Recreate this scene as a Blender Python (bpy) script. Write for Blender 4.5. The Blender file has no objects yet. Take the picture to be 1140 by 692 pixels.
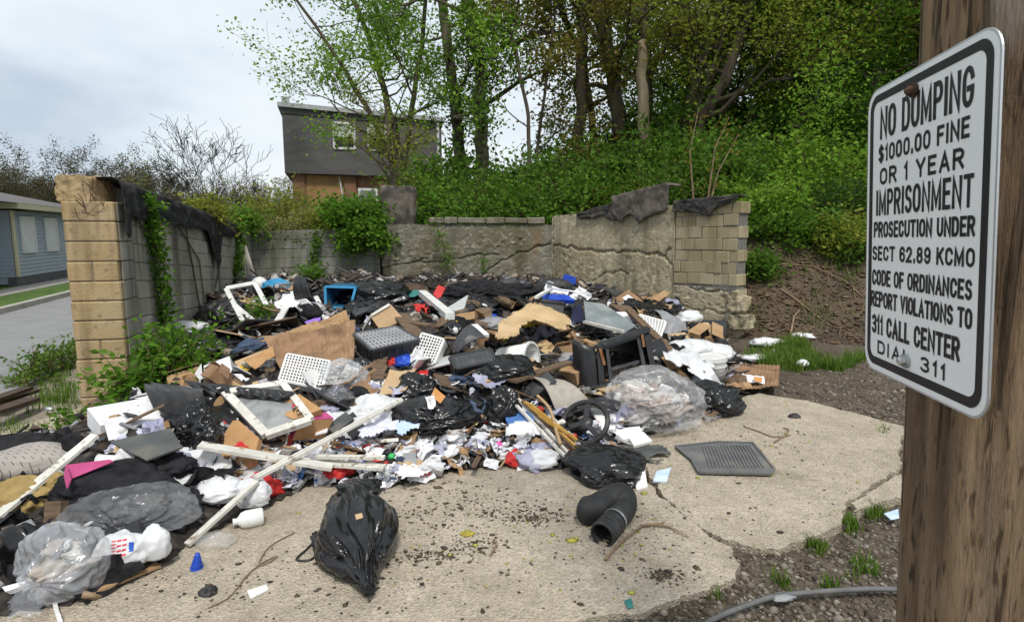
import bpy, bmesh, math, random
import numpy as np
from mathutils import Vector, Matrix, noise as mnoise

R = math.radians
rnd = random.Random(7)
npr = np.random.RandomState(11)
scene = bpy.context.scene
COL = scene.collection

# ------------------------------------------------------------------ camera
CAM = Vector((0, 0, 1.7)); PITCH = R(-7.65); FPX = 640.0
cd = bpy.data.cameras.new('camera'); cam = bpy.data.objects.new('camera', cd); COL.objects.link(cam)
cd.sensor_width = 36; cd.lens = 36 * FPX / 1140; cd.clip_start = 0.05; cd.clip_end = 2000
cam.location = CAM; cam.rotation_euler = (R(90) + PITCH, 0, 0)
scene.camera = cam

# ------------------------------------------------------------------ light
SUN_EL, SUN_AZ = R(58), R(170)          # behind and a little right of the camera
w = bpy.data.worlds.new('World'); scene.world = w; w.use_nodes = True
nt = w.node_tree; nt.nodes.clear()
def wn(t, **k):
    n = nt.nodes.new(t)
    for a, b in k.items(): setattr(n, a, b)
    return n
out = wn('ShaderNodeOutputWorld'); bg = wn('ShaderNodeBackground'); bg.inputs['Strength'].default_value = 0.1
sky = wn('ShaderNodeTexSky', sky_type='NISHITA', sun_disc=False)
sky.sun_elevation = SUN_EL; sky.sun_rotation = SUN_AZ; sky.air_density = 1.2; sky.dust_density = 2.0
tc = wn('ShaderNodeTexCoord')
mp = wn('ShaderNodeMapping'); mp.inputs['Scale'].default_value = (1.0, 1.0, 2.4); mp.inputs['Location'].default_value = (0.3, 0.1, 0.55)
n1 = wn('ShaderNodeTexNoise'); n1.inputs['Scale'].default_value = 2.1; n1.inputs['Detail'].default_value = 5; n1.inputs['Roughness'].default_value = 0.5
cr = wn('ShaderNodeValToRGB')
e = cr.color_ramp.elements
e[0].position = 0.36; e[0].color = (.40, .465, .55, 1)
e[1].position = 0.66; e[1].color = (.70, .725, .735, 1)
el = cr.color_ramp.elements.new(0.5); el.color = (.57, .63, .68, 1)
sc = wn('ShaderNodeVectorMath', operation='SCALE'); sc.inputs['Scale'].default_value = 9.2
mx = wn('ShaderNodeMixRGB'); mx.inputs['Fac'].default_value = 0.92
L = nt.links
L.new(tc.outputs['Generated'], mp.inputs[0]); L.new(mp.outputs[0], n1.inputs['Vector']); L.new(n1.outputs['Fac'], cr.inputs[0])
L.new(cr.outputs[0], sc.inputs[0]); L.new(sky.outputs[0], mx.inputs[1]); L.new(sc.outputs[0], mx.inputs[2])
L.new(mx.outputs[0], bg.inputs[0]); L.new(bg.outputs[0], out.inputs[0])
sl = bpy.data.lights.new('sun', 'SUN'); so = bpy.data.objects.new('sun', sl); COL.objects.link(so)
sl.energy = 2.0; sl.angle = R(12); sl.color = (1, .96, .9)
sd = Vector((math.sin(SUN_AZ) * math.cos(SUN_EL), math.cos(SUN_AZ) * math.cos(SUN_EL), math.sin(SUN_EL)))
so.rotation_euler = sd.to_track_quat('Z', 'Y').to_euler()
vs = scene.view_settings; vs.view_transform = 'Standard'; vs.look = 'None'; vs.exposure = 0.62; vs.gamma = 1; vs.use_curve_mapping = False

# ------------------------------------------------------------------ picking helpers
def ray(px, py):
    x = (px - 570) / FPX; u = (346 - py) / FPX
    return Vector((x, math.cos(PITCH) - math.sin(PITCH) * u, math.sin(PITCH) + math.cos(PITCH) * u))
def atz(px, py, z=0.0):
    d = ray(px, py); return CAM + d * ((z - CAM.z) / d.z)
def aty(px, py, Y):
    d = ray(px, py); return CAM + d * (Y / d.y)

# value noise (numpy)
_lat = npr.rand(256, 256)
def vn(x, y, s, seed=0):
    x = np.asarray(x, float) / s + seed * 17.3; y = np.asarray(y, float) / s + seed * 9.1
    xi = np.floor(x).astype(int); yi = np.floor(y).astype(int); fx = x - xi; fy = y - yi
    fx = fx * fx * (3 - 2 * fx); fy = fy * fy * (3 - 2 * fy)
    g = lambda a, b: _lat[a % 256, b % 256]
    return (g(xi, yi) * (1 - fx) + g(xi + 1, yi) * fx) * (1 - fy) + (g(xi, yi + 1) * (1 - fx) + g(xi + 1, yi + 1) * fx) * fy - .5
def sstep(a, b, x):
    t = np.clip((np.asarray(x, float) - a) / (b - a), 0, 1); return t * t * (3 - 2 * t)

# ------------------------------------------------------------------ materials
MATS = {}
def mat(name, c1, c2=None, scale=6, rough=.8, bump=0, bscale=40, spec=.3, c3=None, s3=2, t3=(.55, .7), metal=0, stretch=None,
        island=None, transl=0, alpha=None, detail=5, coord='Object', ramp=(.35, .65), bdist=.01, ridged=False, coat=0, rvar=0):
    """generic procedural material: two-colour noise, optional third colour in patches, bump"""
    m = bpy.data.materials.new(name); m.use_nodes = True; t = m.node_tree; N = t.nodes; K = t.links
    b = N['Principled BSDF']; o = N['Material Output']
    b.inputs['Roughness'].default_value = rough; b.inputs['Specular IOR Level'].default_value = spec; b.inputs['Metallic'].default_value = metal
    b.inputs['Coat Weight'].default_value = coat
    tcn = N.new('ShaderNodeTexCoord'); v = tcn.outputs[coord]
    if stretch:
        mpn = N.new('ShaderNodeMapping'); mpn.inputs['Scale'].default_value = stretch; K.new(v, mpn.inputs[0]); v = mpn.outputs[0]
    def nz(s, d=5):
        q = N.new('ShaderNodeTexNoise'); q.inputs['Scale'].default_value = s; q.inputs['Detail'].default_value = d; q.inputs['Roughness'].default_value = .6
        K.new(v, q.inputs['Vector']); return q
    if island:
        g = N.new('ShaderNodeNewGeometry'); r = N.new('ShaderNodeValToRGB'); r.color_ramp.interpolation = 'LINEAR'
        els = r.color_ramp.elements
        for i, c in enumerate(island):
            p = i / max(1, len(island) - 1)
            if i == 0: els[0].position = 0; els[0].color = (*c, 1)
            elif i == len(island) - 1: els[-1].position = 1; els[-1].color = (*c, 1)
            else: q = els.new(p); q.color = (*c, 1)
        K.new(g.outputs['Random Per Island'], r.inputs[0]); colr = r.outputs[0]
    else:
        r = N.new('ShaderNodeValToRGB'); r.color_ramp.elements[0].position = ramp[0]; r.color_ramp.elements[1].position = ramp[1]
        r.color_ramp.elements[0].color = (*c1, 1); r.color_ramp.elements[1].color = (*(c2 or c1), 1)
        K.new(nz(scale, detail).outputs['Fac'], r.inputs[0]); colr = r.outputs[0]
    if c3:
        r3 = N.new('ShaderNodeValToRGB'); r3.color_ramp.elements[0].position = t3[0]; r3.color_ramp.elements[1].position = t3[1]
        K.new(nz(s3, 6).outputs['Fac'], r3.inputs[0])
        mm = N.new('ShaderNodeMixRGB'); K.new(r3.outputs[0], mm.inputs[0]); K.new(colr, mm.inputs[1]); mm.inputs[2].default_value = (*c3, 1); colr = mm.outputs[0]
    K.new(colr, b.inputs['Base Color'])
    if rvar:
        rr = N.new('ShaderNodeMapRange'); K.new(nz(scale * 1.7).outputs['Fac'], rr.inputs[0])
        rr.inputs[3].default_value = max(0.02, rough - rvar); rr.inputs[4].default_value = min(1, rough + rvar); K.new(rr.outputs[0], b.inputs['Roughness'])
    if bump:
        bn = N.new('ShaderNodeBump'); bn.inputs['Strength'].default_value = bump; bn.inputs['Distance'].default_value = bdist
        q = nz(bscale, 6)
        if ridged: q.noise_type = 'RIDGED_MULTIFRACTAL'
        K.new(q.outputs['Fac'], bn.inputs['Height']); K.new(bn.outputs[0], b.inputs['Normal'])
    if transl:
        tr = N.new('ShaderNodeBsdfTranslucent'); K.new(colr, tr.inputs[0]); ms = N.new('ShaderNodeMixShader'); ms.inputs[0].default_value = transl
        K.new(b.outputs[0], ms.inputs[1]); K.new(tr.outputs[0], ms.inputs[2]); K.new(ms.outputs[0], o.inputs[0])
    if alpha:
        q = nz(alpha[2], 4)
        r = N.new('ShaderNodeMapRange'); q.noise_type = 'RIDGED_MULTIFRACTAL' if ridged else 'FBM'; q.inputs['Distortion'].default_value = .8 if ridged else 0
        K.new(q.outputs['Fac'], r.inputs[0]); r.inputs[1].default_value = .25 if ridged else .35; r.inputs[2].default_value = .95 if ridged else .65
        r.inputs[3].default_value = alpha[0]; r.inputs[4].default_value = alpha[1]; K.new(r.outputs[0], b.inputs['Alpha'])
    m['nt'] = 1; MATS[name] = m; return m

LEAFCOL = dict(
    leaf_bright=[(.12, .26, .02), (.2, .36, .035), (.26, .42, .05), (.16, .3, .03)],
    leaf_olive=[(.14, .20, .02), (.24, .29, .035), (.30, .33, .05), (.19, .24, .03)],
    leaf_far=[(.06, .05, .03), (.10, .08, .045), (.075, .08, .03), (.11, .10, .045)],
    leaf_fresh=[(.05, .12, .012), (.10, .22, .02), (.16, .30, .03), (.08, .19, .02)],
    leaf_dark=[(.022, .055, .012), (.04, .10, .015), (.07, .15, .02), (.05, .11, .018)],
    leaf_mid=[(.06, .13, .014), (.10, .21, .025), (.15, .27, .035), (.08, .17, .022)],
    leaf_yellow=[(.14, .17, .02), (.22, .25, .035), (.30, .30, .05), (.17, .22, .03)],
    leaf_rust=[(.15, .17, .025), (.24, .17, .04), (.28, .24, .05), (.13, .2, .025)],
    leaf_grass=[(.06, .13, .015), (.10, .2, .02), (.16, .26, .04), (.2, .22, .06)],
    leaf_drygrass=[(.22, .18, .08), (.3, .25, .12), (.16, .2, .04), (.12, .17, .03)],
)
for k, c in LEAFCOL.items(): mat(k, None, island=c, rough=.55, spec=.15, transl=.5)
mat('bark', (.055, .042, .03), (.13, .105, .08), 5, .95, .8, 14, stretch=(1, 1, .18), bdist=.03)
mat('bark_pale', (.22, .16, .10), (.42, .34, .24), 4, .9, .6, 12, stretch=(1, 1, .15), bdist=.03)
mat('bark_dark', (.022, .018, .014), (.04, .033, .026), 3, 1)
mat('bark_far', (.05, .043, .035), (.075, .065, .052), 3, 1)
mat('stem', (.10, .09, .04), (.16, .13, .06), 8, .9)
mat('twig', (.16, .11, .07), (.28, .2, .13), 8, .95)

def black(name, c=(.012, .012, .013), rough=.35, **k): return mat(name, c, tuple(x * 1.9 for x in c), 9, rough, spec=.5, **k)
black('bag_black', (.006, .006, .0065), .24, bump=.35, bscale=13, ridged=True, bdist=.02, rvar=.07)
black('bag_black_dull', (.009, .009, .01), .36, bump=.4, bscale=15, ridged=True, bdist=.02, rvar=.1)
black('plastic_black', (.013, .013, .014), .38, bump=.15, bscale=60)
black('plastic_char', (.03, .031, .033), .5, bump=.2, bscale=50, c3=(.11, .10, .085), s3=7, t3=(.56, .75))
mat('fabric_black', (.012, .012, .013), (.03, .03, .033), 12, .95, .4, 60, spec=.1)
mat('felt_black', (.012, .012, .012), (.035, .035, .034), 7, .8, .7, 22, spec=.25, c3=(.075, .08, .08), s3=6, t3=(.55, .75), bdist=.02)
mat('white_plastic', (.62, .62, .60), (.75, .75, .73), 5, .42, .06, 40, spec=.45, c3=(.42, .39, .33), s3=6, t3=(.58, .8))
mat('white_bag', (.68, .69, .70), (.8, .8, .81), 6, .45, .5, 22, spec=.4, c3=(.5, .47, .42), s3=5, t3=(.6, .8), transl=.18, ridged=True)
mat('white_paint', (.50, .48, .43), (.68, .66, .60), 7, .65, .3, 30, c3=(.24, .2, .14), s3=16, t3=(.57, .66), stretch=(1, 1, 1))
mat('paper_white', (.66, .66, .67), (.78, .78, .79), 6, .8, .2, 50, c3=(.45, .44, .46), s3=9, t3=(.55, .8))
mat('paper_lilac', (.55, .55, .66), (.7, .7, .78), 6, .8, .2, 50, c3=(.4, .4, .5), s3=9, t3=(.55, .8))
mat('paper_print_red', (.66, .66, .67), (.76, .76, .77), 6, .75, .2, 50, c3=(.42, .05, .05), s3=11, t3=(.62, .64))
mat('paper_print_blue', (.64, .65, .68), (.76, .77, .79), 6, .75, .2, 50, c3=(.05, .14, .42), s3=9, t3=(.6, .62))
mat('paper_print_dark', (.62, .62, .64), (.74, .74, .76), 6, .8, .2, 50, c3=(.16, .16, .18), s3=34, t3=(.52, .56), stretch=(1, 3, 1))
mat('paper_blue', (.38, .5, .7), (.6, .68, .8), 8, .75, .2, 50)
mat('foam_white', (.72, .72, .7), (.82, .82, .8), 8, .7, .2, 70, c3=(.45, .4, .33), s3=9, t3=(.6, .8))
mat('cardboard', (.30, .185, .09), (.40, .26, .14), 5, .85, .25, 40, c3=(.2, .12, .06), s3=5, t3=(.58, .75))
mat('cardboard_wet', (.20, .115, .06), (.33, .20, .115), 4, .8, .3, 30, c3=(.13, .075, .04), s3=3, t3=(.5, .7))
mat('cardboard_pale', (.40, .27, .15), (.5, .36, .21), 5, .85, .25, 40, c3=(.3, .19, .1), s3=5, t3=(.58, .75))
mat('pizza_card', (.36, .20, .085), (.45, .26, .12), 6, .8, .2, 40, c3=(.22, .12, .05), s3=6, t3=(.6, .75))
mat('tan_cloth', (.42, .30, .16), (.52, .38, .22), 4, .95, .3, 70, spec=.1)
mat('mustard_cloth', (.26, .18, .07), (.36, .26, .11), 5, .95, .5, 60, spec=.1)
mat('beige_plastic', (.30, .27, .23), (.40, .36, .31), 4, .6, .2, 40, c3=(.2, .17, .13), s3=5, t3=(.55, .75))
mat('wood_brown', (.085, .055, .035), (.17, .115, .07), 5, .8, .4, 20, stretch=(1, 8, 8))
mat('wood_dark', (.04, .028, .02), (.09, .06, .04), 5, .8, .4, 20, stretch=(1, 8, 8))
mat('wood_raw', (.36, .24, .13), (.46, .32, .18), 5, .8, .3, 20, stretch=(1, 8, 8))
mat('yellow_stick', (.42, .24, .05), (.55, .34, .08), 6, .5, .2, 30)
mat('slate', (.05, .055, .055), (.10, .105, .10), 3, .45, .2, 40, c3=(.15, .13, .10), s3=4, t3=(.5, .75))
mat('screen_grey', (.20, .21, .215), (.34, .345, .34), 3, .6, .3, 25, c3=(.1, .1, .1), s3=4, t3=(.52, .7))
mat('glass_grey', (.12, .14, .14), (.22, .24, .24), 3, .2, 0, spec=.6, c3=(.3, .3, .27), s3=5, t3=(.55, .75))
mat('grey_plastic', (.2, .205, .21), (.3, .3, .31), 4, .5, .1, 40)
mat('pale_plastic', (.42, .43, .42), (.52, .53, .52), 4, .45, .1, 40)
mat('red', (.45, .02, .018), (.55, .035, .03), 5, .5, .1, 40)
mat('magenta', (.36, .045, .14), (.45, .07, .2), 5, .6, .2, 40)
mat('pink', (.7, .06, .36), (.75, .1, .42), 5, .5)
mat('blue', (.012, .05, .36), (.03, .09, .5), 5, .4, .1, 40)
mat('blue_tub', (.012, .075, .16), (.02, .11, .22), 4, .4, .1, 40)
mat('blue_light', (.05, .14, .38), (.09, .2, .45), 5, .5)
mat('blue_cloth', (.03, .22, .42), (.06, .3, .52), 5, .8, .4, 30)
mat('navy', (.014, .016, .05), (.03, .035, .09), 5, .6, .3, 40)
mat('denim', (.035, .055, .10), (.08, .11, .17), 5, .9, .4, 60)
mat('green_bright', (.03, .38, .09), (.05, .45, .12), 5, .5)
mat('teal', (.02, .15, .14), (.05, .22, .2), 5, .6, .2, 30)
mat('yellow', (.62, .42, .02), (.7, .5, .05), 5, .5)
mat('purple', (.25, .12, .5), (.3, .17, .58), 5, .6)
mat('orange', (.5, .22, .07), (.58, .28, .1), 5, .7)
mat('lilac_cloth', (.27, .27, .38), (.42, .42, .52), 7, .9, .4, 40)
mat('metal', (.4, .4, .4), (.55, .55, .55), 6, .35, .1, 60, metal=.9)
mat('aluminium', (.62, .63, .65), (.7, .71, .72), 8, .38, .05, 60, metal=.85)
mat('rusty', (.16, .07, .03), (.3, .16, .08), 14, .8, .4, 60, metal=.3)
mat('rubber', (.02, .02, .021), (.04, .04, .04), 8, .6, .25, 60, c3=(.11, .1, .085), s3=9, t3=(.56, .75))
mat('rubber_mat', (.10, .10, .10), (.15, .15, .148), 6, .75, .25, 60, c3=(.2, .18, .14), s3=5, t3=(.56, .7))
mat('soil', (.045, .03, .02), (.11, .075, .05), 5, 1, .8, 24, bdist=.03)
mat('clear_film', (.55, .55, .55), (.8, .8, .8), 7, .13, .6, 9, spec=.8, coat=.4, alpha=(.22, .80, 4), ridged=True, bdist=.015)
mat('milky_film', (.6, .62, .66), (.78, .79, .82), 5, .16, .6, 9, spec=.7, coat=.4, alpha=(.32, .9, 5), ridged=True, bdist=.015)
mat('grey_film', (.42, .44, .48), (.66, .68, .71), 5, .13, .6, 9, spec=.8, coat=.4, alpha=(.14, .72, 5), ridged=True, bdist=.015)
mat('contents', None, island=[(.5, .48, .45), (.32, .24, .2), (.55, .44, .38), (.06, .06, .06), (.6, .6, .6), (.36, .3, .27), (.45, .42, .4)], rough=.8)
mat('contents_pale', None, island=[(.6, .6, .6), (.7, .7, .72), (.45, .4, .36), (.3, .25, .2), (.68, .66, .62)], rough=.7)
mat('contents_dark', None, island=[(.02, .02, .02), (.05, .05, .055), (.09, .085, .08), (.02, .02, .025)], rough=.6)
mat('debris', None, island=[(.02, .02, .02), (.05, .045, .04), (.012, .012, .014), (.12, .09, .065), (.035, .03, .028), (.25, .2, .15), (.03, .03, .035),
                            (.16, .15, .145), (.012, .012, .012), (.09, .06, .04), (.02, .02, .022), (.04, .045, .06), (.015, .015, .015), (.10, .075, .05), (.5, .5, .5), (.28, .2, .12), (.4, .4, .43), (.012, .011, .011), (.03, .025, .02), (.05, .03, .02)], rough=.7)
mat('pile_base', (.013, .012, .012), (.06, .05, .042), 16, .9, .9, 30, bdist=.04, c3=(.12, .10, .085), s3=9, t3=(.56, .72))

# ------------------------------------------------------------------ object helpers
def tag(o, label=None, cat=None, group=None, kind=None):
    if label: o['label'] = label
    if cat: o['category'] = cat
    if group: o['group'] = group
    if kind: o['kind'] = kind
    return o
def thing(name, label, cat, loc=(0, 0, 0), group=None):
    o = bpy.data.objects.new(name, None); COL.objects.link(o); o.location = loc; o.empty_display_size = .1
    return tag(o, label, cat, group)
class MB:
    def __init__(s): s.v = []; s.f = []; s.mi = []
    def add(s, vs_, fs, mi=0):
        b = len(s.v); s.v += [tuple(v) for v in vs_]; s.f += [tuple(i + b for i in f) for f in fs]; s.mi += [mi] * len(fs)
    def box(s, c, size, rot=None, mi=0, cham=0):
        hx, hy, hz = size[0] / 2, size[1] / 2, size[2] / 2; c = Vector(c); rot = rot or Matrix.Identity(3)
        if cham:
            bm = bmesh.new(); bmesh.ops.create_cube(bm, size=1)
            for v in bm.verts: v.co = Vector((v.co.x * size[0], v.co.y * size[1], v.co.z * size[2]))
            bmesh.ops.bevel(bm, geom=bm.edges[:], offset=cham, segments=1, affect='EDGES')
            bm.verts.index_update(); s.add([c + rot @ v.co for v in bm.verts], [[v.index for v in f.verts] for f in bm.faces], mi); bm.free(); return
        vs_ = [c + rot @ Vector((x * hx, y * hy, z * hz)) for x in (-1, 1) for y in (-1, 1) for z in (-1, 1)]
        s.add(vs_, [(0, 1, 3, 2), (4, 6, 7, 5), (0, 4, 5, 1), (2, 3, 7, 6), (0, 2, 6, 4), (1, 5, 7, 3)], mi)
    def prism(s, poly, vec, mi=0):
        n = len(poly); poly = [Vector(p) for p in poly]; vec = Vector(vec); vs_ = poly + [p + vec for p in poly]
        s.add(vs_, [tuple(range(n)), tuple(range(2 * n - 1, n - 1, -1))] + [(i + n, (i + 1) % n + n, (i + 1) % n, i) for i in range(n)], mi)
    def bar(s, a, b, wd, th, up=(0, 0, 1), mi=0):
        a = Vector(a); b = Vector(b); d = (b - a); l = d.length; d.normalize(); u = Vector(up); u = (u - d * u.dot(d)).normalized(); sd_ = d.cross(u)
        s.box((a + b) / 2, (l, wd, th), Matrix((d, sd_, u)).transposed(), mi)
    def tube(s, pts, rad, n=6, cap=True, mi=0):
        pts = [Vector(p) for p in pts]; m = len(pts)
        if not isinstance(rad, (list, tuple)): rad = [rad] * m
        vs_ = []; u = None
        for i, p in enumerate(pts):
            d = (pts[min(i + 1, m - 1)] - pts[max(i - 1, 0)])
            if d.length < 1e-9: d = Vector((0, 0, 1))
            d.normalize()
            if u is None: u = d.orthogonal().normalized()
            u = (u - d * u.dot(d))
            if u.length < 1e-6: u = d.orthogonal()
            u.normalize(); v = d.cross(u)
            for k in range(n):
                a = 2 * math.pi * k / n; vs_.append(p + (u * math.cos(a) + v * math.sin(a)) * rad[i])
        fs = [(i * n + k, i * n + (k + 1) % n, (i + 1) * n + (k + 1) % n, (i + 1) * n + k) for i in range(m - 1) for k in range(n)]
        if cap: fs += [tuple(range(n - 1, -1, -1)), tuple(range((m - 1) * n, m * n))]
        s.add(vs_, fs, mi)
    def lathe(s, prof, M=None, n=24, mi=0):
        M = M or Matrix.Identity(4); vs_ = []; m = len(prof)
        for r, z in prof:
            for k in range(n):
                a = 2 * math.pi * k / n; vs_.append(M @ Vector((r * math.cos(a), r * math.sin(a), z)))
        fs = [(i * n + k, i * n + (k + 1) % n, (i + 1) * n + (k + 1) % n, (i + 1) * n + k) for i in range(m - 1) for k in range(n)]
        s.add(vs_, fs, mi)
    def grid(s, P, mi=0, closed=False):
        """P: (n,m,3) array"""
        P = np.asarray(P); n, m = P.shape[:2]
        fs = [(i * m + j, (i + 1) * m + j, (i + 1) * m + j + 1, i * m + j + 1) for i in range(n - 1) for j in range(m - 1)]
        s.add(P.reshape(-1, 3), fs, mi)
    def blob(s, fn, sub=4, mi=0):
        bm = bmesh.new(); bmesh.ops.create_icosphere(bm, subdivisions=sub, radius=1); bm.verts.index_update()
        s.add([fn(v.co) for v in bm.verts], [[v.index for v in f.verts] for f in bm.faces], mi); bm.free()
    def build(s, name, mats, parent=None, origin=None, smooth=False, solid=0):
        if origin is None: origin = parent.location if parent and parent.parent is None else Vector((0, 0, 0))
        origin = Vector(origin); ox, oy, oz = origin
        me = bpy.data.meshes.new(name)
        me.from_pydata([(x - ox, y - oy, z - oz) for x, y, z in s.v], [], s.f)
        if not isinstance(mats, (list, tuple)): mats = [mats]
        for m in mats: me.materials.append(MATS[m] if isinstance(m, str) else m)
        if len(mats) > 1: me.polygons.foreach_set('material_index', s.mi)
        if smooth: me.polygons.foreach_set('use_smooth', [True] * len(me.polygons))
        me.update()
        o = bpy.data.objects.new(name, me); COL.objects.link(o)
        if parent: o.parent = parent
        else: o.location = origin
        if solid:
            md = o.modifiers.new('thickness', 'SOLIDIFY'); md.thickness = solid; md.offset = 0
        return o
def sub(o_part, mb, name, mats, **k):
    """a sub-part: parent is a part whose own frame equals its thing's frame"""
    root = o_part.parent
    o = mb.build(name, mats, origin=root.location if root else o_part.location, **k); o.location = (0, 0, 0); o.parent = o_part; return o
def dup(root, loc=None, rotz=None, scale=None, label=None, group=None):
    r = root.copy(); COL.objects.link(r)
    if loc is not None: r.location = loc
    if rotz is not None: r.rotation_euler = (0, 0, rotz)
    if scale is not None: r.scale = scale if hasattr(scale, '__len__') else (scale,) * 3
    if label: r['label'] = label
    if group: r['group'] = group
    for ch in list(root.children):
        c = ch.copy(); COL.objects.link(c); c.parent = r
        for g in list(ch.children):
            d = g.copy(); COL.objects.link(d); d.parent = c
    return r
def text_mesh(body, mb, origin, ex, ez, width, height, depth=.0008, bold=0, mi=0, shear=0):
    cu = bpy.data.curves.new('lettering', 'FONT'); cu.body = body; cu.size = 1; cu.offset = bold; cu.resolution_u = 3
    ob = bpy.data.objects.new('lettering', cu); COL.objects.link(ob)
    bpy.context.view_layer.update()
    me = bpy.data.meshes.new_from_object(ob.evaluated_get(bpy.context.evaluated_depsgraph_get()))
    bpy.data.objects.remove(ob)
    co = np.empty(len(me.vertices) * 3); me.vertices.foreach_get('co', co); co = co.reshape(-1, 3)
    lo = co.min(0); hi = co.max(0); ex = np.array(ex); ez = np.array(ez)
    u = (co[:, 0] - lo[0]) / (hi[0] - lo[0]) * width; v = (co[:, 1] - lo[1]) / (hi[1] - lo[1]) * height
    P = np.array(origin)[None] + u[:, None] * ex[None] + v[:, None] * ez[None]
    mb.add(P, [list(p.vertices) for p in me.polygons], mi); bpy.data.meshes.remove(me)

# leaves -----------------------------------------------------------
def leaf_arrays(pos, size, rng, elong=.55, up=.3, jitter=.35):
    n = len(pos); size = size * (1 + jitter * (rng.rand(n) * 2 - 1))
    d = rng.randn(n, 3); d[:, 2] = d[:, 2] * .6 - .12; d /= np.linalg.norm(d, axis=1)[:, None]
    nn = rng.randn(n, 3) + np.array([0, 0, up * 3]); nn -= d * (nn * d).sum(1)[:, None]; nn /= np.linalg.norm(nn, axis=1)[:, None] + 1e-9
    s = np.cross(d, nn); sz = size[:, None]
    a = pos; b = pos + d * sz * .5 - s * sz * elong * .5 + nn * sz * .08; c = pos + d * sz - nn * sz * .08; e_ = pos + d * sz * .5 + s * sz * elong * .5 + nn * sz * .08
    V = np.stack([a, b, c, e_], 1).reshape(-1, 3)
    base = np.arange(n)[:, None] * 4
    F = np.concatenate([base + np.array([0, 1, 2])[None], base + np.array([0, 2, 3])[None]], 1).reshape(-1, 3)
    return V, F
def tri_mesh(name, V, F, mats, parent=None, origin=(0, 0, 0), mi=None):
    me = bpy.data.meshes.new(name); V = np.asarray(V) - np.array(origin)[None]; n = len(F)
    me.vertices.add(len(V)); me.vertices.foreach_set('co', V.astype(np.float32).ravel())
    me.loops.add(n * 3); me.loops.foreach_set('vertex_index', F.astype(np.int32).ravel())
    me.polygons.add(n); me.polygons.foreach_set('loop_start', np.arange(0, n * 3, 3, dtype=np.int32)); me.polygons.foreach_set('loop_total', np.full(n, 3, dtype=np.int32))
    for m in (mats if isinstance(mats, (list, tuple)) else [mats]): me.materials.append(MATS[m])
    if mi is not None: me.polygons.foreach_set('material_index', mi.astype(np.int32))
    me.update(calc_edges=True)
    o = bpy.data.objects.new(name, me); COL.objects.link(o)
    if parent: o.parent = parent
    else: o.location = origin
    return o

# ------------------------------------------------------------------ pile height field
front_px = [(-60, 700), (30, 684), (100, 672), (170, 640), (212, 606), (245, 590), (300, 566), (350, 540), (430, 545), (500, 528), (560, 520), (620, 522), (690, 500), (730, 484), (790, 462), (822, 436), (826, 405), (800, 372)]
front = [atz(*p) for p in front_px]
WLA = Vector((-4.0, 5.85, 0)); WLB = Vector((-5.5, 12.2, 0)); WBA = Vector((-5.57, 12.2, 0)); WBB = Vector((.9, 13.0, 0)); WRB = Vector((3.75, 9.5, 0))
wall_side = [Vector((3.45, 9.9, 0)), WBB, WLB, WLA, atz(98, 480), atz(40, 492), atz(-60, 488)]
poly = [(p.x, p.y) for p in front + wall_side]
FR = np.array([(p.x, p.y) for p in front] )
LE = np.array([(p.x, p.y) for p in [WLA, atz(98, 480), atz(40, 492), atz(-60, 488), atz(-60, 700)]])
def seg_dist(X, Y, P):
    d = np.full(X.shape, 1e9)
    for (ax, ay), (bx, by) in zip(P[:-1], P[1:]):
        dx, dy = bx - ax, by - ay; t = np.clip(((X - ax) * dx + (Y - ay) * dy) / (dx * dx + dy * dy + 1e-12), 0, 1)
        d = np.minimum(d, np.hypot(X - ax - t * dx, Y - ay - t * dy))
    return d
def inside(X, Y, P):
    r = np.zeros(X.shape, bool); n = len(P)
    for i in range(n):
        ax, ay = P[i]; bx, by = P[(i + 1) % n]
        c = ((ay > Y) != (by > Y)) & (X < (bx - ax) * (Y - ay) / (by - ay + 1e-12) + ax); r ^= c
    return r
def pile_h(X, Y):
    X = np.asarray(X, float); Y = np.asarray(Y, float)
    ins = inside(X, Y, poly); d = np.minimum(seg_dist(X, Y, FR), seg_dist(X, Y, LE))
    h = .80 * (1 - np.exp(-d / 1.9))
    h = h + sstep(0, .6, d) * (vn(X, Y, .75, 1) * .22 + vn(X, Y, .3, 2) * .12) + sstep(0, .2, d) * vn(X, Y, .1, 3) * .06
    return np.where(ins, np.maximum(h, .006), -.05)
GX0, GX1, GY0, GY1, GS = -6.2, 5.0, 1.6, 13.4, .035
gx = np.arange(GX0, GX1, GS); gy = np.arange(GY0, GY1, GS)
GXX, GYY = np.meshgrid(gx, gy, indexing='ij'); HG = pile_h(GXX, GYY)
def H(x, y):
    i = int((x - GX0) / GS); j = int((y - GY0) / GS)
    if i < 0 or j < 0 or i >= len(gx) - 1 or j >= len(gy) - 1: return 0.0
    fx = (x - gx[i]) / GS; fy = (y - gy[j]) / GS
    return max(0.0, (HG[i, j] * (1 - fx) + HG[i + 1, j] * fx) * (1 - fy) + (HG[i, j + 1] * (1 - fx) + HG[i + 1, j + 1] * fx) * fy)
def hit(px, py):
    d = ray(px, py)
    if d.z >= -.01: return aty(px, py, 12.2)
    t0 = (1.15 - CAM.z) / d.z; t1 = (0 - CAM.z) / d.z
    t = max(t0, .5); st = .02
    while t < t1:
        p = CAM + d * t
        if p.y > 12.3: return p
        if p.z <= H(p.x, p.y): return p
        t += st
    return CAM + d * t1
def mpp(p): return max(.5, p.y) / FPX      # metres per photo pixel at p

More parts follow.
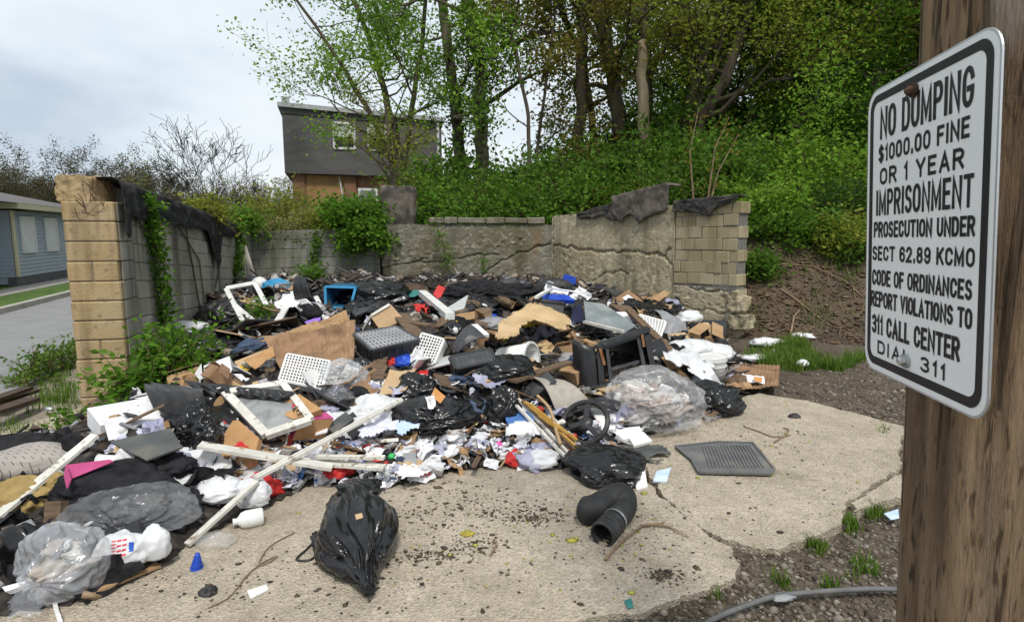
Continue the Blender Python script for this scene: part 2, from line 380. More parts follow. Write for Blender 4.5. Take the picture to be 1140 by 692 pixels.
# ================================================================== SETTING: ground
def aggregate_mat(name, base, base2, dark, scale=70, stain=(.16, .125, .09), stain_t=(.56, .74), rough=.9, peb=.5, mott=0):
    m = bpy.data.materials.new(name); m.use_nodes = True; t = m.node_tree; N = t.nodes; K = t.links; b = N['Principled BSDF']
    b.inputs['Roughness'].default_value = rough; b.inputs['Specular IOR Level'].default_value = .25
    tcn = N.new('ShaderNodeTexCoord'); v = tcn.outputs['Object']
    def nz(s, d=6, r=.6):
        q = N.new('ShaderNodeTexNoise'); q.inputs['Scale'].default_value = s; q.inputs['Detail'].default_value = d; q.inputs['Roughness'].default_value = r; K.new(v, q.inputs['Vector']); return q.outputs['Fac']
    def ramp(f, a, b_, ca, cb):
        r = N.new('ShaderNodeValToRGB'); r.color_ramp.elements[0].position = a; r.color_ramp.elements[1].position = b_
        r.color_ramp.elements[0].color = (*ca, 1); r.color_ramp.elements[1].color = (*cb, 1); K.new(f, r.inputs[0]); return r.outputs[0]
    def mix(f, a, b_, mode='MIX'):
        x = N.new('ShaderNodeMixRGB'); x.blend_type = mode
        for i, q in enumerate((f, a, b_)):
            if isinstance(q, (int, float)): x.inputs[i].default_value = q
            elif isinstance(q, tuple): x.inputs[i].default_value = (*q, 1)
            else: K.new(q, x.inputs[i])
        return x.outputs[0]
    c = ramp(nz(2.2), .35, .65, base, base2)
    vo = N.new('ShaderNodeTexVoronoi'); vo.inputs['Scale'].default_value = scale; K.new(v, vo.inputs['Vector'])
    hs = N.new('ShaderNodeSeparateColor'); K.new(vo.outputs['Color'], hs.inputs[0])
    pe = ramp(hs.outputs[0], 0, 1, (.55, .55, .55), (1.35, 1.33, 1.3))
    c = mix(peb, c, mix(1.0, c, pe, 'MULTIPLY'))
    c = mix(ramp(nz(55, 3, .7), .62, .72, (0, 0, 0), (1, 1, 1)), c, dark)
    c = mix(ramp(nz(1.1, 8, .65), stain_t[0], stain_t[1], (0, 0, 0), (.85, .85, .85)), c, stain)
    c = mix(ramp(nz(.6, 4), .35, .7, (0, 0, 0), (.25, .25, .25)), c, (base[0] * 1.25, base[1] * 1.25, base[2] * 1.27))
    if mott:
        c = mix(mott, c, mix(1.0, c, ramp(nz(7.5, 8, .7), .36, .66, (.62, .6, .56), (1.2, 1.2, 1.2)), 'MULTIPLY'))
        c = mix(ramp(nz(.8, 9, .75), .58, .64, (0, 0, 0), (.55, .55, .55)), c, (.2, .165, .12))
        c = mix(ramp(nz(150, 2, .5), .66, .7, (0, 0, 0), (.9, .9, .9)), c, (.6, .57, .52))
    K.new(c, b.inputs['Base Color'])
    bn = N.new('ShaderNodeBump'); bn.inputs['Strength'].default_value = .7; bn.inputs['Distance'].default_value = .012
    ad = N.new('ShaderNodeMath'); ad.operation = 'ADD'; K.new(nz(34, 6, .7), ad.inputs[0]); K.new(vo.outputs['Distance'], ad.inputs[1]); K.new(ad.outputs[0], bn.inputs['Height']); K.new(bn.outputs[0], b.inputs['Normal'])
    MATS[name] = m
aggregate_mat('slab_concrete', (.36, .31, .24), (.47, .41, .325), (.11, .09, .065), 85, peb=.6, mott=.38)
aggregate_mat('gravel', (.075, .058, .042), (.125, .10, .075), (.05, .04, .03), 38, stain=(.07, .05, .035), peb=.9)
aggregate_mat('bank_soil', (.06, .045, .03), (.115, .085, .055), (.04, .03, .02), 22, stain=(.16, .06, .03), stain_t=(.62, .8), peb=.7)
aggregate_mat('forest_floor', (.04, .05, .018), (.08, .075, .035), (.03, .03, .015), 18, stain=(.05, .09, .02), peb=.7)
aggregate_mat('path_dirt', (.24, .205, .165), (.32, .28, .23), (.1, .085, .06), 45, stain=(.12, .13, .06))
aggregate_mat('asphalt', (.22, .22, .22), (.27, .27, .268), (.15, .15, .15), 55, stain=(.18, .18, .178), peb=.3)
aggregate_mat('pavement_concrete', (.38, .36, .32), (.44, .42, .38), (.25, .23, .2), 50, peb=.2)
aggregate_mat('lawn', (.055, .10, .02), (.09, .15, .03), (.05, .05, .02), 30, stain=(.16, .15, .06), peb=.8)

def back_line(x):
    x = np.asarray(x, float)
    a = 12.35 + (x + 5.57) * .124; b_ = 13.15 - (x - .9) * 1.228; c = 9.72 - (x - 3.75) * .42
    return np.where(x < .9, a, np.where(x < 3.75, b_, np.maximum(c, 5.5)))
def terrain_h(X, Y):
    X = np.asarray(X, float); Y = np.asarray(Y, float)
    d = Y - back_line(X)
    wd = np.where(X < .9, .3, np.where(X < 3.75, .3 + (X - .9) / 2.85 * 2.4, 3.2))
    d0 = np.where(X < .9, .0, np.where(X < 3.75, .15, -.2))
    h = 1.6 * sstep(0, 1, (d - d0) / wd)
    h = h + np.maximum(0, d - 2.2) * .2 * sstep(-3, 5, X) * sstep(70, 20, d) + np.maximum(0, d - 2.2) * .01
    e_ = -5.7 - (Y - 12.2) * .33
    h = h * sstep(e_ - 1.2, e_, X) * np.where(X < 20, 1, sstep(60, 20, X))
    near = (np.abs(X) < 14) & (Y < 30)
    bump = vn(X, Y, .5, 5) * .03 + vn(X, Y, .17, 6) * .025
    h = h + np.where(near, bump * (1 + 3 * sstep(0, 1, h)), 0)
    return h - .045
def axis(lo, hi, st, far):
    a = np.arange(lo, hi + st / 2, st); q = [st]; x = hi
    out_, lo_ = [], []
    s = st
    while x < far: s *= 1.25; x += s; out_.append(x)
    s = st; x = lo
    while x > -far: s *= 1.25; x -= s; lo_.append(x)
    return np.concatenate([np.array(lo_[::-1]), a, np.array(out_)])
tx = axis(-11, 11, .13, 500); ty = axis(-1, 26, .13, 500)
TX, TY = np.meshgrid(tx, ty, indexing='ij'); TZ = terrain_h(TX, TY)
g = MB(); g.grid(np.stack([TX, TY, TZ], -1))
cxs = (TX[:-1, :-1] + TX[1:, 1:]) / 2; cys = (TY[:-1, :-1] + TY[1:, 1:]) / 2
dd = cys - back_line(cxs) + vn(cxs, cys, .6, 8) * .8
mi = np.zeros(cxs.shape, int)
mi[(dd > -.1) & (cxs > .9)] = 1
mi[(dd > 2.7) | ((dd > 0) & (cxs <= .9))] = 2
lft = (cxs < -3.9 - (cys - 5.85) * .236) & (cys < 14) & (cxs > -9)
mi[lft] = 3
far = (np.abs(cxs) > 12) | (cys > 26); mi[far & (mi != 1)] = 4
g.mi = list(mi.ravel())
tag(g.build('ground', ['gravel', 'bank_soil', 'forest_floor', 'path_dirt', 'lawn'], smooth=True), kind='structure')
def T(x, y): return float(terrain_h(np.array([x]), np.array([y]))[0])

# concrete slab, broken in pieces
def jag(pts, step=.022, amp=.018, seed=0):
    out_ = []; rr = random.Random(seed)
    for a, b_ in zip(pts, pts[1:] + pts[:1]):
        a = Vector(a); b_ = Vector(b_); l = (b_ - a).length; n = max(1, int(min(l, 12) / step)) if a.y < 8 else 1
        nrm = Vector((b_.y - a.y, a.x - b_.x, 0)).normalized() if l > 0 else Vector()
        for i in range(n):
            p = a.lerp(b_, i / n); k = mnoise.noise(p * 3.1 + Vector((seed, 0, 0))) * amp * 2.2 + mnoise.noise(p * 11 + Vector((seed, 3, 0))) * amp * 1.3 + mnoise.noise(p * 27 + Vector((seed, 3, 5))) * amp * .9
            out_.append(p + nrm * (k if i or 1 else 0))
    return out_
P = lambda *l: [atz(*p) for p in l]
V3 = Vector
crack = [(712, 505), (722, 530), (738, 552), (762, 574), (786, 589), (800, 600)]
slabA = P((560, 715), (640, 690), (690, 681), (740, 672), (772, 664), (800, 650), (820, 634), (825, 624), (815, 608)) + P(*[(a - 2, b) for a, b in crack[::-1]]) + [V3((1.0, 8, 0)), V3((.85, 12.95, 0)), V3((-5.5, 12.1, 0)), V3((-4.15, 5.9, 0)), V3((-4.6, 4.2, 0)), V3((-4.2, 1.0, 0)), V3((-.4, 1.0, 0))]
slabB = P(*[(a + 2, b) for a, b in crack]) + P((830, 607), (868, 611), (905, 597), (932, 583), (945, 573), (944, 560), (958, 548), (978, 536), (1001, 520), (1003, 497), (1004, 474), (975, 466), (940, 457), (905, 447), (868, 441), (842, 437), (815, 446)) + [V3((2.3, 7, 0)), V3((1.05, 8, 0))]
slabC = P((948, 572), (950, 560), (962, 552), (982, 541), (1003, 527), (1003, 553), (985, 557), (965, 566))
for i, s_ in enumerate((slabA, slabB, slabC)):
    m_ = MB(); m_.prism(jag(s_, seed=i * 7 + 1), (0, 0, -.09))
    tag(m_.build('concrete_slab', 'slab_concrete'), kind='structure')

# stones lying in the gravel
def stones(name, n, sampler, size, mats_isl, kind='stuff', flat=.6):
    mat(name + '_surface', None, island=mats_isl, rough=.9)
    base = np.array([[1, 0, 0], [.3, .95, 0], [-.8, .6, 0], [-.8, -.6, 0], [.3, -.95, 0], [0, 0, 1], [0, 0, -1.]])
    F0 = np.array([(0, 1, 5), (1, 2, 5), (2, 3, 5), (3, 4, 5), (4, 0, 5), (1, 0, 6), (2, 1, 6), (3, 2, 6), (4, 3, 6), (0, 4, 6)])
    pos = sampler(n); n = len(pos); sz = size * np.exp(npr.randn(n) * .5); a = npr.rand(n) * 6.28
    B = base[None] * (1 + .35 * (npr.rand(n, 7, 1) - .5)); B = B * sz[:, None, None] * np.array([1, .75, flat])[None, None]
    c, s = np.cos(a)[:, None], np.sin(a)[:, None]
    X = B[..., 0] * c - B[..., 1] * s; Y = B[..., 0] * s + B[..., 1] * c
    V = np.stack([X, Y, B[..., 2]], -1) + pos[:, None]
    F = (np.arange(n)[:, None, None] * 7 + F0[None]).reshape(-1, 3)
    return tag(tri_mesh(name, V.reshape(-1, 3), F, name + '_surface'), kind=kind)
def slab_mask(x, y):
    return inside(x, y, [(p.x, p.y) for p in slabA]) | inside(x, y, [(p.x, p.y) for p in slabB]) | inside(x, y, [(p.x, p.y) for p in slabC])
def px_region_sampler(x0, x1, y0, y1, off_slab=True):
    def f(n):
        u = npr.uniform(x0, x1, n); v = npr.uniform(y0, y1, n); p = np.array([atz(a, b, -.04) for a, b in zip(u, v)])
        if off_slab: p = p[~slab_mask(p[:, 0], p[:, 1])]
        p[:, 2] = terrain_h(p[:, 0], p[:, 1]) + .002; return p
    return f
STC = [(.05, .04, .03), (.10, .08, .06), (.2, .175, .14), (.065, .05, .035), (.08, .06, .045), (.28, .25, .21), (.09, .07, .05), (.13, .11, .09)]
o = stones('gravel_stones', 5200, px_region_sampler(620, 1030, 575, 720), .0105, STC); o['label'] = 'loose brown gravel and pebbles beside the broken slab'
o = stones('dirt_pebbles', 2600, px_region_sampler(790, 1010, 395, 478), .014, STC); o['label'] = 'small stones on the dirt track behind the slab'
def specks(n):
    cl = npr.choice(len(spots_), n); u = np.array([spots_[i][0] for i in cl]) + npr.randn(n) * np.array([spots_[i][2] for i in cl]); v = np.array([spots_[i][1] for i in cl]) + npr.randn(n) * np.array([spots_[i][3] for i in cl])
    p = np.array([atz(a, max(b, 440), 0) for a, b in zip(u, v)]); p = p[slab_mask(p[:, 0], p[:, 1])]; p[:, 2] = .003; return p
spots_ = [(530, 606, 22, 6), (500, 548, 35, 10), (480, 618, 25, 5), (600, 575, 22, 5), (560, 570, 30, 8), (700, 600, 70, 30), (860, 520, 80, 30), (560, 640, 120, 30), (300, 650, 100, 20), (470, 575, 40, 12), (800, 480, 60, 15), (740, 640, 12, 4)]
o = stones('slab_grit', 1900, specks, .0062, [(.05, .035, .025), (.1, .075, .05), (.03, .025, .02), (.16, .12, .08)], flat=.3); o['label'] = 'dark crumbs of soil scattered on the concrete slab'
spots_ = [(640, 480, 90, 35), (860, 500, 80, 25), (900, 640, 60, 30), (560, 610, 90, 30), (650, 560, 60, 40), (830, 455, 60, 18), (800, 510, 30, 12)]
o = stones('fallen_blossom', 420, specks, .0075, [(.35, .32, .05), (.45, .4, .09), (.25, .27, .04)], flat=.3); o['label'] = 'yellow green tree blossom fallen over the concrete'

# street, pavement, kerb beyond the left wall
RD = Vector((-.335, .942, 0)); RN = Vector((.942, .335, 0))
def strip(name, m, off0, off1, z0, z1, s0=-14, s1=90, thick=.0):
    q = MB(); a = RN * off0; b_ = RN * off1
    for i in range(26):
        t0 = s0 + (s1 - s0) * i / 26; t1 = s0 + (s1 - s0) * (i + 1) / 26
        pts = [a + RD * t0, b_ + RD * t0, b_ + RD * t1, a + RD * t1]
        q.prism([V3((p.x, p.y, z1)) for p in pts], (0, 0, z0 - z1))
    return tag(q.build(name, m), kind='structure')
strip('street', 'asphalt', -6.15, -3.05, -.1, .012)
strip('kerb', 'pavement_concrete', -6.32, -6.152, -.1, .13)
strip('grass_verge', 'lawn', -7.35, -6.322, -.1, .12)
strip('pavement', 'pavement_concrete', -8.2, -7.352, -.1, .135)
strip('front_lawn', 'lawn', -30, -8.202, -.1, .16)

# ================================================================== WALLS
def block_mat(name, tint, isl):
    m = mat(name, None, island=isl, rough=.93, bump=.6, bscale=45, spec=.15, c3=tint, s3=1.6, t3=(.45, .72), bdist=.012); return m
block_mat('block_grey', (.17, .16, .125), [(.30, .28, .235), (.38, .355, .30), (.33, .31, .26), (.41, .385, .33)])
block_mat('block_tan', (.34, .23, .105), [(.36, .27, .155), (.42, .32, .19), (.39, .29, .17)])
block_mat('block_moss', (.24, .20, .10), [(.38, .32, .205), (.32, .265, .165), (.44, .375, .255)])
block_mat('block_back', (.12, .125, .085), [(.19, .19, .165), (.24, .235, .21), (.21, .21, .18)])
mat('mortar', (.13, .125, .11), (.2, .19, .165), 14, .95, .5, 50)

# stain curtains run down the block face as a material of their own: thin lime and soot streaks
def streak(matname, ca, amount, sc=(2.2, 2.2, .22), thr=(.5, .68)):
    m = MATS[matname]; t = m.node_tree; N = t.nodes; K = t.links; b = N['Principled BSDF']; src = b.inputs['Base Color'].links[0].from_socket
    tcn = N.new('ShaderNodeTexCoord'); mp_ = N.new('ShaderNodeMapping'); mp_.inputs['Scale'].default_value = sc; K.new(tcn.outputs['Object'], mp_.inputs[0])
    q = N.new('ShaderNodeTexNoise'); q.inputs['Scale'].default_value = 1.6; q.inputs['Detail'].default_value = 6; K.new(mp_.outputs[0], q.inputs['Vector'])
    r = N.new('ShaderNodeValToRGB'); r.color_ramp.elements[0].position = thr[0]; r.color_ramp.elements[1].position = thr[1]; r.color_ramp.elements[1].color = (amount,) * 3 + (1,)
    K.new(q.outputs['Fac'], r.inputs[0]); x = N.new('ShaderNodeMixRGB'); K.new(r.outputs[0], x.inputs[0]); K.new(src, x.inputs[1]); x.inputs[2].default_value = (*ca, 1); K.new(x.outputs[0], b.inputs['Base Color'])
streak('block_grey', (.07, .065, .045), .85); streak('block_grey', (.46, .45, .42), .6, (2.6, 2.6, .2), (.58, .75))
streak('block_tan', (.12, .08, .045), .8, (4, 4, .35), (.5, .7)); streak('block_tan', (.2, .14, .08), .7, (9, 9, 9), (.55, .7)); streak('block_back', (.07, .075, .04), .7); streak('block_moss', (.13, .115, .045), .75, thr=(.5, .66))

def block_wall(mb, A, B, thick_dir, thick, ztop0, ztop1, zbot, rows_h=.2, blk=.4, gap=.008, seed=0, mi=0, mort=None, miss=0, jit=.004):
    """courses of separate blocks between plan points A and B, following the slope of the top"""
    A = Vector(A); B = Vector(B); u = (B - A); Lw = u.length; u.normalize(); n = Vector(thick_dir).normalized(); rr = random.Random(seed)
    rows = int((max(ztop0, ztop1) - zbot) / rows_h) + 2
    slope = (ztop1 - ztop0) / Lw
    U = Vector((u.x, u.y, slope)).normalized()
    for r in range(rows):
        x = -(blk / 2 if r % 2 else 0)
        while x < Lw - .02:
            x0 = max(0, x); x1 = min(Lw, x + blk); x += blk
            if x1 - x0 < .05: continue
            zt = -r * rows_h; c = A + u * ((x0 + x1) / 2) + n * (thick / 2)
            z = ztop0 + slope * (x0 + x1) / 2 + zt - rows_h / 2
            if z < zbot: continue
            if rr.random() < miss and r < 2: continue
            j = Vector((rr.uniform(-1, 1), rr.uniform(-1, 1), rr.uniform(-1, 1))) * jit
            rot = Matrix((U, n, U.cross(n))).transposed()
            if U.cross(n).z < 0: rot = Matrix((U, -n, U.cross(-n))).transposed()
            mb.box(c + Vector((0, 0, z)) + j, (x1 - x0 - gap, thick - .004, rows_h - gap), rot, mi, cham=.009)
    if mort is not None:
        a = A + n * .012 + u * .015; b_ = B + n * .012 - u * .025; t = n * (thick - .024)
        q = [a, b_, b_ + t, a + t]; tops = [ztop0 - .03, ztop1 - .03, ztop1 - .03, ztop0 - .03]
        vs_ = [Vector((p.x, p.y, zbot - .1)) for p in q] + [Vector((p.x, p.y, z)) for p, z in zip(q, tops)]
        mb.add(vs_, [(0, 1, 5, 4), (1, 2, 6, 5), (2, 3, 7, 6), (3, 0, 4, 7), (4, 5, 6, 7)], mort)

# left wall -------------------------------------------------------
lw = thing('garage_wall', 'weathered grey block wall along the street with tan painted end pier and torn black felt on top', 'wall', WLA)
u_ = (WLB - WLA).normalized(); n_out = Vector((-u_.y, u_.x, 0))      # towards the street
slopeL = (1.74 - 2.22) / (WLB - WLA).length
m_ = MB(); block_wall(m_, WLA + u_ * .42, WLB, n_out, .2, 2.22 + slopeL * .42, 1.74, -.25, seed=3, mort=1, miss=.06)
m_.build('wall', ['block_grey', 'mortar'], lw)
# end pier: tan painted blocks to the front, courses of one block
pr = MB(); rr = random.Random(5)
for r in range(11):
    z = 2.02 - .2 * r - .1; j = Vector((rr.uniform(-.006, .006), rr.uniform(-.006, .006), 0))
    c = WLA + u_ * .2 + n_out * .23 + Vector((0, 0, z)) + j
    if r % 4 == 3:
        for k in (-1, 1): pr.box(c + n_out * .115 * k, (.40, .222, .193), Matrix((u_, n_out, Vector((0, 0, 1)))).transposed(), 0, cham=.012)
    else: pr.box(c, (.40, .46, .193), Matrix((u_, n_out, Vector((0, 0, 1)))).transposed(), 0, cham=.012)
pr.box(WLA + u_ * .2 + n_out * .23 + Vector((0, 0, .9)), (.37, .43, 2.2), Matrix((u_, n_out, Vector((0, 0, 1)))).transposed(), 1)
# eroded block chunk on the pier
def rocky(c, rad, seed, amp=.16, fr=2.0):
    c = Vector(c)
    def f(p):
        q = Vector((max(-1, min(1, p.x * 1.6)), max(-1, min(1, p.y * 1.6)), max(-1, min(1, p.z * 1.6))))
        k = 1 + amp * mnoise.noise(p * fr + Vector((seed, 0, 0))) + amp * .5 * mnoise.noise(p * fr * 3 + Vector((0, seed, 0))) + amp * .35 * mnoise.noise(p * fr * 8 + Vector((0, seed, 3)))
        return c + Vector((q.x * rad[0], q.y * rad[1], q.z * rad[2])) * k
    return f
pier = pr.build('pier', ['block_tan', 'mortar'], lw)
for f in pier.data.polygons:
    pass
ck = MB(); ck.blob(rocky(WLA + u_ * .22 + n_out * .33 + Vector((0, 0, 2.13)), (.19, .15, .14), 3), 5); sub(pier, ck, 'broken_block', 'block_tan', smooth=True)
# grey inner face of the pier (bare block, only its street end is painted)
gi = MB()
for r in range(11):
    z = 2.02 - .2 * r - .1; gi.box(WLA + u_ * .235 - n_out * .0035 + Vector((0, 0, z)), (.325, .012, .188), Matrix((u_, n_out, Vector((0, 0, 1)))).transposed(), 0, cham=.004)
sub(pier, gi, 'bare_block_face', 'block_grey')
# black roofing felt draped over the wall top
def felt(name, s0, s1, drop, thick_over, seed, tails=()):
    q = MB(); ns = int((s1 - s0) / .035); nt_ = 34; G = np.zeros((ns + 1, nt_ + 1, 3))
    for i in range(ns + 1):
        s = s0 + (s1 - s0) * i / ns; zt = 2.22 + slopeL * s
        lo = drop * (1 - .30 * s / 6.4) + .06 * mnoise.noise(Vector((s * 3.1, seed, 0))) + .03 * mnoise.noise(Vector((s * 11, seed, 0)))
        for (ts, tw, tl) in tails: lo += tl * max(0, 1 - abs(s - ts) / tw) ** .6 * (1 + .25 * mnoise.noise(Vector((s * 14, 2, seed))))
        for j in range(nt_ + 1):
            t = j / nt_
            over = .28; tot = over + .05 + lo; d = t * tot
            wv = .022 * (1 - 2 * abs(mnoise.noise(Vector((s * 3, d * 5, seed))))) + .014 * (1 - 2 * abs(mnoise.noise(Vector((s * 9, d * 8, seed)))))
            if d < over: p = n_out * (over - d - .02) + Vector((0, 0, zt + .025 + wv))
            else:
                k = d - over; p = -n_out * (.03 + abs(wv) + .02 * min(1, k / .2)) + Vector((0, 0, zt + .02 - k))
            P_ = WLA + u_ * s + p; G[i, j] = P_
    q.grid(G); return q.build(name, 'felt_black', lw, smooth=True, solid=.008)
felt('roofing_felt', .07, 5.3, .27, .3, 2.3, tails=((.12, .16, .24), (3.5, .35, .48)))
mat('tar', (.018, .018, .02), (.06, .055, .05), 5, .7, .8, 24, spec=.3, bdist=.03, c3=(.13, .11, .085), s3=4, t3=(.5, .75))
mat('tar_board', (.10, .085, .07), (.16, .135, .11), 4, .85, .6, 24, c3=(.05, .045, .04), s3=3, t3=(.45, .6))
# back wall -------------------------------------------------------
bw = thing('rear_wall', 'back retaining wall of grey blocks joining cracked concrete, behind the rubbish', 'wall', WBA)
ub = (WBB - WBA).normalized(); nb = Vector((-ub.y, ub.x, 0)); LB = (WBB - WBA).length; sB = LB * .422
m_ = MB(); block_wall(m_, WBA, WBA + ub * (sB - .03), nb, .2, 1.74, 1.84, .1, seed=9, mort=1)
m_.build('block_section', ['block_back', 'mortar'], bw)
def stain_mat(name, c1, c2, moss, rust):
    m = mat(name, c1, c2, 3.5, .95, 1.0, 34, spec=.12, c3=moss, s3=.9, t3=(.45, .72), bdist=.02, ramp=(.3, .7))
    streak(name, tuple(x * .35 for x in c1), .8, (16, 16, 16), (.6, .66)); streak(name, tuple(min(.6, x * 1.35) for x in c2), .7, (5, 5, 7), (.56, .66)); streak(name, (.10, .095, .055), .8, (2.4, 2.4, .3), (.5, .72)); streak(name, rust, .55, (1.2, 1.2, .5), (.6, .76)); return m
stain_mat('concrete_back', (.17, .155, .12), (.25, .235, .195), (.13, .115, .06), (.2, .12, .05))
stain_mat('concrete_right', (.36, .305, .205), (.49, .425, .30), (.29, .24, .15), (.27, .2, .09))
def concrete_wall(name, A, B, n_in, ztop, zbot, thick, mname, parent, cracks, rough_amp, seed, res=.025, chunk=None):
    """cast concrete with cracks cut into its front face; ztop(s) is the top outline"""
    A = Vector(A); B = Vector(B); u = (B - A).normalized(); Lw = (B - A).length; n = Vector(n_in).normalized()
    ns = int(Lw / res); nz_ = int(2.4 / res); S = np.linspace(0, Lw, ns + 1); G = np.zeros((ns + 1, nz_ + 1, 3)); Bk = np.zeros((ns + 1, 2, 3))
    SS = np.repeat(S[:, None], nz_ + 1, 1); ZT = np.array([ztop(s) for s in S])
    ZZ = zbot + (ZT[:, None] - zbot) * np.linspace(0, 1, nz_ + 1)[None]
    D = vn(SS, ZZ, .6, seed) * rough_amp * .8 + vn(SS, ZZ, .09, seed + 1) * rough_amp * .4 + vn(SS, ZZ, .035, seed + 2) * rough_amp * .55
    pit = vn(SS, ZZ, .05, seed + 12) + .4 * vn(SS, ZZ, .3, seed + 13); D -= np.clip(pit - .26, 0, 1) * .07
    for c in cracks:
        w_ = c[0]; dp = c[1]; wob = vn(SS, ZZ, .12, seed + 4) * .09 + vn(SS, ZZ, .03, seed + 5) * .03; wob2 = vn(SS, ZZ, .1, seed + 6) * .08
        D -= dp * np.clip(1 - seg_dist(SS + wob2, ZZ + wob, c[2]) / (w_ * .75), 0, 1) ** .7
    if chunk is not None: D += chunk(SS, ZZ)
    G[..., 0] = A.x + u.x * SS + n.x * D; G[..., 1] = A.y + u.y * SS + n.y * D; G[..., 2] = ZZ
    mb = MB(); mb.grid(G)
    top = np.stack([G[:, -1], G[:, -1] - np.array(n)[None] * thick], 1); mb.grid(top)
    for e in (0, -1):
        ed = np.stack([G[e], G[e] - np.array(n)[None] * (thick + D[e][:, None])], 1)
        if e == -1:
            k = np.linspace(0, 1, 10)[None, :, None]; ed = ed[:, :1] * (1 - k) + ed[:, 1:] * k
            dv = vn(np.repeat(ed[:, :, 2:3], 1, 2)[..., 0], np.repeat(np.linspace(0, thick, 10)[None], nz_ + 1, 0), .09, seed + 9) * rough_amp * 1.5
            ed = ed + dv[..., None] * np.array(u)[None, None]
        mb.grid(ed)
    bk = np.stack([G[:, 0] - np.array(n)[None] * thick, G[:, -1] - np.array(n)[None] * thick], 1); mb.grid(bk)
    return mb.build(name, mname, parent, smooth=True)
# crack positions on the rear concrete, in (s from its left end, z)
Lc = LB - sB
def back_sz(px, py):
    d = ray(px, py); t = (WBA - CAM).dot(nb) / d.dot(nb); p = CAM + d * t; return ((p - WBA).dot(ub) - sB, p.z)
crk = [(.035, .06, [back_sz(*p) for p in [(424, 340), (480, 322), (525, 316), (545, 300), (570, 285), (600, 275), (612, 272)]]),
       (.03, .05, [back_sz(*p) for p in [(425, 297), (460, 293), (500, 290), (530, 284), (556, 284)]]),
       (.02, .04, [back_sz(*p) for p in [(505, 308), (522, 304)]]), (.02, .03, [back_sz(*p) for p in [(555, 310), (565, 303), (575, 305), (573, 314)]]),
       (.05, .08, [back_sz(*p) for p in [(420, 330), (440, 318), (470, 322), (475, 340)]]), (.035, .09, [(.0, 0), (.0, 1.9)])]
def rub(SS, ZZ):        # honeycombed band where the pour failed
    c = seg_dist(SS, ZZ, [back_sz(*p) for p in [(430, 290), (470, 286), (520, 277), (560, 272), (585, 268)]])
    return np.clip(1 - c / .16, 0, 1) * (vn(SS, ZZ, .05, 31) * .06 + .004)
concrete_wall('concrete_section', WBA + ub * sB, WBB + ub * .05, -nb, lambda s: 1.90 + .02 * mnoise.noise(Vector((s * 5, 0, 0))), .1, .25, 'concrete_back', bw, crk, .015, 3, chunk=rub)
cp = MB()       # loose capping stones along the top
x = 1.02
for k, l in enumerate((.34, .3, .62, .42, .5, .4)):
    c = WBA + ub * (sB + x + l / 2) + nb * .1 + Vector((0, 0, 1.985)); cp.box(c, (l - .012, .3, .125 + .02 * (k % 2)), Matrix((ub, nb, Vector((0, 0, 1)))).transposed() @ Matrix.Rotation(.02 * (-1) ** k, 3, 'Y'), cham=.018); x += l
cp.build('capping_stone', 'concrete_back', bw)
# stub of a post behind the wall
st = thing('masonry_stub', 'ragged dark stub of broken masonry standing on the rear wall by the yellow tree', 'masonry', aty(441, 250, 12.95))
q = MB(); c = st.location; fpo = rocky((0, 0, 0), (.36, .2, .46), 8, .12, 1.6); q.blob(lambda p: aty(444, 232, 13.0) + fpo(p), 5); q.build('shaft', 'tar_board', st, smooth=True)
# right wall ------------------------------------------------------
rw = thing('side_wall', 'pale cracked concrete wall on the right with mossy block end and black tar on its top', 'wall', WRB)
ur = (WRB - WBB).normalized(); nr = Vector((-ur.y, ur.x, 0)); nr = nr if nr.dot(Vector((-1, -1, 0))) > 0 else -nr; LR = (WRB - WBB).length
def right_sz(px, py):
    d = ray(px, py); t = (WBB - CAM).dot(nr) / d.dot(nr); p = CAM + d * t; return ((p - WBB).dot(ur), p.z)
topR = [right_sz(*p) for p in [(617, 240), (660, 236), (700, 232), (750, 228), (822, 222)]]
def ztr(s): return float(np.interp(s, [p[0] for p in topR], [p[1] for p in topR]))
S1 = right_sz(750, 260)[0]
crr = [(.035, .07, [right_sz(*p) for p in [(616, 274), (640, 276), (660, 279), (690, 280), (715, 281), (738, 284), (745, 276)]]),
       (.025, .05, [right_sz(*p) for p in [(738, 284), (746, 293), (752, 296)]]), (.025, .05, [right_sz(*p) for p in [(660, 312), (672, 305), (690, 302), (700, 305)]]),
       (.02, .04, [right_sz(*p) for p in [(632, 275), (634, 290), (630, 300)]]), (.03, .05, [right_sz(*p) for p in [(752, 297), (756, 312), (775, 322), (800, 324), (824, 323)]]),
       (.02, .03, [right_sz(*p) for p in [(700, 330), (740, 338), (780, 345), (820, 350)]]), (.02, .05, [(.02, .3), (.02, 2.1)])]
def endrough(SS, ZZ):
    k = sstep(LR - .45, LR - .05, SS) * sstep(1.25, 1.0, ZZ)
    return k * (vn(SS, ZZ, .2, 41) * .05 + vn(SS, ZZ, .05, 42) * .05) + sstep(LR - .3, LR, SS) * (-.02)
zcut = right_sz(790, 320)[1]
def ztop_low(s): return ztr(s) - .004 if s < S1 else zcut + .02 * mnoise.noise(Vector((s * 6, 3, 0)))
concrete_wall('concrete_section', WBB, WRB, nr, ztop_low, -.15, .3, 'concrete_right', rw, crr, .016, 13, chunk=endrough)
m_ = MB(); block_wall(m_, WBB + ur * (S1 + .03), WRB - ur * .02, -nr, .29, ztr(S1) - .01, ztr(LR) - .03, zcut + .03, rows_h=.2, blk=.27, seed=12, mort=1, jit=.01)
m_.build('block_section', ['block_moss', 'mortar'], rw)
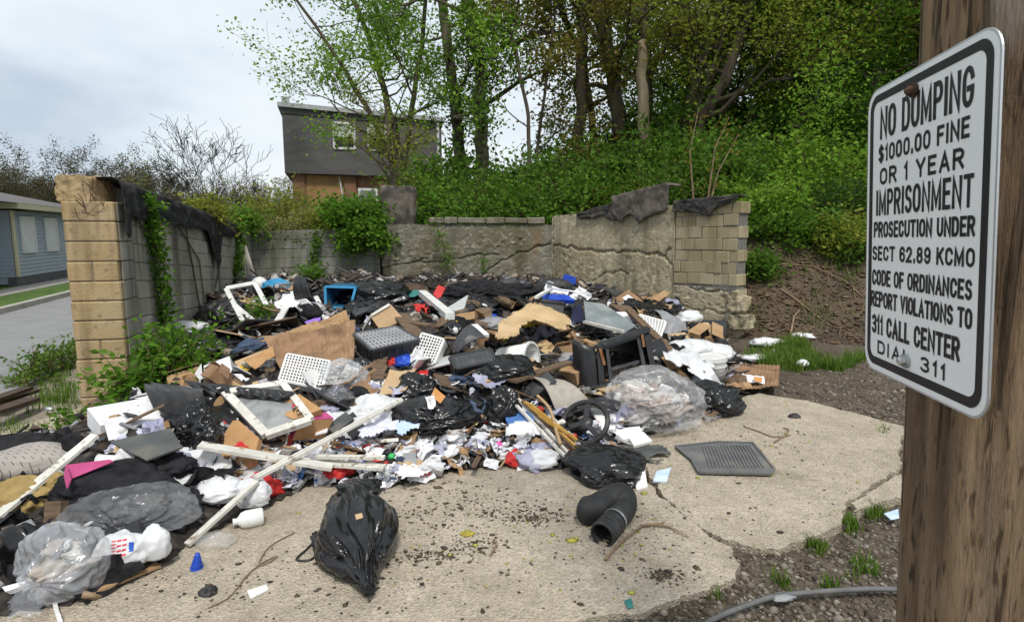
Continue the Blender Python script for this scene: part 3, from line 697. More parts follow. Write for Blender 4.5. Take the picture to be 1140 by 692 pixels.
for (px_, py_, rx, rz) in [(818, 338, .12, .12), (821, 358, .14, .11)]:
    s, z = right_sz(px_, py_); c = WBB + ur * s - nr * .12 + Vector((0, 0, z)); q = MB()
    f0 = rocky((0, 0, 0), (rx, .16, rz), px_, .22); Mx = Matrix((ur, nr, Vector((0, 0, 1)))).transposed()
    q.blob(lambda p: c + Mx @ f0(p), 4); q.build('broken_lump', 'concrete_right', rw, smooth=True)
def tar_strip(name, tops, bots, off, mname, seed):
    A_ = [right_sz(*p) for p in tops]; B_ = [right_sz(*p) for p in bots]; q = MB(); n = 110; G = np.zeros((n + 1, 22, 3))
    for i in range(n + 1):
        s = A_[0][0] + (A_[-1][0] - A_[0][0]) * i / n
        zt = np.interp(s, [a[0] for a in A_], [a[1] for a in A_]) + .012 * mnoise.noise(Vector((s * 9, seed, 0))); zb = np.interp(s, [a[0] for a in B_], [a[1] for a in B_]) + .03 * mnoise.noise(Vector((s * 13, seed, 1)))
        for j in range(22):
            t = j / 21; wv = .02 * mnoise.noise(Vector((s * 5, t * 4, seed))) + .01 * mnoise.noise(Vector((s * 16, t * 9, seed)))
            if j < 5: p = WBB + ur * s + nr * (-.3 + (.3 + off) * j / 5) + Vector((0, 0, zt + wv * .5))
            else: p = WBB + ur * s + nr * (off + .02 + wv) + Vector((0, 0, zt + (zb - zt) * (j - 5) / 16))
            G[i, j] = p
    q.grid(G); return q.build(name, mname, rw, smooth=True, solid=.02)
tar_strip('tar_capping', [(644, 238), (665, 231), (700, 224)], [(644, 243), (660, 243), (672, 240), (685, 246), (700, 238)], .03, 'tar', 1)
tar_strip('tarred_board', [(684, 219), (715, 211), (744, 204), (747, 206)], [(684, 238), (694, 248), (697, 242), (705, 238), (714, 249), (719, 243), (745, 234), (747, 234)], .05, 'tar_board', 5)
tar_strip('tar_capping', [(752, 224), (790, 220), (823, 217)], [(752, 235), (775, 236), (790, 241), (797, 232), (823, 222)], .035, 'tar', 9)

# ================================================================== THE RUBBISH
def hit(px, py, off=0.0):
    d = ray(px, py)
    if d.z >= -.01: return aty(px, py, 12.0)
    t0 = max(.5, (1.15 + off - CAM.z) / d.z); t1 = (0 + max(off, 0) * .6 - CAM.z) / d.z; t = t0
    while t < t1:
        p = CAM + d * t
        if p.y > 12.25 + p.x * .11: return p
        if p.z <= H(p.x, p.y) + off: return p
        t += .015
    return CAM + d * t1
q = MB(); fine = 1
mask = HG > -.01
idx = -np.ones(HG.shape, int); vs_ = []
ii, jj = np.nonzero(mask); idx[ii, jj] = np.arange(len(ii))
Vp = np.stack([gx[ii], gy[jj], HG[ii, jj]], 1)
a = idx[:-1, :-1]; b_ = idx[1:, :-1]; c_ = idx[1:, 1:]; d_ = idx[:-1, 1:]
ok = (a >= 0) & (b_ >= 0) & (c_ >= 0) & (d_ >= 0)
Fq = np.stack([a[ok], b_[ok], c_[ok], d_[ok]], 1); Ft = np.concatenate([Fq[:, [0, 1, 2]], Fq[:, [0, 2, 3]]])
o = tri_mesh('rubbish_heap', Vp, Ft, 'pile_base'); tag(o, 'dark trodden mass of rubbish filling the space between the walls', kind='stuff')

# loose fragments too many to count, one object
def debris(n):
    V = []; F = []; base = 0
    x = npr.uniform(-5.8, 4.3, n * 3); y = npr.uniform(2.2, 12.6, n * 3)
    gi = ((x - GX0) / GS).astype(int); gj = ((y - GY0) / GS).astype(int); h = HG[gi, gj]; k = h > .0
    x, y, h = x[k][:n], y[k][:n], h[k][:n]; n = len(x)
    kind = npr.randint(0, 4, n)
    for i in range(n):
        far_ = min(1.5, max(.6, y[i] / 6.5))
        if kind[i] == 0:      # chip
            l, w_, t = npr.uniform(.05, .2) * far_, npr.uniform(.03, .13) * far_, npr.uniform(.004, .03)
        elif kind[i] == 1:    # stick
            l, w_, t = npr.uniform(.1, .5) * far_, npr.uniform(.012, .04), npr.uniform(.006, .02)
        elif kind[i] == 2:    # scrap
            l, w_, t = npr.uniform(.07, .22) * far_, npr.uniform(.06, .2) * far_, .006
        else: l = npr.uniform(.05, .14) * far_; w_ = l * npr.uniform(.5, 1); t = l * npr.uniform(.3, .8)
        rx, ry, rz = npr.uniform(-.7, .7), npr.uniform(-.7, .7), npr.uniform(0, 6.28)
        Mx = (Matrix.Rotation(rz, 3, 'Z') @ Matrix.Rotation(rx, 3, 'X') @ Matrix.Rotation(ry, 3, 'Y'))
        c0 = Vector((x[i], y[i], h[i] + .012)); cs = []
        for sx, sy, sz in ((-1, -1, -1), (1, -1, -1), (1, 1, -1), (-1, 1, -1), (-1, -1, 1), (1, -1, 1), (1, 1, 1), (-1, 1, 1)):
            jx = npr.uniform(.75, 1.2)
            cs.append(c0 + Mx @ Vector((sx * l / 2 * jx, sy * w_ / 2 * npr.uniform(.6, 1.2), sz * t / 2 + (npr.uniform(-.02, .02) if kind[i] == 2 else 0))))
        V += cs
        for f in ((0, 2, 1), (0, 3, 2), (4, 5, 6), (4, 6, 7), (0, 1, 5), (0, 5, 4), (1, 2, 6), (1, 6, 5), (2, 3, 7), (2, 7, 6), (3, 0, 4), (3, 4, 7)): F.append([base + q_ for q_ in f])
        base += 8
    return tri_mesh('loose_debris', np.array([tuple(v) for v in V]), np.array(F), 'debris')
tag(debris(4200), 'countless small dark fragments of broken rubbish covering the heap', kind='stuff')

def ridge(p): return 1 - 2 * abs(mnoise.noise(p))
WARP = Vector((.55, .3, .55))
def bag_fn(c, r, yaw=0, tilt=0, seed=0, wr=.12, lump=.22, taper=0, flat=.45, ani=(1.6, .8, 1.6), fr=1.0):
    c = Vector(c); Mx = Matrix.Rotation(yaw, 3, 'Z') @ Matrix.Rotation(tilt, 3, 'X'); sd_ = Vector((seed * 3.7, seed * 1.3, seed * .7))
    def f(p):
        q = Vector((p.x * ani[0], p.y * ani[1], p.z * ani[2])) * fr; tp = 1 - taper * max(0, -p.y) ** 1.6
        k = 1 + lump * mnoise.noise(p * 1.5 + sd_) + wr * (.62 * ridge(q * 1.3 + sd_ + WARP * mnoise.noise(p * 2.1 - sd_)) + .36 * ridge(q * 2.9 - sd_ + WARP * mnoise.noise(p * 3.3)) + .13 * ridge(q * 6.5 + sd_))
        if taper: k += (.055 if taper > .3 else .04) * math.sin(math.atan2(p.z, p.x) * (9 if taper > .3 else 14) + 5 * mnoise.noise(p * 2 + sd_)) * max(0, -p.y + .15)
        v = Vector((p.x * r[0] * tp * k, p.y * r[1] * k, p.z * r[2] * tp * k)); fl = -flat * r[2]
        if v.z < fl: v.z = fl + (v.z - fl) * .12
        return c + Mx @ v
    return f
def fit(cx, cy, w_, h_, dep, lift=.5):
    p = hit(cx, cy + h_ * .3); s = mpp(p); e_ = math.atan2(CAM.z - p.z, p.y); rx = w_ / 2 * s; hh = h_ / 2 * s; ry = min(rx * dep, hh * .92 / max(.1, math.sin(e_)))
    rz = math.sqrt(max(hh * hh - (ry * math.sin(e_)) ** 2, (.35 * hh) ** 2)) / math.cos(e_)
    return hit(cx, cy, lift * rz), (rx, ry, rz)
def bag(name, label, cat, cx, cy, w_, h_, m, dep=.8, sub_=5, group=None, lift=.5, **k):
    c, r = fit(cx, cy, w_, h_, dep, lift); mb = MB(); mb.blob(bag_fn(c, r, **k), sub_)
    o = mb.build(name, m, origin=c, smooth=True); return tag(o, label, cat, group), c, r
def film_bag(name, label, cat, cx, cy, w_, h_, film, cont, dep=.8, nlump=40, seed=0, **k):
    """see-through bag: a film skin over the stuff inside it"""
    c, r = fit(cx, cy, w_, h_, dep); t = thing(name, label, cat, c)
    k.setdefault('taper', .22); k['lump'] = k.get('lump', .16); mb = MB(); mb.blob(bag_fn(c, r, seed=seed, **k), 6); mb.build('film', film, t, smooth=True)
    rr = random.Random(seed); mb = MB()
    for i in range(nlump):
        a = rr.uniform(0, 6.28); rad = math.sqrt(rr.random()) * .62; z = rr.uniform(-.35, .62) * math.sqrt(1 - rad * rad * .9)
        cc = c + Vector((math.cos(a) * rad * r[0], math.sin(a) * rad * r[1], z * r[2])); s = rr.uniform(.14, .3) * min(r)
        mb.blob(bag_fn(cc, (s * rr.uniform(.8, 2.2), s * rr.uniform(.5, 1.4), s * rr.uniform(.35, .9)), rr.uniform(0, 3), rr.uniform(-.6, .6), seed=i, wr=.42, lump=.8, flat=2, fr=1.5), 4)
    mb.build('contents', cont, t, smooth=True); return t
def plane_pts(px, p0, n):
    n = Vector(n).normalized(); o_ = []
    for a in px:
        d = ray(*a); o_.append(CAM + d * ((Vector(p0) - CAM).dot(n) / d.dot(n)))
    return o_
def cen(px): return sum(a[0] for a in px) / len(px), sum(a[1] for a in px) / len(px)
UPN = (0, -.35, .94)
def panel(name, label, cat, px, th, m, n=UPN, lift=.06, anchor=None, group=None, parent=None):
    p0 = hit(*(anchor or cen(px)), lift); pts = plane_pts(px, p0, n); mb = MB(); mb.prism(pts, -Vector(n).normalized() * th)
    o = mb.build(name, m, parent, origin=None if parent else sum(pts, Vector()) / len(pts))
    if not parent: tag(o, label, cat, group)
    return o, pts
def bend(pts4, nu, nv, fn, n):
    """bilinear sheet between 4 points, displaced along n by fn(u,v)"""
    a, b_, c, d = [np.array(p) for p in pts4]; n = np.array(Vector(n).normalized()); G = np.zeros((nu + 1, nv + 1, 3))
    for i in range(nu + 1):
        for j in range(nv + 1):
            u, v = i / nu, j / nv; G[i, j] = (a * (1 - u) + b_ * u) * (1 - v) + (d * (1 - u) + c * u) * v + n * fn(u, v)
    return G
def soft_panel(name, label, cat, px, th, m, n=UPN, lift=.07, amp=.03, seed=0, res=(40, 30), corr=0, group=None, fold=None, anchor=None):
    p0 = hit(*(anchor or cen(px)), lift); pts = plane_pts(px, p0, n); s = Vector((seed, seed * 2.1, 0))
    def fn(u, v):
        z = amp * (1.4 * mnoise.noise(Vector((u * 1.6, v * 1.6, 0)) + s) + .45 * ridge(Vector((u * 3, v * 3, 1)) + s) + .18 * ridge(Vector((u * 8, v * 8, 2)) + s))
        if corr: z += .004 * math.sin(u * corr * 6.283 + 1.5 * mnoise.noise(Vector((u * 3, v * 3, 3)) + s))
        if fold: z += fold(u, v)
        return z
    mb = MB(); mb.grid(bend(pts, *res, fn, n)); o = mb.build(name, m, origin=sum(pts, Vector()) / 4, smooth=True, solid=th)
    tag(o, label, cat, group); return o, pts
def drape(name, label, cat, px, m, lift=.05, amp=.05, seed=0, step=.022, th=.006, fr=2.0, group=None, smoothing=.14, holes=0):
    pts = [hit(*p) for p in px]; P2 = [(p.x, p.y) for p in pts]; xs = [p[0] for p in P2]; ys = [p[1] for p in P2]
    X = np.arange(min(xs), max(xs) + step, step); Y = np.arange(min(ys), max(ys) + step, step)
    XX, YY = np.meshgrid(X, Y, indexing='ij'); ins = inside(XX + vn(XX, YY, .12, seed + 3) * .05, YY + vn(XX, YY, .12, seed + 5) * .05, P2)
    if holes: ins &= vn(XX, YY, .12, seed) < holes
    Z = np.zeros(XX.shape); s = Vector((seed * 1.7, seed * .9, seed * .3))
    for i in range(len(X)):
        for j in range(len(Y)):
            if not ins[i, j]: continue
            x, y = X[i], Y[j]; d = smoothing
            hs = max(H(x, y), (H(x + d, y) + H(x - d, y) + H(x, y + d) + H(x, y - d)) / 4); p = Vector((x * fr, y * fr, 0)) + s
            Z[i, j] = hs + lift + amp * (.7 * ridge(p) + .45 * ridge(p * 2.3) + .22 * ridge(p * 5.1) + .1 * ridge(p * 11))
    idx = -np.ones(XX.shape, int); vs_ = []
    for i, j in zip(*np.nonzero(ins)): idx[i, j] = len(vs_); vs_.append((X[i], Y[j], Z[i, j]))
    fs = []
    for i in range(len(X) - 1):
        for j in range(len(Y) - 1):
            f = (idx[i, j], idx[i + 1, j], idx[i + 1, j + 1], idx[i, j + 1])
            if min(f) >= 0: fs.append(f)
    mb = MB(); mb.add(vs_, fs); o = mb.build(name, m, origin=sum(pts, Vector()) / len(pts), smooth=True, solid=th)
    return tag(o, label, cat, group)
def beam(name, label, cat, a, b_, wd, th, m, lift=.06, lift2=None, n=12, group=None, rough=.004, seed=1, parent=None):
    """plank between two photo points lying on the heap, slightly uneven"""
    p = hit(*a, lift); r = hit(*b_, lift if lift2 is None else lift2); d = (r - p); u = Vector((0, 0, 1)); d0 = d.normalized(); u = (u - d0 * u.dot(d0)).normalized(); s_ = d0.cross(u)
    mb = MB(); vs_ = []
    for i in range(n + 1):
        c = p + d * (i / n)
        for k, (x, y) in enumerate(((-1, -1), (1, -1), (1, 1), (-1, 1))):
            j = rough * mnoise.noise(Vector((i * .9, k * 3.1, seed)));  vs_.append(c + s_ * (x * wd / 2 + j) + u * (y * th / 2 + j))
    fs = [(i * 4 + k, i * 4 + (k + 1) % 4, i * 4 + 4 + (k + 1) % 4, i * 4 + 4 + k) for i in range(n) for k in range(4)] + [(3, 2, 1, 0), (n * 4, n * 4 + 1, n * 4 + 2, n * 4 + 3)]
    mb.add(vs_, fs); o = mb.build(name, m, parent, origin=None if parent else (p + r) / 2); 
    if not parent: tag(o, label, cat, group)
    return o
def lattice(mb, pts, nu, nv, bw_, th, n, rim=.03, depth=0, mi=0, margin=0):
    """pierced plastic panel: bars along both directions of a quad, rim, and side walls of given depth"""
    a, b_, c, d = pts; n = Vector(n).normalized()
    L_ = lambda u, v: (a * (1 - u) + b_ * u) * (1 - v) + (d * (1 - u) + c * u) * v
    for i in range(nu + 1): mb.bar(L_(i / nu, 0), L_(i / nu, 1), bw_ if 0 < i < nu else rim, th if 0 < i < nu else th * 1.3, n, mi)
    for j in range(nv + 1): mb.bar(L_(0, j / nv), L_(1, j / nv), bw_ if 0 < j < nv else rim, th * .93 if 0 < j < nv else th * 1.22, n, mi)
    if depth:
        for p, r in ((a, b_), (b_, c), (c, d), (d, a)): 
            u = (r - p).normalized(); i_ = n.cross(u) * .004
            mb.prism([p + i_, r + i_, r - n * depth + i_, p - n * depth + i_], i_ * 2.2, mi)
def obox(mb, q4, back, wall, mi=0):
    """open box: front quad q4, depth vector back, wall thickness"""
    back = Vector(back); a, b_, c, d = q4
    ce = (a + b_ + c + d) / 4
    for p, r in ((a, b_), (b_, c), (c, d), (d, a)):
        m_ = (p + r) / 2; inn = (ce - m_).normalized() * wall; mb.prism([p, r, r + back, p + back], inn, mi)
    mb.prism([a + back, b_ + back, c + back, d + back], -back.normalized() * wall, mi)

# ---- left foreground -------------------------------------------------
mat('cushion_print', (.30, .27, .25), (.36, .33, .3), 6, .9, .3, 60, spec=.1)
def dash_print(m, sx, sy, col):
    t = m.node_tree; N = t.nodes; K = t.links; b = N['Principled BSDF']; src = b.inputs['Base Color'].links[0].from_socket
    tcn = N.new('ShaderNodeTexCoord'); mp_ = N.new('ShaderNodeMapping'); mp_.inputs['Scale'].default_value = (sx, sy, 1); mp_.inputs['Rotation'].default_value = (0, 0, .5); K.new(tcn.outputs['Object'], mp_.inputs[0])
    br = N.new('ShaderNodeTexBrick'); br.inputs['Scale'].default_value = 1; br.inputs['Mortar Size'].default_value = .28; br.inputs['Mortar Smooth'].default_value = .1; br.inputs['Color1'].default_value = (1, 1, 1, 1); br.inputs['Color2'].default_value = (1, 1, 1, 1); br.inputs['Mortar'].default_value = (0, 0, 0, 1)
    br.inputs['Brick Width'].default_value = 1.0; br.inputs['Row Height'].default_value = .62
    K.new(mp_.outputs[0], br.inputs['Vector']); x = N.new('ShaderNodeMixRGB'); K.new(br.outputs['Color'], x.inputs[0]); K.new(src, x.inputs[1]); x.inputs[2].default_value = (*col, 1); K.new(x.outputs[0], b.inputs['Base Color'])
dash_print(MATS['cushion_print'], 16, 26, (.09, .08, .075))
mat('check_print', (.03, .032, .04), (.04, .042, .05), 6, .9, .2, 50); dash_print(MATS['check_print'], 13, 20, (.6, .6, .6))
bag('sofa_cushion', 'long grey cushion with rows of dark dashes at the left edge of the heap', 'cushion', 36, 515, 118, 46, 'cushion_print', dep=.5, wr=.05, lump=.1, yaw=.42, tilt=0, seed=2, flat=.8)
bag('folded_blanket', 'dark grey folded blanket behind the dashed cushion at the left edge', 'blanket', 14, 496, 70, 26, 'fabric_black', dep=.6, wr=.08, seed=4, yaw=.3)
bag('black_cushion', 'small black netted cushion at the upper end of the dashed cushion', 'cushion', 83, 497, 26, 30, 'fabric_black', dep=.7, seed=6)
beam('window_trim', 'long white painted trim board leaning over the dashed cushion', 'board', (-12, 582), (106, 484), .075, .018, 'white_paint', .10, .16)
beam('thin_trim', 'thin white strip lying beside the long white trim board', 'strip', (30, 540), (104, 492), .02, .02, 'white_paint', .1, .13)
panel('slate_board', 'flat dark slate coloured board lying below the pier bush', 'board', [(122, 491), (190, 476), (203, 497), (163, 512)], .012, 'slate', (0, -.35, .95), .20)
# magenta folder: two covers hinged
t = thing('plastic_folder', 'magenta plastic folder lying open on a black garment', 'folder', hit(98, 524, .12))
panel('cover', None, None, [(74, 517), (122, 511), (127, 513), (78, 533)], .006, 'magenta', (0, -.5, .86), .16, parent=t, anchor=(98, 522))
panel('spine', None, None, [(73, 517), (78, 533), (74, 543), (71, 530)], .008, 'magenta', (-.5, -.7, .5), .15, parent=t, anchor=(74, 530))
bag('black_garment', 'dull black garment spread under the magenta folder', 'clothes', 125, 540, 112, 48, 'fabric_black', dep=.6, wr=.2, seed=9, yaw=.3)
bag('black_garment', 'crumpled black garment below the slate board and left of the pizza boxes', 'clothes', 185, 520, 60, 34, 'fabric_black', dep=.7, wr=.22, seed=10)
bag('mustard_blanket', 'mustard brown blanket in folds at the left edge under the white trim', 'blanket', 30, 556, 74, 48, 'mustard_cloth', dep=.7, wr=.3, seed=12, ani=(1.2, 2.2, 1.2))
bag('mustard_blanket', 'small lighter fold of mustard cloth beside the cream foam roll', 'blanket', 63, 540, 22, 24, 'mustard_cloth', dep=.8, wr=.2, seed=13)
o, c, r = bag('foam_roll', 'cream foam roll curled up under the magenta folder', 'foam', 60, 534, 30, 22, 'foam_white', dep=.7, wr=.08, seed=14, sub_=4)
panel('wood_block', 'reddish brown wooden block standing in the left heap', 'block', [(50, 558), (68, 557), (66, 582), (48, 583)], .05, 'wood_brown', (-.1, -.9, .4), .06)
film_bag('clear_bag', 'big grey see-through bag holding black trays beside the printed white bag', 'bag', 148, 572, 118, 62, 'grey_film', 'contents_dark', dep=.6, seed=21, fr=.65, lump=.2, wr=.22, yaw=.25, nlump=22, taper=.1)
panel('black_tray', 'black open tray showing through the grey see-through bag', 'tray', [(92, 590), (108, 577), (131, 591), (154, 577), (156, 596), (110, 606)], .03, 'plastic_black', (0, -.85, .5), .1)
film_bag('milky_bag', 'big milky white see-through bag at the lower left corner', 'bag', 70, 628, 86, 84, 'milky_film', 'contents_pale', dep=.8, seed=23, fr=.62, lump=.2, wr=.2, nlump=18, flat=.7)
drape('plastic_tail', 'flat see-through tail of plastic film lying below the milky bag', 'plastic film', [(8, 688), (28, 664), (45, 655), (66, 672), (50, 700), (4, 705)], 'grey_film', .03, .035, 4, fr=3)
# printed shopping bag
t = thing('shopping_bag', 'small white shopping bag printed with red lettering at the front of the heap', 'bag', hit(140, 615, .06))
c, r = fit(136, 614, 62, 46, .7); fnb = bag_fn(c, r, seed=31, wr=.13, lump=.18, flat=.6, yaw=.3)
mb = MB(); mb.blob(fnb, 5); bodyb = mb.build('body', 'white_bag', t, smooth=True)
mb = MB(); mb.blob(bag_fn(c + Vector((r[0] * 1.05, .05, r[2] * .1)), (r[0] * .5, r[1] * .6, r[2] * .95), seed=33, wr=.2, flat=.6), 4); mb.build('handle_bunch', 'white_bag', t, smooth=True)
def on_bag(px, py):
    """point on the front of the bag body along a sight line (for printing on its skin)"""
    d = ray(px, py); best = None
    return d
bmv = [v.co + t.location for v in bodyb.data.vertices]
from mathutils.bvhtree import BVHTree
bvh = BVHTree.FromPolygons(bmv, [list(p.vertices) for p in bodyb.data.polygons])
def print_on(words, quad, mname, name):
    """lettering wrapped on the skin of the bag"""
    mb = MB(); text_mesh(words, mb, (0, 0, 0), (1, 0, 0), (0, 1, 0), 1, 1)
    bm = bmesh.new(); vv = [bm.verts.new(v) for v in mb.v]
    for f in mb.f:
        try: bm.faces.new([vv[i] for i in f])
        except Exception: pass
    bmesh.ops.triangulate(bm, faces=bm.faces[:]); bmesh.ops.subdivide_edges(bm, edges=bm.edges[:], cuts=1, use_grid_fill=False)
    a, b_, c_, d_ = [Vector((*q_, 0)) for q_ in quad]; ok_ = True
    for v in bm.verts:
        u, w_ = v.co.x, v.co.y; pp = (d_ * (1 - u) + c_ * u) * (1 - w_) + (a * (1 - u) + b_ * u) * w_; dr = ray(pp.x, pp.y).normalized()
        h_ = bvh.ray_cast(CAM, dr)
        v.co = (h_[0] + h_[1] * .0015) if h_[0] is not None else (CAM + dr * (c - CAM).length)
    bm.verts.index_update(); m2 = MB(); m2.add([v.co.copy() for v in bm.verts], [[v.index for v in f.verts] for f in bm.faces]); bm.free()
    return sub(bodyb, m2, name, mname)
mat('print_red', (.62, .06, .08)); mat('print_blue', (.03, .10, .45))
for k, wd in enumerate(('SIIII', 'IIII', 'IIII')):
    x0 = 123 + k * 6; print_on(wd, [(x0, 622 - k * 1.5), (x0 + 1.5, 602 - k * 1.0), (x0 + 6.3, 601 - k * 1.0), (x0 + 5, 620.5 - k * 1.5)], 'print_red', 'red_print')
print_on('I', [(143, 614), (143.5, 603), (149, 603), (148.5, 613)], 'print_blue', 'blue_mark')
for i, (qd, lb) in enumerate([([(0, 612), (18, 594), (26, 598), (6, 622)], 'grey foam tray at the left edge beside the milky bag'), ([(0, 598), (14, 588), (24, 594), (4, 606)], 'smaller grey foam tray behind another at the left edge'), ([(2, 653), (28, 646), (27, 651), (6, 658)], 'thin white tray edge on the ground by the milky bag'), ([(18, 584), (34, 577), (40, 586), (24, 594)], 'clear grey plastic box lid behind the milky bag')]):
    panel('foam_tray', lb, 'tray', qd, .03, ['pale_plastic', 'grey_plastic', 'foam_white', 'grey_plastic'][i], (-.2, -.5, .8), .06)
bag('black_bag', 'limp black bag between the grey trays and the milky bag', 'bag', 24, 612, 46, 50, 'bag_black', dep=.6, wr=.25, seed=41, sub_=4)
beam('white_rod', 'white rod on the ground poking out below the milky bag', 'rod', (61, 672), (68, 696), .016, .016, 'white_plastic', .02)
beam('cardboard_strip', 'long brown cardboard strip along the front edge below the printed bag', 'strip', (92, 662), (176, 628), .06, .012, 'cardboard', .02)
for i, (a, lb) in enumerate([((243, 546, 60, 34), 'larger of the two tied white plastic bags by the broken white pole'), ((281, 551, 40, 36), 'smaller tied white plastic bag right of the broken white pole'), ((196, 541, 40, 18), 'thin white plastic bag left of the tied white bags')]):
    bag('white_bag', lb, 'bag', *a, 'white_bag', wr=.16, seed=50 + i, dep=.75)
# milk jug lying down
t = thing('plastic_jug', 'dirty white plastic jug lying at the front edge below the white bags', 'jug', hit(278, 577, .05)); s = mpp(t.location)
Mj = Matrix.Translation(t.location) @ Matrix.Rotation(R(-62), 4, 'Z') @ Matrix.Rotation(R(90), 4, 'X')
mb = MB(); mb.lathe([(0, -15 * s), (9 * s, -15 * s), (10.5 * s, -13 * s), (10.5 * s, 4 * s), (9 * s, 9 * s), (4 * s, 13 * s), (3.5 * s, 16 * s)], Mj, 14); mb.build('body', 'white_plastic', t, smooth=True)
mb = MB(); mb.lathe([(4 * s, 15.5 * s), (4 * s, 18 * s), (0, 18 * s)], Mj, 14); mb.build('neck_rim', 'white_plastic', t)
bag('clear_container', 'crushed clear plastic container on the ground beside the jug', 'container', 240, 602, 40, 22, 'clear_film', dep=.8, wr=.1, seed=56, sub_=4)
# blue nozzle
t = thing('blue_nozzle', 'small blue cone nozzle standing on the slab at the front', 'nozzle', atz(219, 632)); s = mpp(t.location)
mb = MB(); mb.lathe([(0, 0), (6.5 * s, 0), (6 * s, 6 * s), (3.2 * s, 16 * s), (2.6 * s, 19 * s), (0, 19 * s)], Matrix.Translation(t.location) @ Matrix.Rotation(.12, 4, 'Y'), 14); mb.build('cone', 'blue', t, smooth=True)
mb = MB(); mb.lathe([(7.2 * s, -.5 * s), (7.2 * s, 2 * s), (6.3 * s, 2.2 * s)], Matrix.Translation(t.location) @ Matrix.Rotation(.12, 4, 'Y'), 14); mb.build('rim', 'blue', t)
bag('black_scrap', 'lone black scrap on the slab left of the front bag', 'scrap', 232, 659, 14, 11, 'rubber', dep=.9, seed=58, sub_=4, wr=.5, lump=.6)
panel('white_chip', 'flat white chip on the slab below the black bag', 'chip', [(275, 657), (296, 650), (299, 655), (279, 665)], .008, 'foam_white', (0, 0, 1), .012)
def wire(name, label, px, rad, m, lift=.01, sub_n=4, cat='wire', z=None):
    pts = [hit(a, b_, lift) for a, b_ in px]; P_ = []
    for i in range(len(pts) - 1):
        p0, p1, p2, p3 = pts[max(i - 1, 0)], pts[i], pts[i + 1], pts[min(i + 2, len(pts) - 1)]
        for k in range(sub_n):
            t_ = k / sub_n; P_.append(.5 * ((2 * p1) + (p2 - p0) * t_ + (2 * p0 - 5 * p1 + 4 * p2 - p3) * t_ ** 2 + (3 * p1 - p0 - 3 * p2 + p3) * t_ ** 3))
    P_.append(pts[-1]); mb = MB(); mb.tube(P_, rad, 6); o = mb.build(name, m, origin=pts[0], smooth=True); return tag(o, label, cat)
wire('bent_wire', 'thin loops of dark wire on the slab left of the black bag', [(232, 676), (255, 664), (275, 640), (292, 626), (309, 618), (300, 625), (288, 628), (300, 608), (328, 592)], .0035, 'twig')
wire('electric_cable', 'black cord loop beside the foreground black bag', [(352, 600), (340, 612), (330, 622), (345, 623), (356, 612)], .006, 'rubber')

# ---- poles, boards, window screen, pizza boxes -----------------------
t = thing('broken_pole', 'long white painted pole snapped in two, lying across the front of the heap', 'pole', hit(330, 500, .1))
pa = hit(447, 445, .22); pb = hit(284, 532, .20); pc = hit(208, 606, .03)
mb = MB(); mb.bar(pa, pb, .045, .02); mb.bar(pa + Vector((0, 0, .014)), pb + Vector((0, 0, .014)), .016, .012); mb.build('long_piece', 'white_paint', t)
mb = MB(); mb.bar(pb + Vector((.01, 0, -.02)), pc, .038, .02); mb.build('short_piece', 'white_paint', t)
beam('white_plank', 'long weathered white plank under the broken pole, its left end by the black bag', 'plank', (222, 495), (370, 520), .09, .02, 'white_paint', .2, .16, seed=4)
beam('cream_plank', 'cream plank continuing to the right beneath the broken pole', 'plank', (335, 513), (428, 520), .08, .02, 'white_paint', .13, .12, seed=6)
beam('white_plank', 'short narrow white plank lying above the cream plank', 'plank', (352, 508), (428, 509), .045, .02, 'white_paint', .18, .17, seed=8)
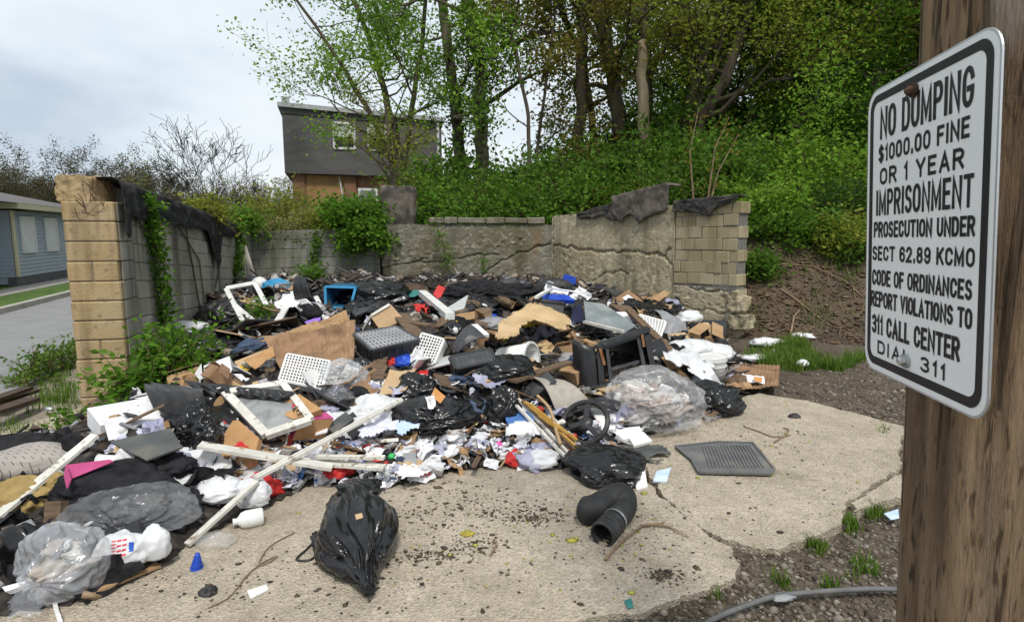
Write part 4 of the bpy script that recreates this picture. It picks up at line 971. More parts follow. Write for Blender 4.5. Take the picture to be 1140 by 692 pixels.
# window screen in its frame
n_s = (0, -.45, .89); scr = [(252, 436), (312, 424), (334, 470), (292, 484)]
p0 = hit(290, 455, .16); c4 = plane_pts([(251, 437), (315, 427), (346, 467), (296, 484)], p0, n_s); t = thing('window_screen', 'old window with grey pane in a weathered white frame lying by the pizza boxes', 'window', sum(c4, Vector()) / 4)
mb = MB()
for a, b_ in ((0, 1), (1, 2), (2, 3), (3, 0)): mb.bar(c4[a], c4[b_], .06 if a != 1 else .05, .035 + .002 * a, n_s)
mb.build('frame', 'white_paint', t)
mb = MB(); mb.grid(bend(c4, 30, 20, lambda u, v: -.012 + .02 * mnoise.noise(Vector((u * 3, v * 3, 1))), n_s)); mb.build('pane', 'screen_grey', t, smooth=True, solid=.004)
mat('logo_red', (.5, .025, .03)); mat('print_black', (.02, .018, .016))
def pizza_box(label, lid, base, n, lift, anchor, hat, txt, group='pizza boxes among the rubbish', words=('PIZZA', 'HUT')):
    p0 = hit(*anchor, lift); n = Vector(n).normalized(); L4 = plane_pts(lid, p0, n); t = thing('pizza_box', label, 'box', sum(L4, Vector()) / len(L4), group)
    mb = MB(); mb.prism(L4, -n * .05); ld = mb.build('lid', 'pizza_card', t)
    if base: 
        B4 = plane_pts(base, p0 - n * .055, n); mb = MB(); mb.prism(B4, -n * .04); mb.build('tray', 'pizza_card', t)
    a, b_, c_, d_ = [Vector(p) for p in hat]   # corners of the printed mark (top-left, top-right, bottom-right, bottom-left) in photo points
    if hat:
        H4 = plane_pts(hat, p0 + n * .0025, n); a, b_, c_, d_ = H4
        Q = lambda u, v: (a * (1 - u) + b_ * u) * (1 - v) + (d_ * (1 - u) + c_ * u) * v
        mb = MB(); mb.add([Q(*q_) for q_ in ((0, .95), (.12, .7), (.28, .62), (.36, .2), (.5, .02), (.66, .2), (.74, .6), (.9, .7), (1, .95), (.75, .86), (.5, .8), (.25, .86))], [tuple(range(12))]); sub(ld, mb, 'red_roof_mark', 'logo_red')
    for (wd, qd) in zip(words, txt):
        T4 = plane_pts(qd, p0 + n * .003, n); ex = T4[2] - T4[3]; ez = T4[0] - T4[3]; mb = MB(); text_mesh(wd, mb, T4[3], ex, ez, 1, 1, bold=.03); sub(ld, mb, 'lettering', 'print_black')
    return t
pizza_box('tan pizza box lying flat on the grey window pane, red mark facing up', [(305, 452), (333, 438), (358, 455), (338, 463), (326, 466), (319, 463)], [(308, 456), (320, 464), (352, 462), (345, 470), (318, 471)], (-.05, -.5, .86), .22, (330, 453), [(320, 450), (334, 446), (338, 450.5), (323, 454)], [[(325, 454), (340, 450), (342, 454.5), (327, 459)], [(330, 459.5), (341, 456), (343, 460), (332, 464)]])
pizza_box('large tan pizza box standing tilted behind the white plank, red mark on its lid', [(259, 468), (265, 467), (288, 487), (282, 515), (262, 522), (233, 509)], [(231, 508), (262, 524), (279, 515), (275, 521), (255, 527), (236, 518)], (-.15, -.7, .7), .16, (262, 497), [(257, 492), (277, 489), (278, 499), (258, 497)], [[(257, 498), (272, 499), (272, 503.5), (257, 502.5)], [(250, 506), (264, 509), (263, 513), (250, 510)]])
# square box with pink sides
p0 = hit(338, 480, .2)
t = thing('food_box', 'square cardboard box with bright pink side panels beside the pizza boxes', 'box', p0)
top = plane_pts([(328, 461), (336, 468), (325, 490), (317, 478)], p0, (-.6, -.75, .3)); bk = Vector((.20, .10, -.02))
mb = MB(); mb.prism(top, bk); bx_ = mb.build('carton', 'pizza_card', t)
mb = MB(); mb.prism([p + (sum(top, Vector()) / 4 - p) * .08 for p in top], Vector((-.6, -.75, .3)).normalized() * .003); sub(bx_, mb, 'pink_panel', 'magenta')
mb = MB(); u1 = top[1] + Vector((0, 0, .003)); mb.prism([top[0] + Vector((0, 0, .003)), u1, u1 + bk, top[0] + bk + Vector((0, 0, .003))], (0, 0, .003)); sub(bx_, mb, 'pink_panel', 'magenta')
t = thing('open_carton', 'small open brown carton behind the white plank between the pizza boxes', 'box', hit(302, 493, .12)); f4 = plane_pts([(289, 487), (316, 486), (312, 505), (290, 503)], hit(302, 497, .08), (0, -.9, .4))
mb = MB(); obox(mb, f4, (0, .16, -.03), .006); cb_ = mb.build('carton', 'cardboard', t)
mb = MB(); mb.prism([f4[0], f4[0].lerp(f4[1], .45), f4[3].lerp(f4[2], .45) + Vector((0, -.02, 0)), f4[3] + Vector((0, -.02, 0))], (0, -.005, 0)); mb.build('flap', 'cardboard_wet', t)

# ---- black bags -------------------------------------------------------
# foreground bag with knot towards the camera
def fore_bag():
    c = atz(398, 590, .11); t = thing('rubbish_bag', 'full black rubbish bag lying alone on the slab in the foreground', 'bag', atz(397, 605))
    f = bag_fn(c, (.178, .40, .165), yaw=.36, seed=61.4, wr=.15, lump=.34, taper=.6, flat=.62, ani=(1.9, .8, 1.9), fr=.95)
    mb = MB(); mb.blob(f, 6); mb.build('body', 'bag_black', t, smooth=True)
    k = c + Matrix.Rotation(.36, 3, 'Z') @ Vector((0, -.405, -.075)); mb = MB(); mb.blob(bag_fn(k, (.028, .05, .026), yaw=.36, seed=3, wr=.4, lump=.4, flat=.7), 4); mb.build('knot', 'bag_black', t, smooth=True)
    mb = MB(); mb.blob(bag_fn(atz(360, 604, .04), (.045, .08, .04), yaw=.6, seed=7, wr=.4, lump=.4, flat=.7), 4); mb.build('loose_fold', 'bag_black', t, smooth=True)
    mb = MB(); mb.blob(bag_fn(atz(400, 545, .2), (.1, .08, .045), seed=8, wr=.45, lump=.4, flat=2), 4); mb.build('torn_mouth', 'bag_black', t, smooth=True)
    q_ = f(Vector((.05, -.35, .93)).normalized()); mb = MB(); mb.box(q_ + Vector((-.01, -.01, .004)), (.035, .03, .006), Matrix.Rotation(.5, 3, 'Z') @ Matrix.Rotation(.5, 3, 'X')); mb.build('label_sticker', 'cardboard_pale', t)
fore_bag()
o, c, r = bag('rubbish_bag', 'shiny black rubbish bag in the middle of the heap with scraps on it', 'bag', 480, 464, 92, 44, 'bag_black', dep=.7, wr=.2, seed=65, sub_=6)
bag('rubbish_bag', 'slack black bag mouth rising behind the middle bag', 'bag', 462, 440, 54, 36, 'bag_black', dep=.6, wr=.35, lump=.4, seed=66)
bag('rubbish_bag', 'shiny black bag hanging over the black bumper left of the pizza boxes', 'bag', 222, 487, 56, 62, 'bag_black', dep=.6, wr=.28, lump=.3, seed=67, sub_=6, yaw=-.5)
bag('rubbish_bag', 'black bag lying at the end of the duct near the steering wheel', 'bag', 674, 518, 84, 48, 'bag_black', dep=1.0, wr=.2, lump=.4, seed=68, sub_=6, fr=.75, ani=(1.2, 1.2, 1.2), yaw=.6)
bag('rubbish_bag', 'black bag on the right below the white bucket', 'bag', 790, 447, 66, 40, 'bag_black', dep=.8, wr=.24, lump=.3, seed=69, sub_=6)
bag('rubbish_bag', 'black bag against the cracked rear wall beside the blue tub', 'bag', 420, 332, 72, 32, 'bag_black', dep=.8, wr=.3, seed=70)
bag('rubbish_bag', 'dark bag under the big corrugated cardboard sheet on the left', 'bag', 232, 385, 66, 30, 'bag_black_dull', dep=.8, wr=.3, seed=71)
bag('rubbish_bag', 'black bag sunk between the black crate and the tan sheet', 'bag', 555, 412, 70, 34, 'bag_black', dep=.8, wr=.25, seed=72)
bag('rubbish_bag', 'black bag crumpled beside the blue dish and yellow sticks', 'bag', 560, 460, 36, 46, 'bag_black', dep=.7, wr=.35, seed=73)
bag('rubbish_bag', 'dark blue black bag right behind the stove top', 'bag', 676, 372, 56, 24, 'bag_black_dull', dep=.8, wr=.3, seed=74)
bag('rubbish_bag', 'small black bag behind the plaid pillow by the left wall', 'bag', 252, 352, 54, 30, 'bag_black_dull', dep=.8, wr=.3, seed=75)
bag('rubbish_bag', 'black bag between the see-through bag and the black ribbed crate', 'bag', 404, 412, 40, 26, 'bag_black', dep=.7, wr=.3, seed=76)
# black bumper cover
n_b = (-.05, -.5, .86)
soft_panel('car_bumper', 'large curved black car bumper cover below the pier bush', 'bumper', [(168, 425), (240, 436), (232, 470), (176, 468)], .012, 'plastic_char', n_b, .16, .02, 3, fold=lambda u, v: .10 * math.sin(v * 3.1) - .05 * math.sin(v * 9), anchor=(205, 450))
soft_panel('car_bumper', 'long black grille strip running behind the grey window', 'bumper', [(205, 424), (330, 436), (318, 446), (222, 436)], .015, 'plastic_black', n_b, .2, .012, 5, res=(60, 12), fold=lambda u, v: .02 * math.sin(u * 40) * (v > .3))
drape('black_sheet', 'black plastic sheet spread left of the window frame', 'plastic sheet', [(172, 470), (215, 452), (258, 448), (285, 478), (240, 500), (205, 505)], 'bag_black_dull', .05, .06, 4, fr=2.6)

# ---- middle of the heap ----------------------------------------------
soft_panel('cardboard_sheet', 'big brown corrugated cardboard sheet, creased and wet, in the middle left', 'cardboard', [(294, 377), (396, 358), (394, 404), (318, 424)], .008, 'cardboard_wet', (.05, -.5, .87), .16, .05, 2, res=(120, 50), corr=17)
soft_panel('cardboard_sheet', 'paler cardboard sheet showing behind the big corrugated sheet', 'cardboard', [(288, 380), (352, 356), (364, 366), (330, 384)], .008, 'cardboard', (0, -.5, .87), .17, .03, 5, res=(70, 30), corr=11)
soft_panel('cardboard_sheet', 'cardboard flap bent upright right of the big corrugated sheet', 'cardboard', [(350, 364), (385, 345), (392, 366), (366, 372)], .008, 'cardboard', (.1, -.7, .7), .2, .04, 6, res=(60, 30), corr=9)
soft_panel('orange_card', 'piece of orange brown card left of the corrugated sheet', 'cardboard', [(272, 402), (304, 386), (306, 396), (284, 412)], .01, 'pizza_card', UPN, .12, .02, 7)
def crate(label, px, nu, nv, n, lift, depth, m='white_plastic', group='white pierced plastic crates', bw_=None, name='plastic_crate', anchor=None):
    p0 = hit(*(anchor or cen(px)), lift); pts = plane_pts(px, p0, n); c = sum(pts, Vector()) / 4; t = thing(name, label, 'crate', c, group)
    w_ = (pts[0] - pts[1]).length / nu; mb = MB(); lattice(mb, pts, nu, nv, bw_ or w_ * .36, .012, n, rim=w_ * .5); mb.build('pierced_base', m, t)
    if depth: 
        mb = MB(); nn = Vector(n).normalized()
        for i in range(4):
            a, b_ = pts[i], pts[(i + 1) % 4]; u = (b_ - a).normalized(); ii = nn.cross(u) * .005
            mb.prism([a + ii, b_ + ii, b_ - nn * depth + ii, a - nn * depth + ii], ii * 2)
        mb.build('side_wall', m, t)
    return t
crate('white pierced plastic crate lying face up by the see-through bag, middle left', [(320, 394), (367, 402), (358, 432), (311, 422)], 14, 9, (0, -.55, .83), .2, .07)
crate('white pierced plastic crate standing on edge right of the black ribbed crate', [(470, 371), (494, 378), (483, 404), (456, 404)], 8, 9, (-.1, -.8, .6), .16, .12)
crate('white pierced plastic basket beside the leaning board near the side wall', [(712, 350), (741, 358), (735, 375), (716, 365)], 8, 7, (0, -.75, .65), .3, .1)
crate('white pierced tray with a black ball of fabric on it near the rear wall', [(326, 336), (340, 333), (350, 342), (334, 345)], 8, 5, (0, -.55, .8), .16, .03)
# ribbed black crate
def ribbed(label, top, n, lift, hgt, nu, m='plastic_char', top_m='grey_plastic', anchor=None, ribs=True):
    n = Vector(n).normalized(); p0 = hit(*(anchor or cen(top)), lift); T4 = plane_pts(top, p0, n); t = thing('black_crate', label, 'crate', sum(T4, Vector()) / 4, 'black plastic crates')
    mb = MB()
    for i in range(4):
        a, b_ = T4[i], T4[(i + 1) % 4]; u = (b_ - a).normalized(); ii = n.cross(u) * .01; ii = ii if ii.dot(sum(T4, Vector()) / 4 - a) > 0 else -ii
        mb.prism([a, b_, b_ - n * hgt, a - n * hgt], ii)
        for k in range(1, 6): c = a.lerp(b_, k / 6) - ii * .6; mb.bar(c - n * .03, c - n * (hgt - .01), .02, .012, -ii)
        mb.bar(a - n * .012 - ii * .5, b_ - n * .012 - ii * .5, .026, .03, n)
    mb.build('side_wall', m, t)
    mb = MB(); lattice(mb, [p - n * .006 for p in T4], nu, 6, .024, .012, n); mb.build('slatted_top', top_m, t)
    mb = MB(); mb.prism([p - n * .03 for p in T4], -n * .01); mb.build('inner_panel', m, t); return t
ribbed('big black ribbed crate with a grey slatted top in the middle of the heap', [(394, 371), (441, 363), (466, 377), (414, 389)], (0, -.38, .92), .26, .22, 12, anchor=(430, 380))
t2 = ribbed('black ribbed crate tipped forward below the black plastic fender', [(501, 397), (546, 388), (550, 401), (508, 410)], (0, -.5, .86), .2, .16, 8, 'plastic_black', 'plastic_char', anchor=(527, 402))
# brown wicker like basket upside down
n_w = Vector((.1, -.75, .65)).normalized(); p0 = hit(428, 356, .15); W4 = plane_pts([(414, 352), (434, 340), (448, 356), (424, 366)], p0, n_w); t = thing('brown_basket', 'brown plastic basket with slots tipped on its side behind the ribbed crate', 'basket', sum(W4, Vector()) / 4)
mb = MB(); lattice(mb, W4, 9, 4, .03, .012, n_w); mb.build('slotted_base', 'wood_raw', t)
mb = MB()
for i in range(4):
    a, b_ = W4[i], W4[(i + 1) % 4]; mb.prism([a, b_, b_ * 1 - n_w * .16 + (b_ - sum(W4, Vector()) / 4) * .2, a - n_w * .16 + (a - sum(W4, Vector()) / 4) * .2], n_w * .008)
mb.build('side_wall', 'wood_brown', t)
mb = MB(); mb.bar(W4[0] + n_w * .02, W4[1] + n_w * .02, .03, .02, n_w); mb.bar(W4[0] + n_w * .02, W4[0] - n_w * .2 + Vector((-.12, 0, -.04)), .04, .02, n_w); mb.bar(W4[2] + n_w * .02, W4[2] - n_w * .15 + Vector((.08, 0, -.05)), .04, .02, n_w); mb.build('pale_rim', 'white_paint', t)
film_bag('see_through_bag', 'see-through bag of white rags under the white crate', 'bag', 381, 424, 52, 44, 'milky_film', 'contents_pale', seed=81, wr=.26, nlump=14)
soft_panel('brown_paper', 'flat piece of brown paper bag in the middle of the heap', 'paper', [(434, 413), (464, 412), (452, 436), (421, 441)], .006, 'cardboard_pale', UPN, .14, .02, 8)
drape('brown_cloth', 'dark rust brown cloth left of the flat brown paper', 'cloth', [(412, 420), (432, 410), (432, 432), (414, 440)], 'wood_brown', .08, .04, 11)
drape('tan_sheet', 'large tan sheet thrown over the middle of the heap', 'sheet', [(549, 402), (566, 378), (585, 363), (597, 357), (618, 368), (636, 383), (634, 390), (612, 388), (596, 385), (580, 393), (566, 408), (553, 411)], 'tan_cloth', .20, .07, 6, fr=1.6, th=.008, smoothing=.25)
# white waste bin on its side
t = thing('waste_bin', 'white waste bin lying on its side under the edge of the tan sheet', 'bin', hit(610, 402, .14)); s = mpp(t.location)
Mb = Matrix.Translation(t.location + Vector((-.16, -.05, .03))) @ Matrix.Rotation(R(62), 4, 'Z') @ Matrix.Rotation(R(-97), 4, 'X')
mb = MB(); mb.lathe([(0, .36), (.115, .36), (.125, .34), (.165, .0), (.155, .0), (.115, .335), (0, .345)], Mb, 28); mb.build('body', 'white_plastic', t, smooth=True)
mb = MB(); mb.lathe([(.157, -.006), (.178, -.006), (.178, .016), (.166, .018)], Mb, 28); mb.build('rim', 'white_plastic', t)
beam('brown_board', 'long brown board in front of the waste bin', 'board', (570, 424), (633, 403), .10, .025, 'wood_brown', .16, .2, seed=12)
soft_panel('beige_panel', 'large curved beige plastic panel in the middle right of the heap', 'panel', [(592, 420), (612, 417), (660, 447), (618, 458)], .012, 'beige_plastic', (.05, -.5, .86), .16, .012, 9, res=(50, 30), fold=lambda u, v: .10 * math.sin(v * 3.14) - .06 * u, anchor=(625, 440))
wire('wooden_hoop', 'bent pale wooden rod curving beside the yellow sticks', [(598, 440), (610, 452), (616, 466), (620, 482), (624, 494)], .014, 'wood_raw', .16, cat='rod')
# yellow sticks bundle
for i, (a, b_, m_, lb) in enumerate([((577, 444), (636, 508), 'white_paint', 'outer white stick of the bundle by the blue dish'), ((573, 449), (632, 511), 'white_paint', 'lowest white stick of the bundle by the blue dish'), ((581, 446), (640, 500), 'wood_brown', 'brown stick in the bundle by the blue dish'), ((584, 447), (640, 496), 'yellow_stick', 'thick yellow stick in the bundle by the blue dish'), ((589, 449), (642, 490), 'yellow_stick', 'upper yellow stick in the bundle by the steering wheel'), ((600, 462), (640, 487), 'yellow_stick', 'short yellow stick on top of the bundle')]):
    beam('wooden_stick', lb, 'stick', a, b_, .024, .018, m_, .15 + .012 * i, .07 + .01 * i, group='bundle of painted sticks', seed=i)
# blue lid
t = thing('blue_dish', 'oval blue plastic dish beside the bundle of sticks', 'lid', hit(579, 467, .1)); s = mpp(t.location)
Ml = Matrix.Translation(t.location) @ Matrix.Rotation(R(-28), 4, 'Z') @ Matrix.Rotation(R(28), 4, 'X') @ Matrix.Diagonal((1.35, .95, 1, 1))
mb = MB(); mb.lathe([(0, .012), (11 * s, .010), (12.3 * s, .018), (13 * s, .016), (13.2 * s, -.004), (0, -.004)], Ml, 30); mb.build('disc', 'blue_light', t, smooth=True)
# steering wheel
p0 = hit(651, 470, .16); n_r = Vector((-.35, -.62, .70)).normalized(); t = thing('steering_wheel', 'black car steering wheel lying near the see-through bag', 'steering wheel', p0); uu = n_r.orthogonal().normalized(); vv = n_r.cross(uu)
mb = MB(); mb.tube([p0 + (uu * math.cos(a) + vv * math.sin(a)) * .185 for a in [i * 2 * math.pi / 36 for i in range(37)]], .021, 10, False); mb.build('rim', 'rubber', t, smooth=True)
mb = MB(); mb.blob(lambda p: p0 - n_r * .02 + uu * p.x * .07 + vv * p.y * .06 + n_r * p.z * .035, 3); mb.build('hub', 'plastic_black', t, smooth=True)
mb = MB()
for a in (.3, 2.3, 4.3): mb.bar(p0, p0 + (uu * math.cos(a) + vv * math.sin(a)) * .175, .04, .018, n_r)
mb.build('spoke', 'plastic_black', t)
soft_panel('car_trim', 'black plastic car trim curving above the steering wheel', 'trim', [(632, 462), (646, 446), (690, 450), (688, 458)], .012, 'plastic_black', UPN, .14, .02, 15, fold=lambda u, v: .05 * math.sin(v * 3))
# duct elbow
t = thing('duct_pipe', 'fat black ribbed duct pipe bent on the slab with its round mouth open', 'pipe', atz(678, 590))
pth = [(648, 566, .075), (656, 567, .08), (668, 562, .09), (682, 552, .10), (694, 551, .09), (696, 564, .08), (688, 575, .07), (681, 583, .065)]
pts = [atz(a, b_, z) for a, b_, z in pth]; P_ = []
for i in range(len(pts) - 1):
    p0_, p1, p2, p3 = pts[max(i - 1, 0)], pts[i], pts[i + 1], pts[min(i + 2, len(pts) - 1)]
    for k in range(5):
        q_ = k / 5; P_.append(.5 * ((2 * p1) + (p2 - p0_) * q_ + (2 * p0_ - 5 * p1 + 4 * p2 - p3) * q_ ** 2 + (3 * p1 - p0_ - 3 * p2 + p3) * q_ ** 3))
P_.append(pts[-1]); nP = len(P_)
rads = [(.079 - .02 * i / nP) for i in range(nP)]
rads[0] = .05; rads[1] = .066; rads[2] = .075
mb = MB(); mb.tube(P_, rads, 20, False); mb.tube([P_[0], P_[0] + (P_[0] - P_[1]) * .2], [.05, .01], 20, False); mb.build('elbow', 'rubber', t, smooth=True, solid=.008)
e0, e1 = P_[-3], P_[-1]; dv = (e1 - e0).normalized(); mb = MB()
mb.tube([e0 + dv * .02 * k for k in range(9)], [.064 + (.006 if k % 2 else 0) for k in range(9)], 22, False); mb.build('ribbed_collar', 'rubber', t, solid=.008)
mb = MB(); mb.tube([e0 - dv * .02, e0 - dv * .004], [.072, .072], 22, False); mb.build('hose_clamp', 'metal', t, solid=.004)
panel('white_foam', 'white foam piece on the slab beside the duct bag', 'foam', [(704, 528), (718, 524), (721, 541), (709, 545)], .03, 'foam_white', (0, -.3, .95), .04)
panel('blue_packet', 'pale blue packet on the slab right of the duct bag', 'packet', [(731, 524), (747, 520), (742, 536), (727, 535)], .012, 'paper_blue', (0, -.1, .99), .02)
drape('grey_rag', 'flat grey netting rag above the blue packet on the slab', 'rag', [(704, 505), (716, 500), (738, 501), (748, 508), (736, 517), (718, 515)], 'slate', .004, .035, 83, fr=5, step=.012, holes=.32)
# floor mat
p0 = atz(810, 512, .02); M4 = [atz(*p, .018) for p in [(752, 497), (800, 492), (838, 493), (862, 522), (858, 528), (778, 526), (770, 512)]]
t = thing('floor_mat', 'grey ribbed rubber car mat lying flat on the slab', 'mat', p0); mb = MB()
mb.prism(M4, (0, 0, -.01)); mb.build('mat_sheet', 'rubber_mat', t)
mb = MB()
for k in range(16):
    u = k / 15; a = atz(782 + 52 * u, 496 - 1 * u, .022); b_ = atz(790 + 60 * u, 520, .022); mb.bar(a, b_, .008, .008)
a0 = [atz(*p, .022) for p in [(800, 497), (826, 495), (838, 507), (806, 510)]]
mb.build('ribs', 'rubber_mat', t)
mb = MB()
ring = M4 + [M4[0]]
for a, b_ in zip(ring[:-1], ring[1:]): mb.bar(a + Vector((0, 0, .004)), b_ + Vector((0, 0, .004)), .016, .014)
mb.build('raised_edge', 'rubber_mat', t)
# ---- appliances on the right -----------------------------------------
# the heap's surface under the stove, front quad facing the camera and right
p0 = hit(700, 432, .02) + Vector((0, 0, .0)); n_f = Vector((.12, -.97, .22)).normalized(); F4 = plane_pts([(664, 385), (722, 366), (733, 424), (668, 440)], p0, n_f)
t = thing('black_stove', 'burnt black oven without its door, tipped on the heap beside the leaning board', 'oven', sum(F4, Vector()) / 4)
back = Vector((.10, .46, -.04)); mb = MB(); obox(mb, F4, back, .055); mb.build('casing', 'plastic_black', t)
Lf = lambda u, v: (F4[0] * (1 - u) + F4[1] * u) * (1 - v) + (F4[3] * (1 - u) + F4[2] * u) * v
mb = MB()
for v in (.56, .74): mb.bar(Lf(.22, v) + back * .15, Lf(.78, v) + back * .15, .03, .025, n_f)
mb.bar(Lf(.78, .1) + back * .05, Lf(.80, .95) + back * .05, .035, .03, n_f); mb.bar(Lf(.18, .1) + back * .05, Lf(.2, .95) + back * .05, .03, .03, n_f); mb.build('rack_rail', 'plastic_char', t)
mb = MB(); mb.bar(Lf(-.02, .01) - back * .03, Lf(1.02, .01) - back * .03, .045, .03, n_f); mb.build('top_lip', 'plastic_black', t)
mb = MB(); mb.bar(Lf(.06, .06) - back * .04, Lf(.12, .42) - back * .04, .03, .012, n_f); mb.bar(Lf(.86, .06) - back * .04, Lf(.86, .3) - back * .04, .025, .012, n_f); mb.build('rusty_hinge', 'rusty', t)
sideq = plane_pts([(637, 377), (662, 386), (667, 440), (641, 436)], F4[0] + Vector((0, -.0, 0)), (-.45, -.88, .1))
mb = MB(); mb.grid(bend(sideq, 24, 8, lambda u, v: .06 * math.sin(u * 3.1), (-.45, -.88, .1))); mb.build('bulged_side_panel', 'plastic_black', t, smooth=True, solid=.012)
mb = MB(); rr = random.Random(4)
for k in range(26): mb.box(Lf(rr.uniform(-.02, .18), rr.uniform(-.03, .06)) - back * rr.uniform(-.1, .12) + Vector((0, 0, rr.uniform(0, .03))), (rr.uniform(.008, .03), rr.uniform(.006, .02), .004), Matrix.Rotation(rr.uniform(0, 3), 3, 'Z') @ Matrix.Rotation(rr.uniform(-.6, .6), 3, 'X'))
mb.build('broken_glass', 'glass_grey', t)
beam('leaning_board', 'long dark board leaning diagonally over the right side of the oven', 'board', (700, 345), (766, 409), .10, .03, 'wood_brown', .42, .10, seed=15)
panel('dark_plate', 'dark plastic plate standing between the oven and the leaning board', 'plate', [(724, 380), (736, 376), (752, 402), (748, 418), (734, 416)], .03, 'plastic_black', (.2, -.9, .35), .1)
panel('grey_slab', 'large grey sheet of glass lying behind the oven', 'glass sheet', [(650, 335), (672, 338), (708, 362), (694, 371), (652, 357)], .01, 'glass_grey', (0, -.4, .92), .3, anchor=(680, 355))
beam('white_strip', 'thin white strip along the front of the grey glass sheet', 'strip', (650, 358), (694, 369), .03, .03, 'white_paint', .3, .3)
panel('white_tile', 'white square tile beside the grey glass sheet', 'tile', [(679, 347), (697, 347), (704, 358), (686, 359)], .02, 'white_plastic', (0, -.5, .86), .28)
panel('dark_screen', 'dark blue flat screen standing in the right rear of the heap', 'screen', [(637, 345), (648, 337), (649, 360), (636, 357)], .04, 'navy', (-.2, -.95, .2), .2)
t = thing('black_bin', 'black square bin full of blue things in front of the blue chair', 'bin', hit(610, 347, .2)); B4 = plane_pts([(595, 333), (628, 337), (626, 360), (598, 358)], hit(612, 352, .12), (.05, -.93, .36)); mb = MB(); obox(mb, [B4[0], B4[1], B4[2], B4[3]], (0, .35, -.1), .012); mb.prism(B4, (0, -.01, -.004)); mb.build('body', 'plastic_black', t)
mb = MB(); mb.bar(B4[0] + Vector((0, -.012, 0)), B4[1] + Vector((0, -.012, 0)), .04, .03); mb.build('rim', 'plastic_char', t)
beam('white_bracket', 'white flat bracket sticking out of the black bin at the rear', 'handle', (597, 331), (612, 322), .05, .03, 'white_plastic', .36)
t = thing('blue_chair', 'bright blue plastic chair standing in the corner of the concrete walls', 'chair', hit(633, 330, .2)); B4 = plane_pts([(624, 312), (629, 305), (641, 309), (640, 329), (634, 330)], aty(633, 318, 11.3), (-.35, -.92, .15)); mb = MB(); mb.prism(B4, (0.02, .05, 0)); mb.build('backrest', 'blue', t)
mb = MB(); mb.prism(plane_pts([(640, 309), (645, 311), (644, 330), (640, 329)], aty(642, 318, 11.3), (.6, -.75, .1)), (0, .04, 0)); mb.build('side_edge', 'rusty', t)
S4 = plane_pts([(605, 327), (632, 328), (640, 334), (604, 333)], hit(620, 332, .28), (0, -.5, .86)); mb = MB(); mb.prism(S4, (0, .02, -.05)); mb.build('seat', 'blue', t)
mb = MB(); mb.tube([S4[0] + Vector((0, 0, .03)), S4[0].lerp(S4[1], .4) + Vector((0, -.02, .08)), S4[1] + Vector((.1, -.02, .04)), S4[2] + Vector((.15, 0, .02))], .012, 8); mb.build('tube_leg', 'aluminium', t, smooth=True)
bag('round_lid', 'round black lid in the corner in front of the blue chair', 'lid', 617, 319, 40, 20, 'rubber', dep=.6, wr=.02, lump=.03, seed=88, sub_=4)
panel('brown_carton', 'flattened brown carton leaning by the side wall behind the white tile', 'carton', [(678, 338), (700, 340), (708, 346), (706, 352), (690, 346)], .03, 'wood_brown', (0, -.7, .7), .28)
soft_panel('grey_fender', 'grey plastic fender pieces lying along the foot of the side wall', 'fender', [(728, 345), (752, 352), (766, 374), (745, 380)], .012, 'grey_plastic', (.1, -.55, .8), .12, .03, 19, fold=lambda u, v: .06 * math.sin(v * 5))
panel('grey_fin', 'upright grey plastic fin at the end of the grey fender', 'fin', [(752, 356), (763, 358), (766, 374), (754, 374)], .012, 'grey_plastic', (-.1, -.9, .4), .1)
# white sacks, bucket, film
for i, (a, lb) in enumerate([((767, 389, 52, 26), 'dirty white sack behind the white bucket'), ((788, 393, 58, 26), 'dirty cream sack right beside the bucket'), ((764, 402, 40, 24), 'slumped grey white sack left of the bucket')]):
    bag('white_sack', lb, 'sack', *a, 'white_bag', wr=.12, lump=.25, seed=90 + i, dep=.9)
t = thing('paint_bucket', 'white lidded paint bucket standing among white sacks on the right', 'bucket', hit(793, 420, .0)); s = mpp(t.location); Mk = Matrix.Translation(t.location) @ Matrix.Rotation(-.06, 4, 'Y')
rb = 15.5 * s; mb = MB(); mb.lathe([(0, -.02), (rb * .88, -.02), (rb, 22 * s)], Mk, 32); mb.build('body', 'white_plastic', t, smooth=True)
mb = MB(); mb.lathe([(rb * 1.0, 19.5 * s), (rb * 1.06, 20 * s), (rb * 1.06, 25 * s), (rb * 1.02, 26 * s), (rb * .95, 26 * s), (rb * .92, 24.6 * s), (0, 24.8 * s)], Mk, 32); mb.build('lid', 'white_plastic', t)
mb = MB(); mb.lathe([(rb * .97, 13.5 * s), (rb * 1.02, 13.7 * s), (rb * 1.02, 14.8 * s), (rb * .98, 15 * s)], Mk, 32); mb.build('rib', 'white_plastic', t)
mb = MB(); mb.tube([Mk @ Vector((math.cos(a) * rb * 1.04, -abs(math.sin(a)) * rb * 1.1, 15 * s - 9 * s * math.sin(a))) for a in [i * math.pi / 16 for i in range(17)]], .004, 6); mb.build('wire_handle', 'metal', t)
bag('black_rag', 'black strip of rubber foam right of the bucket', 'rag', 812, 401, 22, 14, 'fabric_black', dep=.6, seed=94, sub_=4)
film_bag('see_through_bag', 'huge bulging see-through bag of pinkish rags at the right front', 'bag', 727, 450, 104, 76, 'clear_film', 'contents', seed=96, wr=.2, lump=.12, nlump=75, dep=.8, flat=.55, ani=(.9, 1.8, 1.8))
drape('white_film', 'white plastic film bunched between the huge bag and the bucket', 'plastic film', [(735, 410), (752, 408), (785, 420), (800, 428), (780, 440), (764, 428), (748, 424), (738, 420)], 'white_bag', .14, .06, 22, fr=3)
drape('white_film', 'torn strip of white film hanging over the black bag on the right', 'plastic film', [(762, 428), (778, 430), (796, 445), (790, 450), (772, 440)], 'white_bag', .14, .05, 23, fr=3)
